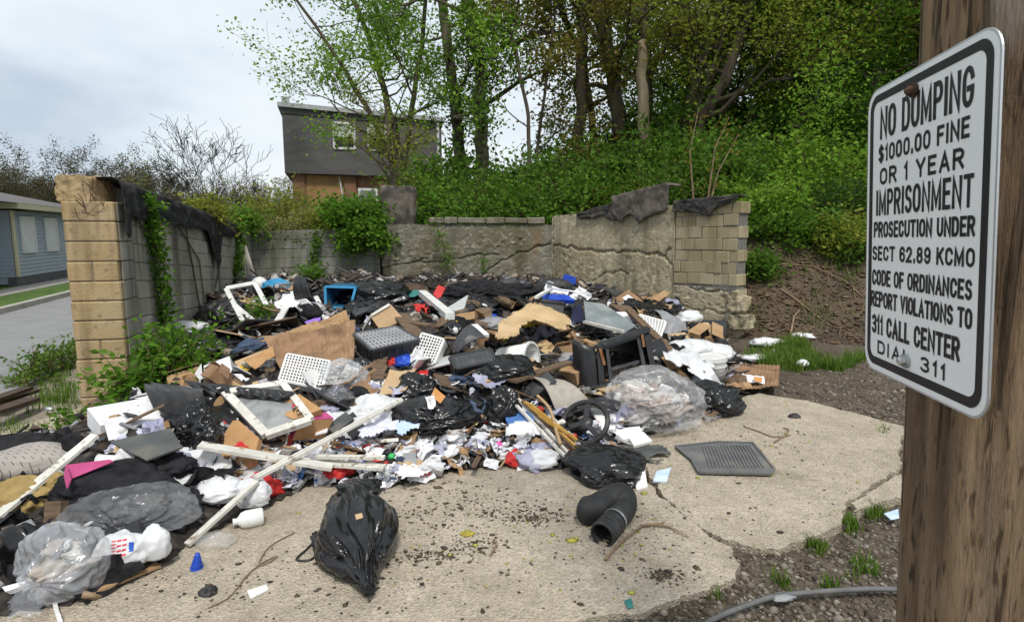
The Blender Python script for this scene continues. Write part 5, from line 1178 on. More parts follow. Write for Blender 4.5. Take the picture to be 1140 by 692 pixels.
drape('clear_sheet', 'clear film spread on the slab under the right black bag', 'plastic film', [(776, 462), (820, 448), (822, 460), (785, 474)], 'clear_film', .02, .02, 25, fr=4)
t_, p_ = soft_panel('cardboard_sheet', 'flat wet brown cardboard on the ground right of the bucket', 'cardboard', [(818, 408), (868, 406), (866, 434), (806, 434)], .012, 'cardboard_wet', (0, 0, 1), .05, .03, 27, res=(80, 40), corr=13)
soft_panel('paper_wrapper', 'crumpled white and orange wrapper on the flat wet cardboard', 'wrapper', [(826, 416), (850, 420), (852, 427), (824, 425)], .004, 'paper_white', (0, -.2, .97), .10, .02, 29)
panel('orange_card', 'orange piece sticking out of the wrapper on the flat wet cardboard', 'card', [(839, 419), (849, 420), (848, 425), (840, 424)], .004, 'orange', (0, -.2, .97), .13)
for i, (a, lb) in enumerate([([(700, 486), (716, 480), (726, 490), (706, 496)], 'white foam board lying below the huge see-through bag'), ([(686, 477), (712, 474), (716, 484), (688, 490)], 'larger white foam board beside the steering wheel'), ([(655, 452), (690, 462), (684, 478), (670, 476)], 'white foam board under the steering wheel')]):
    panel('foam_board', lb, 'foam board', a, .025, 'foam_white', (0, -.25, .96), .06)
bag('blue_rag', 'bright blue rag in front of the oven', 'rag', 680, 435, 30, 14, 'blue', dep=.7, wr=.35, seed=99, sub_=4)
bag('brown_fur', 'orange brown fluffy rag by the steering wheel', 'rag', 665, 455, 20, 16, 'wood_raw', dep=.7, wr=.3, seed=100, sub_=4)

# ---- back of the heap --------------------------------------------------
bag('pillow', 'plaid dark and white pillow by the foot of the left wall', 'pillow', 213, 382, 62, 24, 'check_print', dep=.7, wr=.06, lump=.12, seed=101, yaw=.2, flat=1)
bag('pillow', 'plain white pillow behind the plaid pillow at the left wall', 'pillow', 209, 366, 52, 18, 'white_bag', dep=.6, wr=.06, seed=102, flat=1, yaw=-.3)
n_q = (-.1, -.8, .6); p0 = hit(272, 345, .25); Q4 = plane_pts([(252, 321), (284, 315), (297, 340), (271, 358)], p0, n_q); t = thing('white_framework', 'white wooden frame standing tilted near the left rear corner', 'frame', sum(Q4, Vector()) / 4); mb = MB()  # bare white frame of three bars and a brace
for k, (a, b_) in enumerate(((0, 1), (1, 2), (3, 0))): mb.bar(Q4[a], Q4[b_], .055, .03 + .003 * k, n_q)
mb.build('frame_bar', 'white_plastic', t); mb = MB(); mb.bar(Q4[0].lerp(Q4[3], .5), plane_pts([(283, 357)], p0, n_q)[0], .05, .025, n_q); mb.build('brace', 'white_plastic', t)
wire('bamboo_cane', 'thin cane lying across the white frame', [(262, 325), (280, 336), (300, 344), (312, 346)], .008, 'wood_raw', .25, cat='cane')
t = thing('white_globe', 'round white lamp globe in the left rear corner', 'globe', hit(289, 316, .12)); s = mpp(t.location); c = t.location; mb = MB(); mb.blob(lambda p: c + Vector((p.x, p.y, p.z * .95)) * 8.5 * s, 4); mb.build('globe', 'white_plastic', t, smooth=True); mb = MB(); mb.lathe([(3 * s, 0), (3.4 * s, -9 * s), (0, -9 * s)], Matrix.Translation(c), 14); mb.build('collar', 'grey_plastic', t)
bag('blue_tarp', 'crumpled light blue tarp behind the white globe', 'tarp', 308, 321, 30, 18, 'blue_cloth', dep=.7, wr=.35, seed=104, sub_=4)
beam('pale_pole', 'pale grey pipe lying behind the blue tarp', 'pipe', (308, 318), (328, 316), .06, .06, 'pale_plastic', .15)
n_c = (-.2, -.95, .2); o, pts = soft_panel('office_chair_back', 'black curved chair back standing in front of the small rear bush', 'chair back', [(329, 308), (341, 309), (352, 336), (330, 334)], .03, 'plastic_black', n_c, .25, .005, 3, fold=lambda u, v: .06 * math.sin(v * 3), anchor=(338, 330))
drape('white_shirt', 'white shirt spread behind the corrugated cardboard', 'shirt', [(304, 356), (312, 344), (330, 343), (340, 350), (332, 362), (312, 362)], 'paper_white', .14, .05, 31, fr=2.5)
panel('white_plank', 'white plank standing behind the white shirt', 'plank', [(302, 362), (314, 342), (320, 344), (310, 362)], .02, 'white_plastic', (-.2, -.8, .5), .2)
bag('black_hat', 'round black fabric ball on the pierced tray', 'fabric', 344, 348, 28, 20, 'fabric_black', dep=.8, wr=.06, seed=106, sub_=4)
soft_panel('purple_strap', 'bright purple band below the black fabric ball', 'band', [(339, 358), (357, 353), (357, 358), (342, 362)], .01, 'purple', UPN, .2, .01, 3)
# blue tub lying on its side, mouth to the camera
n_t = Vector((.08, -.96, .25)).normalized(); T4 = plane_pts([(362, 319), (396, 320), (390, 343), (363, 342)], hit(378, 340, .1), n_t); t = thing('blue_tub', 'dark blue storage tub tipped with its open mouth to the front near the rear wall', 'tub', sum(T4, Vector()) / 4); mb = MB(); obox(mb, T4, (.03, .4, .02), .012); mb.build('body', 'blue_tub', t); mb = MB()
for a, b_ in ((0, 1), (1, 2), (2, 3), (3, 0)): mb.bar(T4[a], T4[b_], .035, .03 + .002 * a, n_t)
mb.build('rim', 'blue_cloth', t)
drape('teal_cloth', 'teal green cloth near the rear wall', 'cloth', [(441, 334), (452, 330), (468, 334), (470, 340), (450, 344)], 'teal', .12, .04, 33)
bag('brown_mound', 'brown boarded lump at the foot of the cracked rear wall', 'lump', 455, 326, 44, 20, 'soil', dep=.6, seed=108, sub_=4)
beam('white_box', 'long white box slanting up in the rear middle', 'box', (470, 326), (501, 352), .11, .08, 'white_plastic', .2, .16, rough=0)
panel('red_box', 'bright red box behind the long white box', 'box', [(482, 327), (488, 317), (496, 320), (489, 334)], .08, 'red', (-.1, -.8, .6), .24)
panel('pale_tray', 'pale blue grey plastic tray standing right of the long white box', 'tray', [(492, 346), (521, 328), (517, 342), (508, 352)], .02, 'pale_plastic', (-.3, -.7, .6), .2)
drape('red_cloth', 'red cloth behind the long white box', 'cloth', [(459, 350), (478, 347), (482, 352), (470, 356)], 'red', .12, .03, 35)
for i, (a, b_, lb) in enumerate([((445, 350), (470, 380), 'reddish brown board behind the standing white crate'), ((452, 358), (478, 362), 'brown board lying flat behind the standing white crate'), ((490, 322), (540, 338), 'pale stick across the rear middle')]):
    beam('brown_board', lb, 'board', a, b_, [.16, .12, .03][i], .02, ['wood_brown', 'wood_brown', 'wood_raw'][i], .16, seed=20 + i)
soft_panel('black_fender', 'black plastic fender with a slot behind the tipped black crate', 'fender', [(504, 386), (524, 362), (541, 376), (510, 393)], .012, 'plastic_char', (-.1, -.6, .8), .22, .01, 37, fold=lambda u, v: .06 * math.sin(u * 3))
beam('white_bracket', 'white plastic bracket above the black fender', 'bracket', (528, 362), (541, 374), .07, .03, 'white_plastic', .26)
for i, (a, m_, lb) in enumerate([((549, 380, 24, 9), 'yellow', 'yellow plastic bag left of the tan sheet'), ((590, 360, 16, 12), 'yellow', 'yellow pouch at the peak of the tan sheet'), ((545, 353, 16, 8), 'blue', 'blue rag in the rear middle'), ((560, 347, 12, 10), 'red', 'red rag near the rear middle'), ((541, 318, 14, 9), 'pink', 'pale pink bundle by the rear wall'), ((548, 361, 38, 14), 'grey_plastic', 'grey hood shaped piece behind the fender'), ((560, 363, 24, 16), 'denim', 'blue jeans bundled behind the tan sheet'), ((574, 362, 14, 14), 'pale_plastic', 'pale grey jug behind the tan sheet'), ((535, 348, 18, 16), 'white_plastic', 'white plastic pot in the rear middle'), ((520, 346, 30, 22), 'wood_brown', 'brown woven lump right of the pale tray'),
        ((436, 404, 16, 12), 'red', 'dark red cloth under the ribbed crate'), ((452, 403, 24, 14), 'blue', 'royal blue cloth right of the ribbed crate'), ((471, 418, 26, 10), 'red', 'red cloth beside the black bag mouth'), ((475, 432, 18, 20), 'white_bag', 'white rag beside the black bag mouth'), ((430, 441, 18, 8), 'blue', 'small navy blue rag below the brown paper')]):
    bag('loose_rag', lb, 'rag', *a, m_, dep=.8, wr=.35, lump=.3, seed=110 + i, sub_=4, group='coloured rags in the heap')
for i, (a, b_, w_) in enumerate([((505, 318), (530, 330), .02), ((520, 316), (560, 322), .03), ((545, 326), (585, 334), .025), ((556, 314), (590, 345), .04), ((575, 312), (598, 355), .08), ((530, 330), (560, 318), .015), ((580, 318), (590, 340), .03)]):
    beam('charred_stick', 'charred black stick in the tangle along the rear wall', 'stick', a, b_, w_, w_ * .6, 'rubber', .2, .26, group='charred sticks in the rear tangle', seed=30 + i)
bag('tangled_netting', 'tangle of black netting along the cracked rear wall', 'netting', 545, 328, 90, 24, 'fabric_black', dep=.5, wr=.5, lump=.4, seed=130)
# net umbrella leaning in the left rear corner
t = thing('folded_umbrella', 'folded dirty white garden umbrella leaning in the left rear corner', 'umbrella', aty(280, 305, 11.4)); base = aty(277, 316, 11.3); tip = aty(268, 258, 11.75); mb = MB(); n_ = 14; vs_ = []
for j in range(12):
    f = j / 11; c = base.lerp(tip, f); rad = .16 * (1 - f) ** .8 + .012
    for k in range(n_ * 2): a = math.pi * k / n_; rr_ = rad * (1.0 if k % 2 else .72); vs_.append(c + Vector((math.cos(a) * rr_, math.sin(a) * rr_ * .6, 0)))
mb.add(vs_, [(j * 28 + k, j * 28 + (k + 1) % 28, j * 28 + 28 + (k + 1) % 28, j * 28 + 28 + k) for j in range(11) for k in range(28)]); mb.build('canopy', 'beige_plastic', t, smooth=False)
mb = MB(); mb.tube([base + Vector((0, 0, -.3)), tip + (tip - base).normalized() * .12], .014, 8); mb.build('pole', 'pale_plastic', t)
wire('hanging_cable', 'pale loop of cable beside the folded umbrella', [(270, 262), (279, 275), (286, 284), (280, 284)], .008, 'pale_plastic', .0)

# ---- front litter: named pieces ---------------------------------------
def dish(label, cx, cy, rpx, m, tilt=.3, yaw=0, lift=.1, name='plastic_bowl'):
    t = thing(name, label, 'bowl', hit(cx, cy, lift)); s = mpp(t.location); r_ = rpx * s; Mx = Matrix.Translation(t.location) @ Matrix.Rotation(yaw, 4, 'Z') @ Matrix.Rotation(tilt, 4, 'X')
    mb = MB(); mb.lathe([(0, -.25 * r_), (.6 * r_, -.25 * r_), (r_, .15 * r_), (.95 * r_, .15 * r_), (.57 * r_, -.2 * r_), (0, -.2 * r_)], Mx, 26); mb.build('bowl', m, t, smooth=True)
    mb = MB(); mb.lathe([(.93 * r_, .15 * r_), (1.08 * r_, .15 * r_), (1.08 * r_, .22 * r_), (.95 * r_, .22 * r_)], Mx, 26); mb.build('rim', m, t); return t
dish('shallow white bowl behind the black bag in the middle', 499, 425, 13, 'white_plastic', .2)
dish('second white lid lying under the shallow bowl', 503, 432, 13, 'pale_plastic', .1, lift=.05)
panel('brown_box', 'small open wooden box beside the tipped black crate', 'box', [(533, 420), (553, 414), (556, 420), (536, 427)], .06, 'wood_raw', (0, -.4, .9), .14)
panel('orange_card', 'orange card lying on top of the middle black bag', 'card', [(484, 431), (496, 441), (490, 449), (480, 440)], .004, 'orange', (-.3, -.6, .7), .3)
soft_panel('paper_wrapper', 'red and white crumpled wrapper on the middle black bag', 'wrapper', [(474, 443), (484, 440), (486, 452), (478, 457)], .003, 'paper_white', (-.2, -.6, .75), .3, .03, 39)
drape('lilac_clothes', 'heap of lilac grey clothes in the middle of the heap', 'clothes', [(523, 445), (545, 430), (566, 428), (570, 438), (552, 448), (530, 452)], 'lilac_cloth', .12, .06, 41, fr=3)
bag('yellow_bottle', 'pale yellow bottle by the bent wooden rod', 'bottle', 585, 433, 20, 16, 'cardboard_pale', dep=.8, wr=.05, seed=140, sub_=4)
bag('patterned_rag', 'navy rag with bright spots beside the sticks', 'rag', 622, 452, 24, 18, 'navy', dep=.8, wr=.3, seed=141, sub_=4)
for i, (cx, cy, w_, h_, m_, lb) in enumerate([(555, 495, 12, 11, 'pink', 'bright pink ball among the front litter'), (436, 508, 9, 8, 'green_bright', 'bright green cap on the front litter'), (601, 456, 9, 8, 'red', 'tiny red ball beside the sticks'), (595, 449, 10, 8, 'blue', 'tiny blue ball beside the sticks'), (404, 446, 12, 10, 'red', 'red and white ball by the white rags')]):
    bag('small_ball', lb, 'ball', cx, cy, w_, h_, m_, dep=1, wr=.05, lump=.1, seed=150 + i, sub_=3)
panel('white_foam_block', 'white square foam block at the front edge of the litter', 'foam', [(574, 502), (590, 500), (591, 520), (576, 524)], .05, 'foam_white', (0, -.7, .7), .06)
panel('brown_card', 'brown card beside the white square foam block', 'card', [(591, 503), (602, 506), (600, 520), (591, 522)], .01, 'cardboard', (0, -.6, .8), .06)
panel('red_packet', 'flat red packet at the front edge of the litter', 'packet', [(460, 520), (476, 516), (479, 526), (462, 529)], .02, 'red', (0, -.4, .9), .08)
panel('grey_card', 'dark grey square at the front litter left of the red packet', 'card', [(448, 504), (463, 503), (464, 516), (450, 517)], .012, 'grey_plastic', (0, -.5, .86), .1)
panel('black_board', 'black flat board under the broken pole left of the white rags', 'board', [(366, 478), (393, 458), (408, 476), (384, 497)], .03, 'plastic_black', (-.1, -.6, .8), .1)
panel('grey_tray', 'grey flat tray behind the broken pole', 'tray', [(362, 474), (385, 458), (394, 466), (372, 482)], .02, 'slate', (0, -.5, .86), .16)
bag('white_rags', 'pile of white rags under the upper end of the broken pole', 'rags', 418, 458, 64, 34, 'white_bag', dep=.8, wr=.25, lump=.3, seed=160)
bag('white_rags', 'grey white rags below the upper end of the broken pole', 'rags', 428, 476, 40, 26, 'white_bag', dep=.8, wr=.25, lump=.3, seed=161)
drape('newspaper', 'spread sheets of lilac grey newspaper in the front litter', 'newspaper', [(398, 500), (420, 486), (452, 474), (456, 486), (432, 504), (402, 512)], 'paper_lilac', .10, .05, 43, fr=3.2)
drape('newspaper', 'pale printed papers spread at the front edge below the red packet', 'newspaper', [(440, 538), (452, 526), (478, 526), (484, 536), (462, 546), (444, 548)], 'paper_white', .05, .04, 45, fr=3.2)
drape('newspaper', 'white and red papers left of the stick bundle', 'newspaper', [(560, 492), (580, 484), (600, 488), (604, 498), (580, 506), (562, 502)], 'paper_white', .07, .04, 47, fr=3.2)
drape('blue_wrapper', 'light blue and white wrapping in the front litter', 'wrapper', [(438, 496), (452, 486), (468, 490), (470, 500), (446, 504)], 'paper_blue', .1, .05, 49, fr=3)
panel('paper_sheet', 'crumpled lilac sheet of paper right of the pizza box', 'paper', [(352, 463), (366, 457), (374, 466), (362, 474)], .004, 'paper_lilac', (0, -.5, .86), .2)
bag('crumpled_film', 'grey crumpled film right of the flat pizza box', 'plastic film', 376, 444, 34, 22, 'grey_film', dep=.8, wr=.4, lump=.3, seed=163, sub_=4)

for i, (px, lb) in enumerate([([(470, 345), (500, 335), (540, 338), (560, 352), (520, 362), (480, 358)], 'black plastic sheet in the rear middle of the heap'), ([(380, 350), (410, 340), (440, 346), (430, 362), (395, 364)], 'black plastic sheet right of the blue tub'), ([(640, 360), (680, 352), (700, 345), (700, 372), (660, 380)], 'black plastic sheet behind the oven'), ([(690, 345), (730, 340), (745, 352), (720, 362)], 'black plastic sheet at the foot of the side wall')]):
    drape('black_sheet', lb, 'plastic sheet', px, 'bag_black' if i % 2 else 'bag_black_dull', .07, .09, 200 + i, fr=2.4, group='black plastic sheets in the heap')
# ---- repeated small litter ---------------------------------------------
def scrap_mesh(seed, size, crumple, m, nu=7):
    rr = random.Random(seed); s = Vector((seed * 1.3, seed * .7, 0)); G = np.zeros((nu + 1, nu + 1, 3)); asp = rr.uniform(.55, 1)
    for i in range(nu + 1):
        for j in range(nu + 1):
            u, v = i / nu - .5, j / nu - .5; p = Vector((u * 2.2, v * 2.2, 0)) + s
            G[i, j] = (size * (u + .14 * mnoise.noise(p * 1.7)), size * asp * (v + .14 * mnoise.noise(p * 1.9 + Vector((9, 0, 0)))), size * crumple * (mnoise.noise(p) + .5 * ridge(p * 2)))
    mb = MB(); mb.grid(G); return mb
def place_litter(name, label, cat, group, protos, n, pick, lift=.012, tilt=.45, sc=(.7, 1.4)):
    spots_l = []
    for i in range(n):
        p = hit(*pick(), 0)
        if p.y < 12.0 and inside(np.array([p.x]), np.array([p.y]), poly)[0]: spots_l.append(p)
    for i, p in enumerate(spots_l):
        if i < len(protos): o = protos[i]
        else: o = protos[i % len(protos)].copy(); COL.objects.link(o)
        s = rnd.uniform(*sc) * min(1.5, max(.8, p.y / 5.5))
        o.location = p + Vector((0, 0, lift + .03 * rnd.random())); o.rotation_euler = (rnd.gauss(0, tilt), rnd.gauss(0, tilt), rnd.uniform(0, 6.28)); o.scale = (s,) * 3; tag(o, label, cat, group)
    for o in protos[len(spots_l):]: bpy.data.objects.remove(o)
def pick_front():
    while True:
        x = rnd.uniform(215, 690); y = rnd.gauss(505, 26)
        if 440 < y < 560: return x, y
def pick_all():
    while True:
        x = rnd.uniform(120, 820); y = rnd.uniform(325, 545)
        if rnd.random() < .4 + .6 * (y > 430): return x, y
def pick_mid(): return pick_front() if rnd.random() < .6 else pick_all()
KEEP = [(165, 495, 40), (98, 524, 32), (330, 453, 30), (262, 497, 42), (338, 478, 28), (290, 455, 45), (428, 380, 40), (338, 412, 35), (475, 388, 25), (595, 378, 45), (607, 398, 25), (525, 402, 28), (700, 405, 42), (651, 470, 26), (605, 475, 30), (579, 467, 18), (793, 403, 32), (340, 378, 45), (480, 462, 42), (499, 425, 16), (485, 340, 25), (428, 352, 22), (378, 330, 25), (270, 340, 28), (625, 440, 35), (675, 352, 30), (220, 480, 30), (205, 450, 30), (672, 512, 45), (381, 424, 28), (443, 425, 24), (214, 378, 30), (727, 450, 55), (545, 438, 24), (425, 462, 30), (425, 495, 26)]
def pick_clear():
    for _ in range(60):
        x, y = pick_all()
        if all((x - a) ** 2 + ((y - b_) * 1.3) ** 2 > c_ * c_ for a, b_, c_ in KEEP): break
    return x, y
def pick_back():
    for _ in range(80):
        x, y = pick_clear()
        if y < 462 and (y > 350 or rnd.random() < .6): break
    return x, y
def pick_left(): return rnd.uniform(0, 260), rnd.uniform(500, 640)
def protos(name, m, seeds, size, cr): return [scrap_mesh(s, size, cr, m).build(name, m, origin=(0, 0, 0), smooth=False, solid=.002) for s in seeds]
place_litter('paper_scrap', 'crumpled white paper scrap lying in the loose litter', 'paper scrap', 'white paper scraps in the litter', protos('paper_scrap', 'paper_white', range(6), .13, .2), 85, pick_front)
place_litter('paper_scrap', 'white paper scrap with grey print in the loose litter', 'paper scrap', 'grey printed scraps in the litter', protos('paper_scrap', 'paper_print_dark', range(10, 15), .16, .18), 75, pick_front)
place_litter('printed_scrap', 'white paper scrap printed with red in the litter', 'wrapper', 'red printed scraps in the litter', protos('printed_scrap', 'paper_print_red', range(60, 65), .15, .2), 60, pick_mid)  # printed paper scraps, here and on the next line
place_litter('printed_scrap', 'white paper scrap printed with blue in the litter', 'wrapper', 'blue printed scraps in the litter', protos('printed_scrap', 'paper_print_blue', range(66, 70), .12, .25), 40, pick_mid)
place_litter('lilac_scrap', 'lilac grey newsprint scrap lying in the loose litter', 'wastepaper', 'lilac newsprint scraps in the litter', protos('lilac_scrap', 'paper_lilac', range(10, 15), .13, .22), 120, pick_mid)  # lilac paper scraps, same sort as the white ones
place_litter('paper_scrap', 'white paper scrap further back among the heap', 'paper scrap', 'white paper scraps at the back of the heap', protos('paper_scrap', 'paper_white', range(6), .2, .25), 80, pick_clear)
place_litter('cloth_scrap', 'crumpled tan cloth scrap in the heap', 'cloth scrap', 'tan cloth scraps in the heap', protos('cloth_scrap', 'tan_cloth', range(70, 73), .2, .35), 22, pick_all)
place_litter('cloth_scrap', 'crumpled grey cloth scrap in the heap', 'cloth scrap', 'grey cloth scraps in the heap', protos('cloth_scrap', 'lilac_cloth', range(73, 76), .22, .4), 30, pick_all)
place_litter('film_scrap', 'scrap of black plastic film in the heap', 'film scrap', 'black film scraps in the heap', protos('film_scrap', 'bag_black_dull', range(20, 26), .2, .4), 60, pick_back)
place_litter('film_scrap', 'scrap of clear plastic film in the loose litter', 'film scrap', 'clear film scraps in the litter', protos('film_scrap', 'clear_film', range(30, 34), .16, .4), 40, pick_front)
for cm, cn, nn_ in (('red', 'red', 26), ('blue_light', 'light blue', 16), ('cardboard', 'brown cardboard', 62), ('wood_brown', 'dark brown', 40), ('yellow', 'yellow', 8), ('green_bright', 'green', 5), ('denim', 'dull blue', 18), ('grey_plastic', 'grey', 34), ('orange', 'orange', 8)):
    place_litter('litter_scrap', 'small %s scrap lying in the heap' % cn, 'scrap', '%s scraps in the heap' % cn, protos('litter_scrap', cm, range(40, 43), .12 if cm != 'cardboard' else .19, .25), nn_, pick_clear if cm not in ('red', 'blue_light') else pick_front)
place_litter('card_scrap', 'brown card scrap lying in the front litter', 'card', 'brown card scraps in the front litter', protos('card_scrap', 'cardboard', range(80, 84), .13, .15), 30, pick_front)
place_litter('film_scrap', 'dark film scrap lying in the front litter', 'film scrap', 'dark film scraps in the front litter', protos('film_scrap', 'bag_black_dull', range(84, 88), .13, .35), 30, pick_front)
place_litter('black_rag', 'scrap of dark clothing in the left part of the heap', 'rag', 'dark rags in the left heap', protos('black_rag', 'fabric_black', range(50, 54), .25, .4), 26, pick_left)
def rag_proto(name, m, r_, seed, wr=.3):
    mb = MB(); mb.blob(bag_fn((0, 0, 0), r_, seed=seed, wr=wr, lump=.45, flat=.5), 4); return mb.build(name, m, origin=(0, 0, 0), smooth=True)
for nm_, m_, cn, cat_, nn_, pk in (('crumpled_rag', 'lilac_cloth', 'grey lilac', 'rag', 16, pick_clear), ('crumpled_rag', 'fabric_black', 'black', 'rag', 18, pick_back), ('crumpled_rag', 'denim', 'dull blue', 'rag', 12, pick_back), ('crumpled_rag', 'wood_brown', 'dark brown', 'rag', 16, pick_back), ('crumpled_rag', 'tan_cloth', 'tan', 'rag', 12, pick_clear), ('small_bag', 'white_bag', 'white plastic', 'bag', 34, pick_clear), ('small_bag', 'bag_black', 'black plastic', 'bag', 14, pick_back), ('small_bag', 'milky_film', 'clear', 'bag', 16, pick_clear), ('crumpled_rag', 'red', 'red', 'rag', 8, pick_clear)):
    place_litter(nm_, 'crumpled %s %s lying among the rubbish' % (cn, cat_), cat_, '%s %ss among the rubbish' % (cn, cat_), [rag_proto(nm_, m_, (.13, .10, .06), nn_ + q_, .3) for q_ in range(3)], nn_, pk, lift=.02, tilt=.3, sc=(.6, 1.25))
def flat_box(m, lm):
    t = thing('crushed_box', None, None); mb = MB(); mb.box((0, 0, 0), (.34, .26, .11)); mb.build('box', m, t)
    mb = MB(); mb.box((.13, .20, .045), (.08, .16, .008), Matrix.Rotation(-.5, 3, 'X')); mb.build('flap', m, t); mb = MB(); mb.box((0, -.19, .05), (.32, .13, .006), Matrix.Rotation(.7, 3, 'X')); mb.build('flap', m, t); mb = MB(); mb.box((-.03, 0, .0565), (.13, .11, .003)); mb.build('printed_panel', lm, t); return t
def bottle_proto(m, cap):
    t = thing('drink_bottle', None, None); mb = MB(); mb.lathe([(0, -.1), (.03, -.1), (.032, -.09), (.030, -.03), (.033, .0), (.032, .05), (.013, .09), (.013, .105)], Matrix.Rotation(R(85), 4, 'X'), 12); mb.build('body', m, t, smooth=True)
    mb = MB(); mb.lathe([(.016, .1), (.016, .118), (0, .118)], Matrix.Rotation(R(85), 4, 'X'), 10); mb.build('cap', cap, t); return t
def cup_proto(m):
    t = thing('drink_cup', None, None); mb = MB(); mb.lathe([(0, -.05), (.03, -.05), (.042, .06), (.039, .06), (.028, -.045), (0, -.045)], Matrix.Rotation(R(75), 4, 'X'), 14); mb.build('body', m, t, smooth=True)
    mb = MB(); mb.lathe([(.041, .055), (.045, .058), (.041, .064)], Matrix.Rotation(R(75), 4, 'X'), 14); mb.build('rim', m, t); return t
def carton_proto(m, lm):
    t = thing('small_carton', None, None); mb = MB(); mb.box((0, 0, 0), (.15, .09, .045)); mb.build('box', m, t); mb = MB(); mb.box((.02, 0, .0245), (.07, .06, .003)); mb.build('printed_panel', lm, t); return t
def scatter_things(proto, label, cat, group, n, pick):
    for i in range(n):
        while True:
            p = hit(*pick(), .03)
            if H(p.x, p.y) > .12 and p.y < 11.8: break
        r = proto if i == 0 else dup(proto); r['label'] = label; r['category'] = cat; r['group'] = group
        r.location = p; r.rotation_euler = (rnd.gauss(0, .35), rnd.gauss(0, .35), rnd.uniform(0, 6.28)); s = rnd.uniform(.8, 1.25); r.scale = (s,) * 3
scatter_things(bottle_proto('clear_film', 'white_plastic'), 'clear plastic drink bottle lying in the heap', 'bottle', 'clear bottles in the heap', 18, pick_all)
scatter_things(bottle_proto('white_plastic', 'blue'), 'white plastic bottle with a blue cap lying in the heap', 'bottle', 'white bottles in the heap', 12, pick_all)
scatter_things(cup_proto('white_plastic'), 'white foam cup lying in the heap', 'cup', 'white cups in the heap', 16, pick_all)
scatter_things(cup_proto('red'), 'red drink cup lying in the heap', 'cup', 'red cups in the heap', 6, pick_front)
scatter_things(carton_proto('cardboard', 'paper_white'), 'small brown carton lying in the heap', 'carton', 'brown cartons in the heap', 16, pick_all)
scatter_things(carton_proto('paper_white', 'logo_red'), 'small white carton with a red panel in the heap', 'carton', 'white and red cartons in the heap', 12, pick_all)
scatter_things(flat_box('cardboard', 'pizza_card'), 'crushed brown cardboard box with open flaps in the heap', 'box', 'crushed brown boxes in the heap', 11, pick_back)
scatter_things(flat_box('cardboard_wet', 'paper_white'), 'crushed wet brown box with a white label in the heap', 'box', 'crushed wet boxes in the heap', 8, pick_back)
scatter_things(flat_box('paper_white', 'paper_print_blue'), 'crushed white box with a blue printed panel in the heap', 'box', 'crushed white boxes in the heap', 8, pick_clear)
def board_proto(m, seed):
    rr = random.Random(seed); mb = MB(); mb.prism([Vector(p) for p in ((-.3, -.12, 0), (.28, -.15, 0), (.33, .1, 0), (.05, .16, 0), (-.27, .12, 0))], (0, 0, .014)); return mb.build('broken_board', m, origin=(0, 0, 0))
for m_, cn, nn_ in (('wood_brown', 'dark brown', 18), ('cardboard_pale', 'pale brown', 14), ('pale_plastic', 'pale grey', 12), ('plastic_char', 'charcoal', 16), ('white_plastic', 'white', 10)):
    place_litter('broken_board', 'broken flat %s board lying in the heap' % cn, 'board', '%s broken boards in the heap' % cn, [board_proto(m_, 1)], nn_, pick_back, lift=.04, tilt=.35, sc=(.5, 1.1))
def stick_proto(m, l, seed):
    mb = MB(); rr = random.Random(seed); mb.box((0, 0, 0), (l, rr.uniform(.015, .05), .014), cham=.002); return mb.build('broken_stick', m, origin=(0, 0, 0))
for m_, cn, nn_ in (('wood_brown', 'brown', 26), ('white_paint', 'white painted', 18), ('wood_raw', 'pale', 20), ('plastic_black', 'black', 26)):
    place_litter('broken_stick', 'short broken %s stick poking from the heap' % cn, 'stick', '%s sticks in the heap' % cn, [stick_proto(m_, .35, 1), stick_proto(m_, .5, 2)], nn_, pick_all, lift=.04, tilt=.3)

# ---- things on the slab and beyond ---------------------------------------
t = thing('fallen_twig', 'forked dead twig lying on the slab below the duct pipe', 'twig', atz(725, 592)); mb = MB()
def tw(px, rad): 
    pts = [atz(*p, .012 + .006 * (i % 2)) for i, p in enumerate(px)]; mb.tube(pts, [rad * (1 - .5 * i / len(pts)) for i in range(len(pts))], 7)
tw([(674, 622), (684, 610), (695, 600), (707, 590), (716, 584)], .009); tw([(712, 585), (728, 583), (745, 586), (758, 592), (767, 597)], .007); tw([(718, 585), (735, 582), (740, 581)], .005); mb.build('stem', 'twig', t, smooth=True)
wire('fallen_twig', 'thin dead twig on the slab right of the huge see-through bag', [(828, 474), (845, 480), (862, 486), (880, 484)], .006, 'twig', .012, cat='twig')
wire('fallen_twig', 'small crooked twig by the upper edge of the floor mat', [(862, 492), (874, 484), (878, 478), (872, 476)], .007, 'twig', .012, cat='twig')
wire('fallen_twig', 'short curled twig on the front of the slab', [(546, 618), (549, 612), (553, 604), (548, 602)], .006, 'twig', .012, cat='twig')
mat('leaf_clump_yellow', (.25, .2, .03), (.4, .33, .06), 60, .8, .4, 90)
bag('leaf_clump', 'yellow clump of blossom on the front of the slab', 'leaves', 520, 594, 11, 5, 'leaf_clump_yellow', dep=.9, wr=.7, lump=.9, seed=170, sub_=4)
wire('rubber_hose', 'long grey rubber hose snaking over the gravel at the lower right', [(776, 700), (800, 686), (830, 674), (860, 664), (890, 660), (930, 657), (970, 655), (1010, 656)], .013, 'rubber_mat', .012, 6, cat='hose')
bag('torn_tape', 'grey wad of tape wrapped on the rubber hose', 'tape', 872, 664, 26, 9, 'grey_plastic', dep=.5, wr=.3, seed=171, sub_=4, yaw=.2)
panel('blue_wrapper', 'small turquoise wrapper lying on the front of the slab', 'wrapper', [(695, 668), (703, 665), (705, 675), (699, 677)], .003, 'teal', (0, 0, 1), .012)
panel('blue_wrapper', 'turquoise and white wrapper at the edge of the slab by the utility pole', 'wrapper', [(984, 571), (1000, 566), (1001, 576), (992, 578)], .004, 'paper_blue', (0, 0, 1), .02)
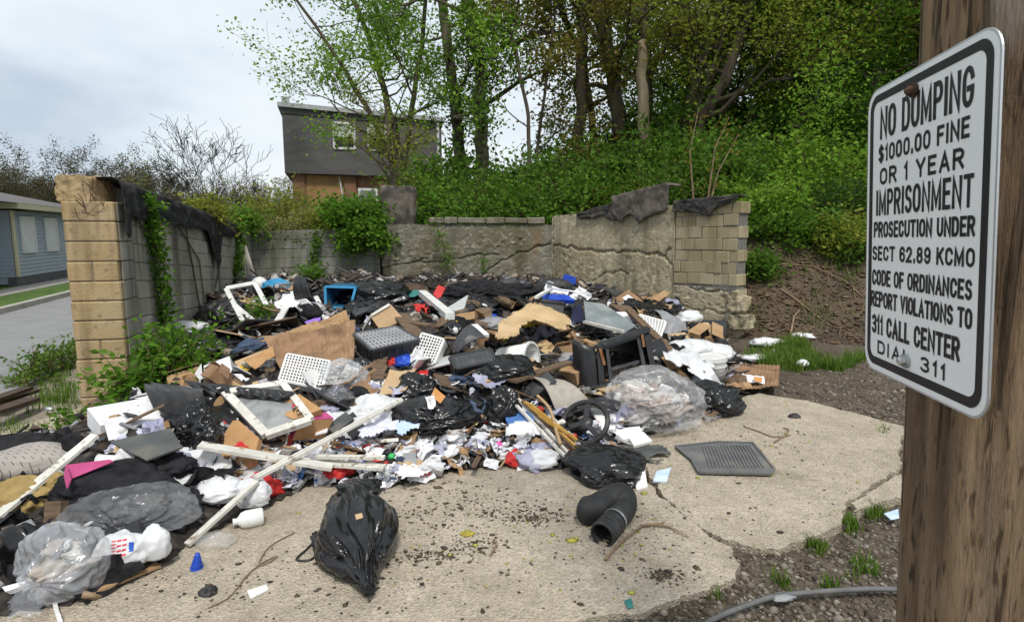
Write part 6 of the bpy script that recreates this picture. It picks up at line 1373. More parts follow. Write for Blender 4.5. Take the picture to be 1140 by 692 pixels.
for i, (a, lb) in enumerate([((853, 381, 26, 9), 'white film left of the grass clump'), ((840, 398, 26, 7), 'white paper below the grass clump'), ((895, 374, 20, 6), 'pale flattened packet on the bank beside the grass'), ((893, 405, 10, 8), 'white ball of tissue right of the grass'), ((884, 463, 10, 5), 'black clip on the slab'), ((862, 392, 6, 6), 'tiny white cap by the grass clump')]):
    bag('stray_litter', lb, 'litter', *a, 'rubber' if i == 4 else 'paper_white', dep=.8, wr=.5, lump=.5, seed=180 + i, sub_=3)
for i, (a, b_, w_) in enumerate([((-20, 452), (38, 434), .16), ((-20, 462), (36, 444), .16), ((-10, 446), (30, 432), .12)]):
    p, r = atz(a[0], a[1], .06 + .04 * i), atz(b_[0], b_[1], .05 + .04 * i); mb = MB(); mb.bar(p, r, w_, .035); tag(mb.build('old_board', 'wood_dark', origin=(p + r) / 2), ['lowest dark board stacked on the path left of the pier', 'front dark board stacked on the path left of the pier', 'topmost dark board on the stack left of the pier'][i], 'board', 'boards stacked left of the pier')
bag('stray_can', 'small crushed can on the path by the dark boards', 'can', 54, 455, 12, 5, 'metal', dep=.6, seed=190, sub_=3)

# ================================================================== UTILITY POLE AND SIGN
t = thing('utility_pole', 'thick weathered wooden utility pole close to the camera on the right carrying the warning sign', 'pole', (.95, 1.10, 0))
mat('pole_wood', (.165, .108, .062), (.35, .24, .145), 9, .85, 1.0, 45, spec=.2, stretch=(2.2, 2.2, .16), c3=(.20, .17, .14), s3=1.5, t3=(.5, .68), bdist=.02)
streak('pole_wood', (.22, .16, .11), .7, (40, 40, 1.2), (.52, .66)); streak('pole_wood', (.03, .02, .012), .75, (30, 30, .5), (.58, .64)); streak('pole_wood', (.045, .028, .016), .6, (4, 4, .6), (.5, .75)); streak('pole_wood', (.05, .032, .02), .8, (60, 60, 8), (.56, .66)); streak('pole_wood', (.33, .29, .25), .75, (3.2, 3.2, .55), (.6, .68))
lean = Vector((-.055, .0, 0)); nA, nZ = 96, 260; G = np.zeros((nZ + 1, nA + 1, 3)); PR = .158
cr_ = [(rnd.uniform(0, 6.28), rnd.uniform(0, 4), rnd.uniform(.3, 1.6), rnd.uniform(.006, .02)) for _ in range(46)]
for i in range(nZ + 1):
    z = -.3 + 5.8 * i / nZ
    for j in range(nA + 1):
        a = 2 * math.pi * j / nA; p = Vector((math.cos(a) * 3, math.sin(a) * 3, z * .5)); r_ = PR - .004 * z + .006 * mnoise.noise(p) + .003 * mnoise.noise(p * 5)
        for (ca, cz, cl, cw) in cr_:
            if cz < z < cz + cl:
                da = abs((a - ca - .05 * mnoise.noise(Vector((z * 3, ca, 0))) + math.pi) % (2 * math.pi) - math.pi)
                if da < .05: r_ -= cw * .55 * (1 - da / .05)
        G[i, j] = (.942 + lean.x * (z - 1.7) + math.cos(a) * r_, 1.10 + math.sin(a) * r_, z)
mb = MB(); mb.grid(G); mb.build('shaft', 'pole_wood', t, smooth=True)
# scraped patch of pale torn wood, slightly raised fibres
A0 = Vector((.80, 1.33, 2.005)); B0 = Vector((.835, 1.33, 1.405)); C0 = Vector((.73, .91, 2.01)); EX = (C0 - A0).normalized(); EZ = (A0 - B0); EZ = (EZ - EX * EZ.dot(EX)).normalized(); SN = EX.cross(EZ).normalized()
if SN.x > 0: SN = -SN
def arc(cx, cy, rx, ry, a0, a1, n=9): return [(cx + rx * math.cos(R(a0 + (a1 - a0) * k / n)), cy + ry * math.sin(R(a0 + (a1 - a0) * k / n))) for k in range(n + 1)]
_C = arc(.5, .68, .5, .32, 15, 180) + arc(.5, .32, .5, .32, 180, 345); _O = arc(.5, .68, .5, .32, 0, 180) + arc(.5, .32, .5, .32, 180, 360) + [(1, .68)]
_S = arc(.5, .755, .47, .245, 25, 270) + arc(.5, .255, .5, .255, 90, -155); _P = [(0, 0), (0, 1)] + arc(.58, .745, .42, .255, 90, -90) + [(0, .49)]
GLYPH = {'A': (1, [[(0, 0), (.5, 1), (1, 0)], [(.2, .31), (.8, .31)]]), 'C': (.95, [_C]), 'D': (.95, [[(0, 0), (0, 1)] + arc(.5, .68, .5, .32, 90, 0) + arc(.5, .32, .5, .32, 0, -90) + [(0, 0)]]), 'E': (.8, [[(1, 1), (0, 1), (0, 0), (1, 0)], [(0, .53), (.85, .53)]]),
 'F': (.8, [[(1, 1), (0, 1), (0, 0)], [(0, .53), (.85, .53)]]), 'G': (.95, [_C + [(1, .45), (.55, .45)]]), 'I': (.06, [[(.5, 0), (.5, 1)]]), 'K': (.95, [[(0, 0), (0, 1)], [(1, 1), (0, .36)], [(.36, .6), (1, 0)]]), 'L': (.75, [[(0, 1), (0, 0), (1, 0)]]),
 'M': (1.2, [[(0, 0), (0, 1), (.5, .14), (1, 1), (1, 0)]]), 'N': (1, [[(0, 0), (0, 1), (1, 0), (1, 1)]]), 'O': (1, [_O]), '0': (.9, [_O]), 'P': (.9, [_P]), 'R': (.95, [_P, [(.5, .49), (1, 0)]]), 'S': (.9, [_S]), '$': (.9, [_S, [(.5, -.09), (.5, 1.09)]]), 'T': (.95, [[(0, 1), (1, 1)], [(.5, 1), (.5, 0)]]),
 'U': (.95, [[(0, 1)] + arc(.5, .32, .5, .32, 180, 360) + [(1, 1)]]), 'V': (1, [[(0, 1), (.5, 0), (1, 1)]]), 'Y': (1, [[(0, 1), (.5, .45), (1, 1)], [(.5, .45), (.5, 0)]]), '1': (.28, [[(0, .78), (.8, 1), (.8, 0)]]),
 '2': (.9, [arc(.5, .72, .5, .28, 165, -20) + [(0, 0), (1, 0)]]), '3': (.9, [arc(.5, .76, .46, .24, 150, -90) + arc(.5, .26, .5, .26, 90, -150)]), '6': (.9, [arc(.5, .68, .5, .32, 25, 180) + arc(.5, .29, .5, .29, 180, 540, 18)]), '9': (.9, [arc(.5, .32, .5, .32, 205, 360) + arc(.5, .71, .5, .29, 0, 360, 18)]),
 '8': (.9, [arc(.5, .765, .44, .235, 0, 360, 18), arc(.5, .265, .5, .265, 0, 360, 18)]), '.': (.1, [[(.5, -.02), (.5, .13)]]), 'H': (.95, [[(0, 0), (0, 1)], [(1, 0), (1, 1)], [(0, .52), (1, .52)]]), 'Z': (.9, [[(0, 1), (1, 1), (0, 0), (1, 0)]])}
def stroke_text(words, mb, origin, ex, ez, width, height, sw, gap=.62, space=.85):
    """road-sign capitals drawn as strokes of even width, sized to a line of given width and height"""
    x = 0; items = []
    for ch in words:
        if ch == ' ': x += space; continue
        w_, pl_ = GLYPH[ch]; items.append((x, w_, pl_)); x += w_ + gap
    k = (width - sw) / (x - gap); lift = 0
    for x0, w_, pl_ in items:
        for pts in pl_:
            q = [Vector((sw / 2 + (x0 + px_ * w_) * k, sw / 2 + py_ * (height - sw), 0)) for px_, py_ in pts]; qq = [q[0]]
            for p in q[1:]:
                if (p - qq[-1]).length > 1e-5: qq.append(p)
            q = qq; n = len(q); closed = (q[0] - q[-1]).length < 1e-4; Ls = []; lift = (lift + 1) % 3
            for i in range(n):
                a = q[i - 1] if i > 0 else (q[-2] if closed else None); b_ = q[i + 1] if i < n - 1 else (q[1] if closed else None)
                d1 = (q[i] - a).normalized() if a is not None else None; d2 = (b_ - q[i]).normalized() if b_ is not None else None
                d1 = d1 or d2; d2 = d2 or d1; nn = Vector((-(d1 + d2).y, (d1 + d2).x, 0)); nn = nn.normalized() if nn.length > 1e-4 else Vector((-d1.y, d1.x, 0)); c_ = max(.42, nn.dot(Vector((-d1.y, d1.x, 0)))); ext = Vector()
                if not closed and i == 0: ext = -d2 * sw * .5
                if not closed and i == n - 1: ext = d1 * sw * .5
                Ls.append((q[i] + nn * sw / 2 / c_ + ext, q[i] - nn * sw / 2 / c_ + ext))
            W_ = lambda p: Vector(origin) + Vector(ex) * p.x + Vector(ez) * p.y + SN * (.0002 * lift)
            mb.add([W_(p) for l in Ls for p in l], [(2 * i, 2 * i + 1, 2 * i + 3, 2 * i + 2) for i in range(n - 1)])
sg = thing('warning_sign', 'white no dumping sign with black lettering and black border bolted to the utility pole', 'sign', A0 + EX * .21 - EZ * .3)
def rrect(u0, u1, v0, v1, r_, n=8):
    o_ = []
    for (cu, cv, a0) in ((u1 - r_, v0 + r_, -90), (u1 - r_, v1 - r_, 0), (u0 + r_, v1 - r_, 90), (u0 + r_, v0 + r_, 180)):
        for k in range(n + 1): a = R(a0 + 90 * k / n); o_.append((cu + r_ * math.cos(a), cv + r_ * math.sin(a)))
    return o_
S_ = lambda u, v, d=0: A0 + EX * u - EZ * v + SN * d
mat('sign_white', (.88, .885, .90), (.91, .91, .92), 8, .35, .06, 200, spec=.5)
mat('rusty_dark', (.05, .03, .02), (.14, .08, .05), 60, .8, .4, 90, metal=.3)
mat('sign_black', (.012, .012, .013), (.018, .018, .018), 8, .45, 0, spec=.4)
U0, U1, V0, V1 = -.018, .434, -.006, .616
mb = MB(); mb.prism([S_(u, v) for u, v in rrect(U0, U1, V0, V1, .045)], -SN * .003); pl = mb.build('plate', 'aluminium', sg)
mb = MB(); mb.prism([S_(u, v, .0006) for u, v in rrect(U0 + .004, U1 - .004, V0 + .004, V1 - .004, .042)], -SN * .0005); mb.build('white_face', 'sign_white', sg)
mb = MB(); o1 = rrect(U0 + .015, U1 - .016, V0 + .014, V1 - .016, .034); i1 = rrect(U0 + .031, U1 - .034, V0 + .030, V1 - .034, .02); n_ = len(o1)
mb.add([S_(u, v, .0012) for u, v in o1] + [S_(u, v, .0012) for u, v in i1], [(k, (k + 1) % n_, (k + 1) % n_ + n_, k + n_) for k in range(n_)]); mb.build('black_border', 'sign_black', sg)
mb = MB()
for wd, u0, u1, va, vb in (('NO DUMPING', .045, .371, .039, .105), ('$1000.00 FINE', .040, .363, .118, .153), ('OR 1 YEAR', .048, .350, .166, .2015), ('IMPRISONMENT', .032, .379, .212, .267), ('PROSECUTION UNDER', .023, .386, .280, .3145), ('SECT 62.89 KCMO', .018, .388, .333, .365), ('CODE OF ORDINANCES', .018, .384, .385, .420), ('REPORT VIOLATIONS TO', .013, .387, .433, .4685), ('311 CALL CENTER', .020, .356, .486, .529), ('DIAL 311', .050, .315, .542, .572)):
    stroke_text(wd, mb, S_(u0, vb, .0014), EX, EZ, u1 - u0, vb - va, (vb - va) * (.185 if vb - va < .05 else .145))
mb.build('lettering', 'sign_black', sg)
for (u, v), m_, r_ in (((.187, .036), 'rusty_dark', .010), ((.179, .563), 'metal', .011)):
    c = S_(u, v, .004); q = MB(); a1 = EX; a2 = EZ
    q.tube([c - SN * .004, c + SN * .003], [r_ * 1.35, r_ * 1.35], 14); q.tube([c + SN * .003, c + SN * .011, c + SN * .015], [r_, r_ * .9, r_ * .4], 6 if m_ == 'rusty_dark' else 10); q.build('bolt', m_, sg)

# ================================================================== HOUSES
def clap(name, col):
    mat(name, col, tuple(x * 1.12 for x in col), 3, .7, 0)
clap('siding_blue', (.34, .385, .45)); mat('trim_cream', (.55, .5, .33), (.6, .55, .38), 4, .6); mat('shingle', (.10, .095, .095), (.16, .15, .15), 30, .95, .5, 40)
mat('panel_white', (.62, .62, .64), (.7, .7, .71), 4, .6); mat('foundation', (.09, .095, .10), (.13, .13, .135), 6, .9)
hA = atz(20, 316, .2); hB = atz(82, 306, .2)
hA = atz(19, 318, .16); dirH = (atz(80, 307, .16) - hA).normalized(); nH = Vector((-dirH.y, dirH.x, 0)); nH = nH if nH.x < 0 else -nH
t = thing('blue_house', 'low blue clapboard house with cream trim and two boarded white windows across the street', 'house', hA)
def HP(s, d, z): return hA + dirH * s + nH * d + Vector((0, 0, z - hA.z))
hs = hA.y / FPX; wallTop = 2.35 + .3; LH = 6.4
mb = MB(); 
def cladding(mb, P0, P1, z0, z1, nrm, hgt=.115):
    z = z0
    while z < z1 - .01:
        ze = min(z1, z + hgt); a0 = P0 + nrm * .03 + Vector((0, 0, z)); a1 = P1 + nrm * .03 + Vector((0, 0, z)); b0 = P0 + nrm * .006 + Vector((0, 0, ze)); b1 = P1 + nrm * .006 + Vector((0, 0, ze))
        mb.add([a0, a1, b1, b0, P0 + Vector((0, 0, z)), P1 + Vector((0, 0, z))], [(0, 1, 2, 3), (4, 5, 1, 0)]); z = ze
g0 = Vector((0, 0, 0)); base_ = lambda s, d: Vector((HP(s, d, 0).x, HP(s, d, 0).y, 0))
zb, ztp = .42, 2.38
cladding(mb, base_(0, 0), base_(LH, 0), zb, ztp, -nH); cladding(mb, base_(0, 0) + nH * 1.0, base_(0, 0), zb, ztp, -dirH); cladding(mb, base_(-6, 1.0), base_(0, 1.0), zb, ztp, -nH)
mb.prism([base_(0, .01) + Vector((0, 0, .2)), base_(LH, .01) + Vector((0, 0, .2)), base_(LH, 6) + Vector((0, 0, .2)), base_(0, 6) + Vector((0, 0, .2))], (0, 0, ztp - .2)); mb.prism([base_(-6, 1.02) + Vector((0, 0, .2)), base_(-.0, 1.02) + Vector((0, 0, .2)), base_(-.0, 6) + Vector((0, 0, .2)), base_(-6, 6) + Vector((0, 0, .2))], (0, 0, ztp - .2))
wl = mb.build('wall', 'siding_blue', t)
mb = MB(); mb.prism([base_(-.02, -.02) + Vector((0, 0, .1)), base_(LH, -.02) + Vector((0, 0, .1)), base_(LH, .2) + Vector((0, 0, .1)), base_(-.02, .2) + Vector((0, 0, .1))], (0, 0, zb - .1)); mb.prism([base_(-6, .98) + Vector((0, 0, .1)), base_(-.03, .98) + Vector((0, 0, .1)), base_(-.03, 1.2) + Vector((0, 0, .1)), base_(-6, 1.2) + Vector((0, 0, .1))], (0, 0, zb - .1)); mb.build('foundation', 'foundation', t)
mb = MB()
for s, d in ((.07, -.04), (LH - .1, -.04), (-.55, .95)): mb.box(base_(s, d) + Vector((0, 0, (zb + ztp) / 2)), (.16, .05, ztp - zb), Matrix((dirH, nH, Vector((0, 0, 1)))).transposed())
mb.bar(base_(-.4, -.38) + Vector((0, 0, ztp + .12)), base_(LH + .3, -.38) + Vector((0, 0, ztp + .12)), .06, .17); mb.bar(base_(-6, .6) + Vector((0, 0, ztp + .12)), base_(-.4, .6) + Vector((0, 0, ztp + .12)), .06, .17); mb.bar(base_(LH + .3, -.38) + Vector((0, 0, ztp + .12)), base_(LH + .3, 6) + Vector((0, 0, ztp + .12)), .06, .17); mb.bar(base_(-.4, -.4) + Vector((0, 0, ztp + .12)), base_(-.4, .6) + Vector((0, 0, ztp + .12)), .06, .168); mb.build('trim', 'trim_cream', t)
mb = MB(); e_ = lambda s, d, z: base_(s, d) + Vector((0, 0, z)); zr = ztp + .2
mb.add([e_(-7, -.42, zr), e_(LH + .32, -.42, zr), e_(LH - 2.4, 3.2, zr + .85), e_(-7, 3.2, zr + .85), e_(LH + .32, 6.8, zr), e_(-7, 6.8, zr)], [(0, 1, 2, 3), (1, 4, 2), (4, 5, 3, 2), (0, 3, 5), (0, 5, 4, 1)]); mb.build('roof', 'shingle', t)
for s in (1.0, 2.75):
    mb = MB(); R_ = Matrix((dirH, nH, Vector((0, 0, 1)))).transposed()
    for a, b_, w_ in (((s - .5, 1.15), (s + .5, 1.15), .09), ((s - .5, 2.18), (s + .5, 2.18), .09), ((s - .45, 1.15), (s - .45, 2.18), .09), ((s + .45, 1.15), (s + .45, 2.18), .09)): mb.bar(e_(a[0], -.05, a[1]), e_(b_[0], -.05, b_[1]), w_, .05, -nH)
    f = mb.build('window', 'panel_white', t); mb = MB(); mb.box(e_(s, -.035, 1.66), (.85, .04, .98), R_); sub(f, mb, 'board_panel', 'panel_white')

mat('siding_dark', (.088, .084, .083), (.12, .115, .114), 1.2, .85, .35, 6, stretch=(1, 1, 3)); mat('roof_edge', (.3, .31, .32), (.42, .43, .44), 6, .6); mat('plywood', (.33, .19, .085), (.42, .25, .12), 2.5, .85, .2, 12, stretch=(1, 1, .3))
m = mat('brick', None, island=[(.24, .12, .07), (.3, .16, .09), (.27, .15, .095), (.19, .1, .06)], rough=.9)
hL = aty(322, 200, 25); hR = aty(488, 200, 26.9); hL.z = hR.z = 0; dh = (hR - hL).normalized(); nh = Vector((dh.y, -dh.x, 0)); LHo = (hR - hL).length
zc = aty(322, 193, 25).z; zt = aty(317, 121, 25).z
t = thing('grey_house', 'two storey house with dark grey upper storey over brick and plywood, behind the rear wall', 'house', (hL.x, hL.y, 1.5))
E_ = lambda s, d, z: hL + dh * s - nh * d + Vector((0, 0, z)); R2 = Matrix((dh, -nh, Vector((0, 0, 1)))).transposed()
zR = aty(488, 137, 26.9).z
mb = MB(); mb.prism([E_(-.15, -.15, zc), E_(LHo + .15, -.15, zc), E_(LHo + .15, -.15, zR), E_(-.15, -.15, zt)], -nh * 7.3); us = mb.build('upper_storey', 'siding_dark', t)
mb = MB(); mb.prism([E_(-.3, -.32, zt + .02), E_(LHo + .3, -.32, zR + .02), E_(LHo + .3, -.32, zR + .2), E_(-.3, -.32, zt + .2)], -nh * 7.7); mb.box(E_(.0, .1, zt + .3), (.3, .3, .36), R2); mb.build('roof', 'roof_edge', t)
mb = MB(); mb.prism([E_(-.2, -.2, zt - .2), E_(LHo + .2, -.2, zR - .2), E_(LHo + .2, -.2, zR + .01), E_(-.2, -.2, zt + .01)], -nh * 7.4); mb.build('fascia', 'siding_dark', t)
for (s0, s1) in ((.12, .62), (2.25, 2.75), (3.75, 4.6), (6.0, LHo - .1)):
    mb = MB(); mb.box(E_((s0 + s1) / 2, .13, (1.35 + zc) / 2), (s1 - s0 - .02, .08, zc - 1.36), R2)
    for k in range(int((zc - 1.4) / .075)):
        z = 1.4 + .075 * k; x = s0 - (.1 if k % 2 else 0)
        while x < s1: x0 = max(s0, x); x1 = min(s1, x + .2); x += .21; mb.box(E_((x0 + x1) / 2, .12, z + .035), (x1 - x0, .1, .065), R2)
    mb.build('brick_pier', 'brick', t)
mb = MB(); mb.box(E_(LHo / 2, 3.7, (1.2 + zc) / 2), (LHo - .2, 6.9, zc - 1.2), R2); mb.build('lower_wall', 'brick', t)
mb = MB(); mb.box(E_(1.43, .2, (1.3 + zc) / 2 - .02), (1.6, .06, zc - 1.3), R2); mb.build('plywood_sheet', 'plywood', t)
mb = MB(); mb.box(E_(5.5, .2, (1.3 + zc) / 2), (1.7, .06, zc - 1.3), R2); mb.build('dark_sheet', 'siding_dark', t)  # sheet in the dark siding colour, between brick piers
mb = MB()
for (a, b_) in ((2.8, 1.6), ): pass
c0 = E_(3.25, .14, 2.95); mb.box(c0, (.85, .08, 1.5), R2); f = mb.build('window', 'panel_white', t)
mb = MB(); mb.box(E_(3.25, .09, 2.95), (.66, .02, 1.3), R2); sub(f, mb, 'pane', 'glass_grey')
mb = MB(); mb.bar(E_(2.05, .1, zc - .05), E_(2.25, -.1, zc - 1.6), .05, .03); mb.build('loose_trim', 'panel_white', t)
def upper_window(s, zlo, zhi, w_):
    mb = MB(); y = -.17
    for p, q in (((s - w_ / 2, zlo), (s + w_ / 2, zlo)), ((s - w_ / 2, zhi), (s + w_ / 2, zhi)), ((s - w_ / 2, zlo), (s - w_ / 2, zhi)), ((s + w_ / 2, zlo), (s + w_ / 2, zhi)), ((s - w_ / 2, (zlo + zhi) / 2), (s + w_ / 2, (zlo + zhi) / 2))): mb.bar(E_(p[0], y, p[1]), E_(q[0], y, q[1]), .09, .06, nh)
    f = mb.build('window', 'panel_white', t); mb = MB(); mb.box(E_(s, -.155, zlo + (zhi - zlo) * .74), (w_ - .06, .02, (zhi - zlo) * .46), R2); sub(f, mb, 'curtain', 'pale_plastic'); mb = MB(); mb.box(E_(s, -.155, zlo + (zhi - zlo) * .25), (w_ - .06, .02, (zhi - zlo) * .46), R2); sub(f, mb, 'pane', 'plastic_black')
wz = lambda py: aty(383, py, 25.7).z
upper_window((aty(383, 150, 25.7) - hL).dot(dh), wz(166), wz(138), .85); upper_window((aty(420, 150, 26.1) - hL).dot(dh), wz(166), wz(139), .8)
mb = MB(); mb.tube([E_(LHo - .02, -.2, zt - .1), E_(LHo - .02, -.2, 1.5)], .06, 8); mb.build('downpipe', 'panel_white', t)
# street lamp far off
t = thing('street_lamp', 'small street lamp on a slanted arm among the far bare trees', 'street lamp', aty(190, 262, 42)); mb = MB(); b0 = aty(190, 300, 42); b0.z = 0; mb.tube([b0, aty(190, 205, 42)], [.12, .1], 8); mb.build('post', 'bark', t); mb = MB(); mb.tube([aty(190, 216, 42), aty(199, 202, 42), aty(206, 199.5, 42)], .05, 6); mb.build('arm', 'aluminium', t); mb = MB(); mb.box(aty(213, 199, 42), (.9, .25, .16), cham=.04); mb.build('lamp_head', 'panel_white', t)
# brown picket of metal sheet beyond rear wall left out: hidden

# ================================================================== VEGETATION
def twigs(mb, p, d, r0, L_, lvl, maxl, rg, tips, nseg=5, wob=.22, upb=.06, kids=(3, 5), ratio=.6, spread=.75, minr=.004, sides=None):
    pts = [Vector(p)]; rad = [r0]; d = Vector(d).normalized(); ds = [d.copy()]
    for i in range(nseg):
        d = (d + Vector((rg.gauss(0, wob), rg.gauss(0, wob), rg.gauss(0, wob) + upb))).normalized(); pts.append(pts[-1] + d * (L_ / nseg)); rad.append(max(minr, r0 * (1 - .62 * (i + 1) / nseg))); ds.append(d.copy())
    mb.tube(pts, rad, sides or (7 if lvl == 0 else 5 if lvl == 1 else 4 if lvl == 2 else 3), cap=False)
    if lvl >= maxl: tips.append(pts); return
    n = rg.randint(*kids)
    for k in range(n):
        t_ = rg.uniform(.3, 1.0) if k else 1.0; i = min(nseg - 1, int(t_ * nseg)); f = t_ * nseg - i; q = pts[i].lerp(pts[i + 1], min(1, f)); dd = ds[i + 1]
        ax = dd.orthogonal().normalized(); ax.rotate(Matrix.Rotation(rg.uniform(0, 6.28), 3, dd)); nd = (dd + ax * rg.uniform(.5, 1.2) * spread).normalized()
        twigs(mb, q, nd, max(minr, rad[i] * rg.uniform(.5, .75)), L_ * ratio * rg.uniform(.75, 1.2), lvl + 1, maxl, rg, tips, nseg, wob, upb, kids, ratio, spread, minr)
    if lvl >= 1: tips.append(pts[len(pts) // 2:])
def leaves_on(tips, per, sigma, size, rng_, **k):
    P_ = []
    for tp in tips:
        a = np.array([tuple(v) for v in tp]); n = max(1, int(per * rng_.uniform(.5, 1.5))); i = rng_.randint(0, len(a) - 1, n) if len(a) > 1 else np.zeros(n, int); f = rng_.rand(n)[:, None]
        q = a[i] * (1 - f) + a[np.minimum(i + 1, len(a) - 1)] * f; P_.append(q + rng_.randn(n, 3) * sigma)
    P_ = np.concatenate(P_); return leaf_arrays(P_, size, rng_, **k)
def tree(name, label, cat, trunks, leafmat, per=10, sigma=.25, lsize=.12, group=None, seed=0, limbs=9, llen=2.6, maxl=2, t0=.35, barkm='bark', loc=None, updir=.35, ivy=None, spread=.75, kids=(3, 5), minr=.004):
    """trunks: list of (points in metres, r0, r1). Limbs leave the trunks from fraction t0 up; leaves on the outer twigs"""
    rg = random.Random(seed); rng_ = np.random.RandomState(seed); mb = MB(); tips = []; root = Vector(loc or trunks[0][0][0])
    iv = []
    for pts, r0, r1 in trunks:
        pts = [Vector(p) for p in pts]; S = []
        for i in range(len(pts) - 1):
            for k in range(6): S.append(pts[i].lerp(pts[i + 1], k / 6))
        S.append(pts[-1]); n = len(S); S = [p + Vector((mnoise.noise(Vector((i * .35, seed, 0))), mnoise.noise(Vector((i * .35, seed, 5))), 0)) * r0 * .5 for i, p in enumerate(S)]
        rad = [r0 + (r1 - r0) * (i / (n - 1)) + (r0 * .5 * max(0, 1 - i / 3.0) if i < 3 else 0) for i in range(n)]; mb.tube(S, rad, 12, cap=False)
        for k in range(limbs):
            t_ = t0 + (1 - t0) * (k + rg.random()) / limbs; i = min(n - 2, int(t_ * (n - 1))); p = S[i]; a = rg.uniform(0, 6.28)
            d = Vector((math.cos(a), math.sin(a), rg.uniform(updir * .3, updir * 2.2))); twigs(mb, p, d, rad[i] * rg.uniform(.3, .5), llen * rg.uniform(.6, 1.25) * (1.1 - .4 * t_), 0, maxl, rg, tips, kids=kids, spread=spread, minr=minr)
        if ivy:
            for i in range(n):
                if i / n < ivy: 
                    for _ in range(34): iv.append(tuple(S[i] + Vector((rg.gauss(0, 1), rg.gauss(0, 1), rg.uniform(-.4, .4))).normalized() * rad[i] * rg.uniform(1.0, 2.1) + Vector((0, 0, rg.uniform(-.3, .3)))))
    t = thing(name, label, cat, root, group); mb.build('trunk', barkm, t, smooth=True)
    if leafmat:
        V, F = leaves_on(tips, per, sigma, lsize, rng_); tri_mesh('crown', V, F, leafmat, t, origin=root)
    if iv:
        V, F = leaf_arrays(np.array(iv), .12, rng_); tri_mesh('ivy', V, F, 'leaf_dark', t, origin=root)
    return t
def bush(name, label, cat, loc, rad, nstem, per, lsize, leafmat, seed=0, sigma=.09, group=None, maxl=1, droop=.0, stemr=.012, spread=.9, kids=(3, 6), stem_len=1.0):
    rg = random.Random(seed); rng_ = np.random.RandomState(seed); mb = MB(); tips = []; loc = Vector(loc)
    for k in range(nstem):
        a = rg.uniform(0, 6.28); el_ = rg.uniform(.15, 1.45); d = Vector((math.cos(a) * math.cos(el_) * rad[0], math.sin(a) * math.cos(el_) * rad[1], math.sin(el_) * rad[2])); L_ = d.length * rg.uniform(.75, 1.1) * stem_len
        twigs(mb, loc + Vector((math.cos(a) * rad[0], math.sin(a) * rad[1], 0)) * rg.uniform(0, .25), d, stemr, L_ * .75, 0, maxl, rg, tips, upb=-droop, kids=kids, ratio=.5, spread=spread, minr=.0025)
    t = thing(name, label, cat, loc, group); mb.build('stem', 'stem', t, smooth=True)
    V, F = leaves_on(tips, per, sigma, lsize, rng_); tri_mesh('foliage', V, F, leafmat, t, origin=loc); return t
def vine(name, label, px, Y, m, n, spread, lsize, seed=0, rad=.008):
    rng_ = np.random.RandomState(seed); pts = [Y(*p) if callable(Y) else aty(p[0], p[1], Y) for p in px]; t = thing(name, label, 'vine', pts[0]); mb = MB(); mb.tube(pts, rad, 5); mb.build('stem', 'stem', t)
    a = np.array([tuple(p) for p in pts]); i = rng_.randint(0, len(a) - 1, n); f = rng_.rand(n)[:, None]; q = a[i] * (1 - f) + a[i + 1] * f + rng_.randn(n, 3) * spread
    V, F = leaf_arrays(q, lsize, rng_); tri_mesh('foliage', V, F, m, t, origin=pts[0]); return t
def on_left(px, py, off=.05):
    d = ray(px, py); tt = (WLA - n_out * off - CAM).dot(n_out) / d.dot(n_out); return CAM + d * tt
# bush at the pier
bush('leafy_shrub', 'fresh green leafy shrub growing at the foot of the tan pier', 'shrub', atz(168, 462) + Vector((0, .3, .0)), (.42, .4, .92), 32, 20, .075, 'leaf_fresh', 3, sigma=.07)
bush('leafy_shrub', 'low spreading weed at the foot of the tan pier, in front of the shrub', 'shrub', atz(140, 484), (.36, .3, .32), 18, 15, .06, 'leaf_fresh', 4, sigma=.06)
bush('leafy_shrub', 'thin weed left of the tan pier on the path', 'weed', atz(104, 476), (.26, .3, .2), 10, 10, .055, 'leaf_mid', 5, sigma=.05)
vine('wall_vine', 'broad green vine climbing the near part of the left wall', [(186, 400), (183, 360), (180, 330), (176, 290), (170, 262), (166, 235), (163, 222)], on_left, 'leaf_fresh', 1500, .06, .065, 7)
vine('wall_vine', 'green vine hanging from the far end of the left wall', [(264, 248), (266, 268), (265, 290), (263, 308)], on_left, 'leaf_fresh', 700, .06, .07, 8)
for i, px in enumerate([[(150, 240), (165, 262), (180, 285), (190, 330)], [(190, 235), (205, 262), (222, 290), (228, 340)], [(205, 245), (215, 300), (224, 350)], [(240, 250), (246, 290), (240, 320)]]):
    pts = [on_left(*p, .025) for p in px]; mb = MB(); mb.tube(pts, .011, 5); tag(mb.build('dead_vine', 'bark', origin=pts[0]), ['bare dead vine stem nearest the pier on the left wall', 'bare dead vine stem crossing the middle of the left wall', 'bare dead vine hanging straight down the left wall', 'bare dead vine near the second felt flap on the left wall'][i], 'vine')
wr_ = [on_left(a, b_, .07) for a, b_ in [(84, 222), (95, 232), (104, 222), (98, 205), (110, 212), (116, 232), (104, 240), (90, 236), (78, 238)]]
P_ = []
for i in range(len(wr_) - 1):
    for k in range(4): P_.append(wr_[i].lerp(wr_[i + 1], k / 4))
mb = MB(); mb.tube(P_, .005, 6); mb.tube([p + Vector((.03 * math.sin(i * .7), -.02, .03 * math.cos(i * .5))) for i, p in enumerate(P_)], .004, 5); mb.tube([p + Vector((.05 * math.sin(i * .4 + 1), -.03, .05 * math.cos(i * .6))) for i, p in enumerate(P_)], .0035, 5); tag(mb.build('dry_vine_coil', 'twig', origin=P_[0]), 'coil of dry vine stems at the top of the tan pier', 'vine')
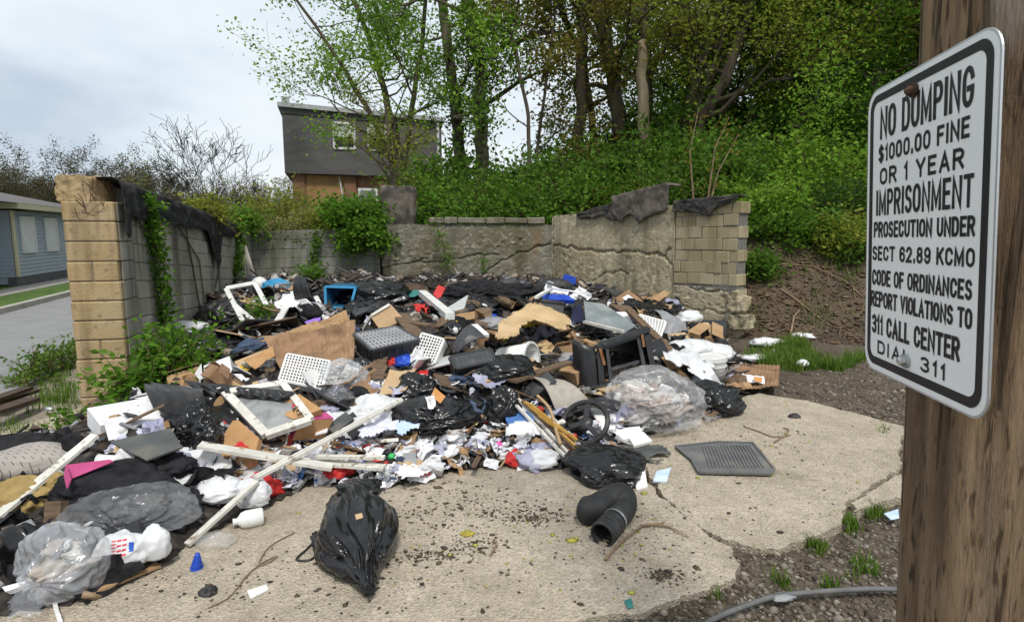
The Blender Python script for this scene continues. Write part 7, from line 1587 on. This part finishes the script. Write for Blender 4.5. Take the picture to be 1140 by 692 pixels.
# top of left wall far end and rear wall
def yback(Y): return lambda a, b_: aty(a, b_, Y)
for i, (a, Y, rad, n, m_, lb) in enumerate([((225, 246), 9.6, (.7, .5, .35), 26, 'leaf_yellow', 'yellow green growth on the top of the left wall'), ((262, 254), 11.9, (.7, .5, .4), 26, 'leaf_fresh', 'green growth over the left rear corner of the walls'),
        ((320, 260), 12.75, (.9, .4, .2), 20, 'leaf_drygrass', 'dry straw coloured growth along the rear wall top, left'), ((352, 256), 12.8, (.7, .5, .4), 20, 'leaf_yellow', 'yellow green weeds on the rear wall left of the big bush')]):
    bush('wall_top_weed', lb, 'weed', aty(*a, Y), rad, n, 13, .075, m_, 20 + i, sigma=.09)
bush('hanging_bush', 'big fresh green bush hanging over the rear wall in front of the grey house', 'bush', aty(398, 254, 12.75), (.9, .7, .72), 42, 26, .10, 'leaf_fresh', 31, sigma=.11)
bush('hanging_bush', 'lower part of the green bush spilling down the rear wall', 'bush', aty(408, 262, 12.35), (.62, .35, .45), 30, 22, .095, 'leaf_fresh', 32, sigma=.10, droop=.18)
vine('wall_vine', 'thin vine trailing down the rear block wall below the weeds', [(352, 258), (352, 270), (349, 284), (350, 295)], 12.3, 'leaf_mid', 300, .07, .07, 33)
vine('wall_vine', 'thin vine trailing down the middle of the rear concrete', [(484, 240), (490, 268), (500, 285), (494, 300)], 12.35, 'leaf_mid', 240, .07, .07, 34)
vine('wall_vine', 'short vine on the rear concrete beside the long crack', [(538, 285), (538, 295), (539, 306)], 12.5, 'leaf_mid', 110, .05, .06, 35)
bush('leafy_shrub', 'small green bush growing out of the heap behind the office chair back', 'shrub', aty(343, 326, 11.6), (.42, .4, .62), 20, 16, .075, 'leaf_fresh', 36, sigma=.07)
bush('leafy_shrub', 'tiny green plant growing beside the white frame', 'weed', hit(290, 356, .02), (.3, .3, .22), 12, 9, .06, 'leaf_fresh', 37, sigma=.05)
bush('leafy_shrub', 'small weed at the foot of the side wall by the grey fin', 'weed', atz(748, 372, .1), (.3, .3, .2), 12, 8, .06, 'leaf_mid', 38, sigma=.05)
# roadside plants left of the pier
for i, (a, h_) in enumerate([((40, 420), .55), ((52, 416), .5), ((66, 408), .55), ((80, 402), .5), ((92, 396), .55), ((28, 428), .35)]):
    bush('roadside_weed', ['tall weed in the middle of the row beside the street', 'narrow weed second in the row by the street', 'leafy weed third in the row by the street', 'leafy weed near the pier by the street', 'weed right behind the tan pier by the street', 'low weed at the near end of the row by the street'][i], 'weed', atz(*a), (.2, .2, h_ * .7), 8, 8, .05, 'leaf_grass' if i % 2 else 'leaf_mid', 60 + i, sigma=.05, group='weeds along the street')
# grass
def grass(name, label, pts, n, h_, m, w_=.006, sprd=.05):
    rng_ = np.random.RandomState(len(label)); c = pts[rng_.randint(0, len(pts), n)] + np.concatenate([rng_.randn(n, 2) * sprd, np.zeros((n, 1))], 1); hh = h_ * rng_.uniform(.4, 1.25, n); a = rng_.rand(n) * 6.28; b_ = a + rng_.randn(n) * .5; ln = hh * rng_.uniform(.15, .8, n)
    dx, dy = np.cos(b_), np.sin(b_); w2 = w_ * rng_.uniform(.6, 1.5, n); sx, sy = -np.sin(a) * w2, np.cos(a) * w2
    c[:, 2] = terrain_h(c[:, 0], c[:, 1])
    p0 = np.stack([c[:, 0] - sx, c[:, 1] - sy, c[:, 2] - .01], 1); p1 = np.stack([c[:, 0] + sx, c[:, 1] + sy, c[:, 2] - .01], 1); m0 = np.stack([c[:, 0] - sx * .7 + dx * ln * .3, c[:, 1] - sy * .7 + dy * ln * .3, c[:, 2] + hh * .6], 1); m1 = m0 + np.stack([sx * 1.4, sy * 1.4, hh * 0], 1); tp = np.stack([c[:, 0] + dx * ln, c[:, 1] + dy * ln, c[:, 2] + hh], 1)
    V = np.stack([p0, p1, m1, m0, tp], 1).reshape(-1, 3); B = np.arange(n)[:, None] * 5; F = np.concatenate([B + np.array([0, 1, 2])[None], B + np.array([0, 2, 3])[None], B + np.array([3, 2, 4])[None]]).reshape(-1, 3)
    o = tri_mesh(name, V, F, m); return tag(o, label, kind='stuff')
def px_cloud(l): return np.array([tuple(atz(a + rnd.gauss(0, sa), b_ + rnd.gauss(0, sb))) for a, b_, sa, sb, k in l for _ in range(k)])
grass('grass', 'bright green grass clump at the foot of the bank', px_cloud([(878, 390, 13, 6, 60), (900, 401, 15, 5, 26), (866, 402, 13, 4, 18), (930, 404, 18, 5, 10), (845, 396, 12, 4, 6), (955, 400, 12, 5, 5)]), 4200, .16, 'leaf_grass')
grass('slab_weeds', 'small weeds in the cracks and edges of the slab', px_cloud([(908, 600, 5, 3, 14), (946, 577, 3, 4, 10), (975, 565, 6, 4, 14), (985, 480, 6, 3, 4), (960, 625, 10, 5, 8), (850, 640, 30, 10, 6)]), 700, .07, 'leaf_grass', .004, .02)
grass('path_grass', 'thin grass along the path left of the pier', px_cloud([(60, 440, 14, 10, 30), (90, 470, 10, 10, 26), (115, 488, 14, 6, 26), (30, 480, 30, 5, 16), (20, 424, 16, 5, 20), (60, 408, 14, 6, 20)]), 2600, .12, 'leaf_grass', .004)
grass('bank_grass', 'sparse grass and seedlings on the soil bank', np.array([(x, y, 0) for x, y in [(rnd.uniform(3.9, 10), 0) for _ in range(160)] for y in [float(back_line(x)) + rnd.uniform(.3, 3.8)]]), 2600, .16, 'leaf_mid', .005, .12)
# twigs over the bank
V = []; mb = MB()
for k in range(300):
    x = rnd.uniform(3.95, 9.5); y = float(back_line(x)) + rnd.uniform(.1, 4.2); l = rnd.uniform(.15, .9); a = rnd.uniform(0, 6.28); pts = []
    for i in range(5): xx = x + math.cos(a) * l * i / 4; yy = y + math.sin(a) * l * i / 4; pts.append(Vector((xx, yy, T(xx, yy) + .02 + .06 * rnd.random()))); a += rnd.gauss(0, .3)
    mb.tube(pts, [.005, .0045, .004, .003, .002], 4, False)
tag(mb.build('brushwood', 'twig'), 'dead twigs and brushwood strewn over the soil bank', kind='stuff')
o = stones('leaf_litter', 9000, lambda n: np.array([(x, y, T(x, y) + .012) for x, y in [(x_, float(back_line(x_)) + rnd.uniform(-.1, 4.5)) for x_ in [rnd.uniform(3.85, 10.5) for _ in range(n)]]]), .026, [(.12, .07, .04), (.2, .13, .075), (.07, .04, .025), (.26, .2, .13), (.13, .08, .05), (.09, .06, .04)], flat=.25); o['label'] = 'brown dead leaves and clods over the soil bank'
for i, (px, lb) in enumerate([([(838, 305), (870, 294), (905, 296), (940, 312), (960, 330)], 'long pale bare branch arching over the soil bank'), ([(870, 322), (895, 340), (915, 356)], 'pale stick lying down the middle of the bank'), ([(880, 372), (884, 352), (890, 345)], 'short upright pale stick on the bank')]):
    mb = MB(); pts = []
    for a, b_ in px:
        d = ray(a, b_); s = 6.0
        while s < 40:
            p = CAM + d * s
            if p.z < T(p.x, p.y) + .06: break
            s += .05
        pts.append(p)
    mb.tube(pts, [.018 - .002 * k for k in range(len(pts))], 6); tag(mb.build('bare_branch', 'twig', origin=pts[0]), lb, 'branch')

for i, (a, Y, rad, m_, lb) in enumerate([(838, 11.0, (.55, .5, .55), 'leaf_mid', 'low bush on the bank right beside the block end of the side wall'), (866, 11.6, (.8, .6, .7), 'leaf_fresh', 'fresh bush low on the bank below the bright shrub'), (905, 11.4, (.85, .6, .65), 'leaf_mid', 'spreading bush in the middle of the bank edge'), (945, 11.0, (.8, .6, .6), 'leaf_olive', 'olive bush on the bank edge near the sign'), (985, 10.6, (.8, .6, .7), 'leaf_mid', 'bush on the bank edge behind the sign'), (925, 12.2, (1.0, .8, 1.0), 'leaf_dark', 'dark bush above the bank edge near the sign'), (870, 12.4, (.9, .7, .9), 'leaf_mid', 'bush filling the gap left of the bright shrub')]):
    x = (a - 570) / FPX * Y; bush('bank_bush', lb, 'bush', (x, Y, T(x, Y) - .03), rad, 30, 18, .085, m_, 500 + i, sigma=.1)
# ---- trees --------------------------------------------------------------
def trunk_px(px, Y, top=None):
    pts = [aty(a, b_, Y) for a, b_ in px]; g_ = Vector((pts[0].x, Y, T(pts[0].x, Y) - .1)); 
    if pts[0].z > g_.z + .3: pts = [g_] + pts
    if top: pts.append(pts[-1] + Vector(top))
    return pts
tree('maple_tree', 'light green tree with leaning stems beside the grey house roof', 'tree', [(trunk_px([(446, 190), (440, 150), (428, 100), (410, 40)], 19.5, (-1.2, 0, 3)), .16, .06), (trunk_px([(446, 200), (414, 130), (385, 80), (352, 30)], 19.8, (-1.5, .3, 2)), .12, .035), (trunk_px([(448, 200), (458, 120), (470, 50)], 19.2, (.4, 0, 4)), .12, .05)], 'leaf_bright', per=27, sigma=.22, lsize=.125, seed=3, limbs=8, llen=2.9, t0=.25)
tree('ivy_tree', 'tall slanting trunk with ivy left of the middle trunks', 'tree', [(trunk_px([(512, 170), (508, 120), (500, 60), (492, 0)], 18, (-.5, 0, 5)), .20, .12)], 'leaf_bright', per=24, sigma=.25, lsize=.125, seed=5, limbs=9, llen=2.5, t0=.3, ivy=.4)
tree('ivy_tree', 'tall trunk thickly wrapped in ivy in the middle of the trees', 'tree', [(trunk_px([(536, 190), (536, 130), (533, 60), (520, 0)], 17.5, (-.3, 0, 5)), .22, .14)], 'leaf_mid', per=24, sigma=.25, lsize=.125, seed=6, limbs=9, llen=2.4, t0=.3, ivy=.62)
tree('rust_tree', 'slender tree with reddish young leaves between the ivy trunk and the straight trunks', 'tree', [(trunk_px([(590, 200), (588, 130), (575, 60), (560, 0)], 17, (-.5, 0, 4)), .07, .03), (trunk_px([(594, 200), (604, 120), (616, 30)], 17.3, (.3, 0, 3)), .06, .03)], 'leaf_rust', per=24, sigma=.22, lsize=.125, seed=7, limbs=9, llen=2.2, t0=.25)
tree('tall_tree', 'straight dark trunk just left of the pair behind the side wall', 'tree', [(trunk_px([(644, 190), (646, 130), (648, 60), (650, 0)], 18, (.2, 0, 5)), .19, .15)], 'leaf_rust', per=22, sigma=.25, lsize=.125, seed=8, limbs=7, llen=2.6, t0=.42)
tree('tall_tree', 'thick trunk leaning left behind the side wall', 'tree', [(trunk_px([(694, 170), (688, 120), (677, 60), (665, 0)], 17.5, (-.8, 0, 5)), .24, .19)], 'leaf_olive', per=24, sigma=.25, lsize=.125, seed=9, limbs=7, llen=2.6, t0=.45)
tree('tall_tree', 'thin dark forked trunk between the straight and the leaning trunk', 'tree', [(trunk_px([(662, 180), (659, 130), (650, 70), (628, 20)], 19, (-1, 0, 3)), .13, .08)], 'leaf_rust', per=24, sigma=.25, lsize=.125, seed=10, limbs=7, llen=2.3, t0=.35)
tree('dead_snag', 'pale dead broken trunk stripped of bark behind the side wall', 'tree', [(trunk_px([(718, 190), (717, 140), (715, 90), (714, 46)], 16.5), .19, .13)], None, seed=11, limbs=0, barkm='bark_pale')
tree('tall_tree', 'dark trunk rising right behind the pale dead snag', 'tree', [(trunk_px([(724, 190), (722, 130), (718, 50), (716, 0)], 17.6, (0, 0, 5)), .17, .14)], 'leaf_rust', per=24, sigma=.25, lsize=.125, seed=12, limbs=8, llen=2.5, t0=.45)
tree('leaning_tree', 'dark crooked tree leaning right over the soil bank', 'tree', [(trunk_px([(762, 190), (778, 140), (806, 90), (824, 40), (838, 0)], 16.5, (1.2, 0, 3)), .19, .13), (trunk_px([(758, 170), (770, 110), (786, 50), (800, 0)], 16.9, (.8, 0, 4)), .17, .12)], 'leaf_olive', per=29, sigma=.28, lsize=.125, seed=13, limbs=10, llen=3.0, t0=.3)
tree('tall_tree', 'slim upright tree standing behind the leaning tree', 'tree', [(trunk_px([(768, 170), (766, 80), (765, 0)], 19, (0, 0, 5)), .12, .09)], 'leaf_mid', per=29, sigma=.28, lsize=.125, seed=14, limbs=9, llen=2.6, t0=.3)
# wood on the hillside: distinct tree shapes, copied
def wood_proto(seed, leafm, h_=9.0, per=85, limbs=16, llen=3.4):
    rg = random.Random(seed); top = Vector((rg.uniform(-.8, .8), rg.uniform(-.8, .8), h_)); return tree('hillside_tree', None, None, [([Vector((0, 0, -.3)), top * .33 + Vector((rg.uniform(-.3, .3), 0, 0)), top * .66, top], .17, .05)], leafm, per=per, sigma=.34, lsize=.105, seed=seed, limbs=limbs, llen=llen, t0=.15, loc=(0, 0, 0), updir=.22)
WP = [wood_proto(101, 'leaf_olive'), wood_proto(102, 'leaf_bright', per=70), wood_proto(103, 'leaf_olive', 10.5), wood_proto(104, 'leaf_fresh', 8, per=70)]
used = set(); LBL = ['olive green tree on the wooded hillside, seen behind the front trunks', 'bright green tree deep in the wooded hillside', 'tall olive green tree on the wooded hillside', 'short fresh green tree on the wooded hillside']
spots = [(a, Y) for a, Y in [(800, 21), (872, 17.5), (910, 17), (955, 16), (1000, 16.5), (835, 21), (885, 19.5), (940, 20), (990, 21), (780, 22), (1050, 20), (1040, 15), (840, 25), (900, 26), (960, 26), (1020, 26),  (1110, 24)]]
for i, (a, Y) in enumerate(spots):
    k = i % 4 if i >= 4 else i; x = (a - 570) / FPX * Y; r = WP[k] if k not in used else dup(WP[k]); used.add(k)
    r.location = (x, Y, T(x, Y)); r.rotation_euler = (0, 0, rnd.uniform(0, 6.28)); s = rnd.uniform(.85, 1.15) * (.72 if a < 760 else 1); r.scale = (s, s, s * rnd.uniform(.9, 1.15)); tag(r, LBL[k], 'tree', ['olive hillside trees', 'bright green hillside trees', 'tall hillside trees', 'short fresh green hillside trees'][k])
# understorey shrubs
def shrub_proto(seed, m, rad=(1.3, 1.1, 1.6), n=40, per=24, ls=.11): 
    return bush('understorey_shrub', None, None, (0, 0, 0), rad, n, per, ls, m, seed, sigma=.16, maxl=1, stemr=.02)
SP = [shrub_proto(201, 'leaf_fresh', ls=.13, per=20), shrub_proto(202, 'leaf_mid', ls=.09, per=28), shrub_proto(203, 'leaf_mid', ls=.13, per=20), shrub_proto(204, 'leaf_olive', (1.6, 1.2, 1.2), ls=.075, per=26)]
used2 = set(); LB2 = ['fresh green shrub in the undergrowth behind the walls', 'mid green shrub in the undergrowth behind the walls', 'coarse leaved shrub in the undergrowth behind the walls', 'broad low shrub in the undergrowth behind the walls']
sp2 = [(490, 14.6, 0, 1.0), (520, 14, 0, .8), (552, 14.6, 1, 1.0), (585, 14.4, 0, 1.0), (622, 14.6, 1, 1.1), (610, 15.8, 2, 1.2), (655, 14.5, 0, .95), (690, 14.2, 3, 1.0), (535, 16.2, 2, 1.3), (575, 16.6, 1, 1.4), (640, 16.2, 1, 1.4), (680, 15.6, 1, 1.3), (725, 14.2, 1, 1.0), (720, 15.6, 2, 1.4), (765, 13.6, 1, .95), (760, 15.2, 0, 1.2), (800, 14.2, 2, 1.2), (475, 16.5, 1, 1.3), (505, 17.5, 2, 1.4), (462, 15.2, 0, .7),
       (835, 13.4, 2, .9), (830, 15.5, 1, 1.3), (930, 14.8, 2, 1.3), (965, 14.6, 1, 1.2), (995, 15.2, 2, 1.3), (900, 16.5, 2, 1.5), (860, 17, 2, 1.5), (950, 17.5, 1, 1.6), (1005, 18, 2, 1.7), (1000, 13.2, 3, 1.0), (850, 14.6, 1, 1.1), (790, 16.5, 1, 1.6), (740, 17.5, 2, 1.6), (700, 18, 1, 1.6), (660, 18.5, 2, 1.6), (615, 18.5, 1, 1.5), (820, 19, 2, 2), (880, 20, 1, 2), (940, 21, 2, 2.1), (770, 20, 2, 2), (560, 19, 2, 1.4), (1040, 17, 2, 1.6)]
for i, (a, Y, k, s) in enumerate(sp2):
    x = (a - 570) / FPX * Y; r = SP[k] if k not in used2 else dup(SP[k]); used2.add(k); r.location = (x, Y, T(x, Y) - .05); r.rotation_euler = (0, 0, rnd.uniform(0, 6.28)); r.scale = (s, s, s * rnd.uniform(.9, 1.2)); tag(r, LB2[k], 'shrub', ['fresh green undergrowth shrubs', 'mid green undergrowth shrubs', 'coarse leaved undergrowth shrubs', 'broad low undergrowth shrubs'][k])
for k in range(4):
    if k not in used2: bpy.data.objects.remove(SP[k])
x = (893 - 570) / FPX * 13.2; bush('bright_shrub', 'large bright green shrub standing out on top of the soil bank', 'shrub', (x, 13.2, T(x, 13.2)), (1.25, 1.0, 1.95), 56, 26, .12, 'leaf_bright', 205, sigma=.13, stemr=.02)
x = (848 - 570) / FPX * 12.2; bush('bright_shrub', 'smaller bright green shrub just right of the side wall end', 'shrub', (x, 12.2, T(x, 12.2)), (.7, .6, 1.2), 34, 20, .10, 'leaf_bright', 206, sigma=.11)
for i, (px, Y) in enumerate([([(772, 222), (768, 170), (778, 120)], 12.2), ([(788, 222), (796, 165), (812, 130)], 12.0), ([(792, 220), (800, 190), (822, 150)], 12.4)]):
    pts = [aty(a, b_, Y) for a, b_ in px]; rng_ = np.random.RandomState(i); mb = MB(); mb.tube(pts, [.02, .014, .006], 5); t = thing('bare_sapling', ['nearly leafless sapling rising left on the side wall', 'nearly leafless sapling in the middle above the side wall', 'crooked bare sapling right above the mossy wall end'][i], 'sapling', pts[0]); mb.build('stem', 'twig', t)
    a = np.array([tuple(p) for p in pts]); j = rng_.randint(0, 2, 60); f = rng_.rand(60)[:, None]; V, F = leaf_arrays(a[j] * (1 - f) + a[j + 1] * f + rng_.randn(60, 3) * .14, .09, rng_); tri_mesh('foliage', V, F, 'leaf_rust', t, origin=pts[0])
# yellow tree in front of the house
tree('yellow_tree', 'young yellow green tree in front of the grey house', 'tree', [(trunk_px([(437, 205), (434, 170), (430, 130)], 13.6, (0, 0, .4)), .05, .02), (trunk_px([(438, 205), (418, 178), (404, 160)], 13.7), .03, .012), (trunk_px([(438, 205), (446, 170), (456, 140)], 13.6), .03, .012)], 'leaf_yellow', per=11, sigma=.15, lsize=.09, seed=41, limbs=8, llen=.8, t0=.3, maxl=1)
for i, (a, Y, s, lb) in enumerate([((345, 250), 15.5, .55, 'yellow brown bush in front of the plywood of the grey house'), ((300, 252), 20, 1.5, 'yellow green bush beyond the rear wall left of the grey house'), ((262, 250), 24, 2.1, 'yellow bush below the bare tree beyond the left wall'), ((225, 248), 27, 2.2, 'second yellow bush further left beyond the left wall'), ((185, 250), 30, 2.2, 'small yellow bush beyond the top of the left wall'), ((320, 255), 22, 1.5, 'pale bush at the left corner of the grey house')]):
    x = (a[0] - 570) / FPX * Y; bush('yellow_bush', lb, 'bush', (x, Y, T(x, Y)), (1.2 * s, s, 1.25 * s), 34, 13, .13, 'leaf_yellow' if i else 'leaf_drygrass', 300 + i, sigma=.2 * s ** .5, stemr=.02)
# bare trees far left
def bare(label, loc, h_, seed, group=None, minr=.012, leafm=None, per=0, r0=.2, maxl=3, limbs=9, llen=None, ls=.2, spread=.75):
    rg = random.Random(seed); l = Vector(loc); top = Vector((rg.uniform(-.1, .1) * h_, 0, h_ * .8)); return tree('bare_tree', label, 'tree', [([l, l + top * .5, l + top], r0, r0 * .06)], leafm, per=per, sigma=.35, lsize=ls, seed=seed, limbs=limbs, llen=llen or h_ * .33, maxl=maxl, t0=.22, barkm='bark_dark' if r0 > .25 else 'bark_far', group=group, updir=.6, kids=(3, 4), spread=spread, minr=minr)
x = (243 - 570) / FPX * 38; bare('big bare branching tree left of the grey house', (x, 38, 0), 5.7, 75, r0=.26, limbs=17, llen=3.7, spread=.72, minr=.014, maxl=3)
x = (185 - 570) / FPX * 45; bare('smaller bare tree behind the street lamp', (x, 45, 0), 7.2, 72, r0=.15, leafm='leaf_drygrass', per=.6)
FP = [bare(None, (0, 0, 0), 12, 81, leafm='leaf_far', per=11, maxl=2, limbs=16, ls=.26), bare(None, (0, 0, 0), 11, 82, leafm='leaf_far', per=14, maxl=2, limbs=16, ls=.26), bare(None, (0, 0, 0), 13, 83, leafm='leaf_far', per=8, maxl=2, limbs=16, ls=.26)]
i = 0; u3 = set()
for Y in (60, 68, 78):
    for a in list(range(-60, 350, 21)):
        k = i % 3; x = (a + rnd.uniform(-8, 8) - 570) / FPX * Y; r = FP[k] if k not in u3 else dup(FP[k]); u3.add(k); s = rnd.uniform(.7, .95) * (.92 if a < 200 else .68) * Y / 68; r.location = (x, Y, -.1); r.rotation_euler = (0, 0, rnd.uniform(0, 6.28)); r.scale = (s,) * 3; r.name = 'far_tree'
        tag(r, ['brownish half bare tree in the far wood on the left', 'greenish half bare tree in the far wood on the left', 'tall thin half bare tree in the far wood on the left'][k], 'tree', ['brownish far trees', 'greenish far trees', 'tall thin far trees'][k]); i += 1
for i, a in enumerate(range(-40, 330, 42)):
    Y = 56; x = (a - 570) / FPX * Y; r = dup(SP[1] if i % 2 else SP[3], (x, Y, 0), rnd.uniform(0, 6), 2.6, 'bushy undergrowth at the foot of the far wood', 'far undergrowth bushes'); r['category'] = 'bush'; r.name = 'far_bush'
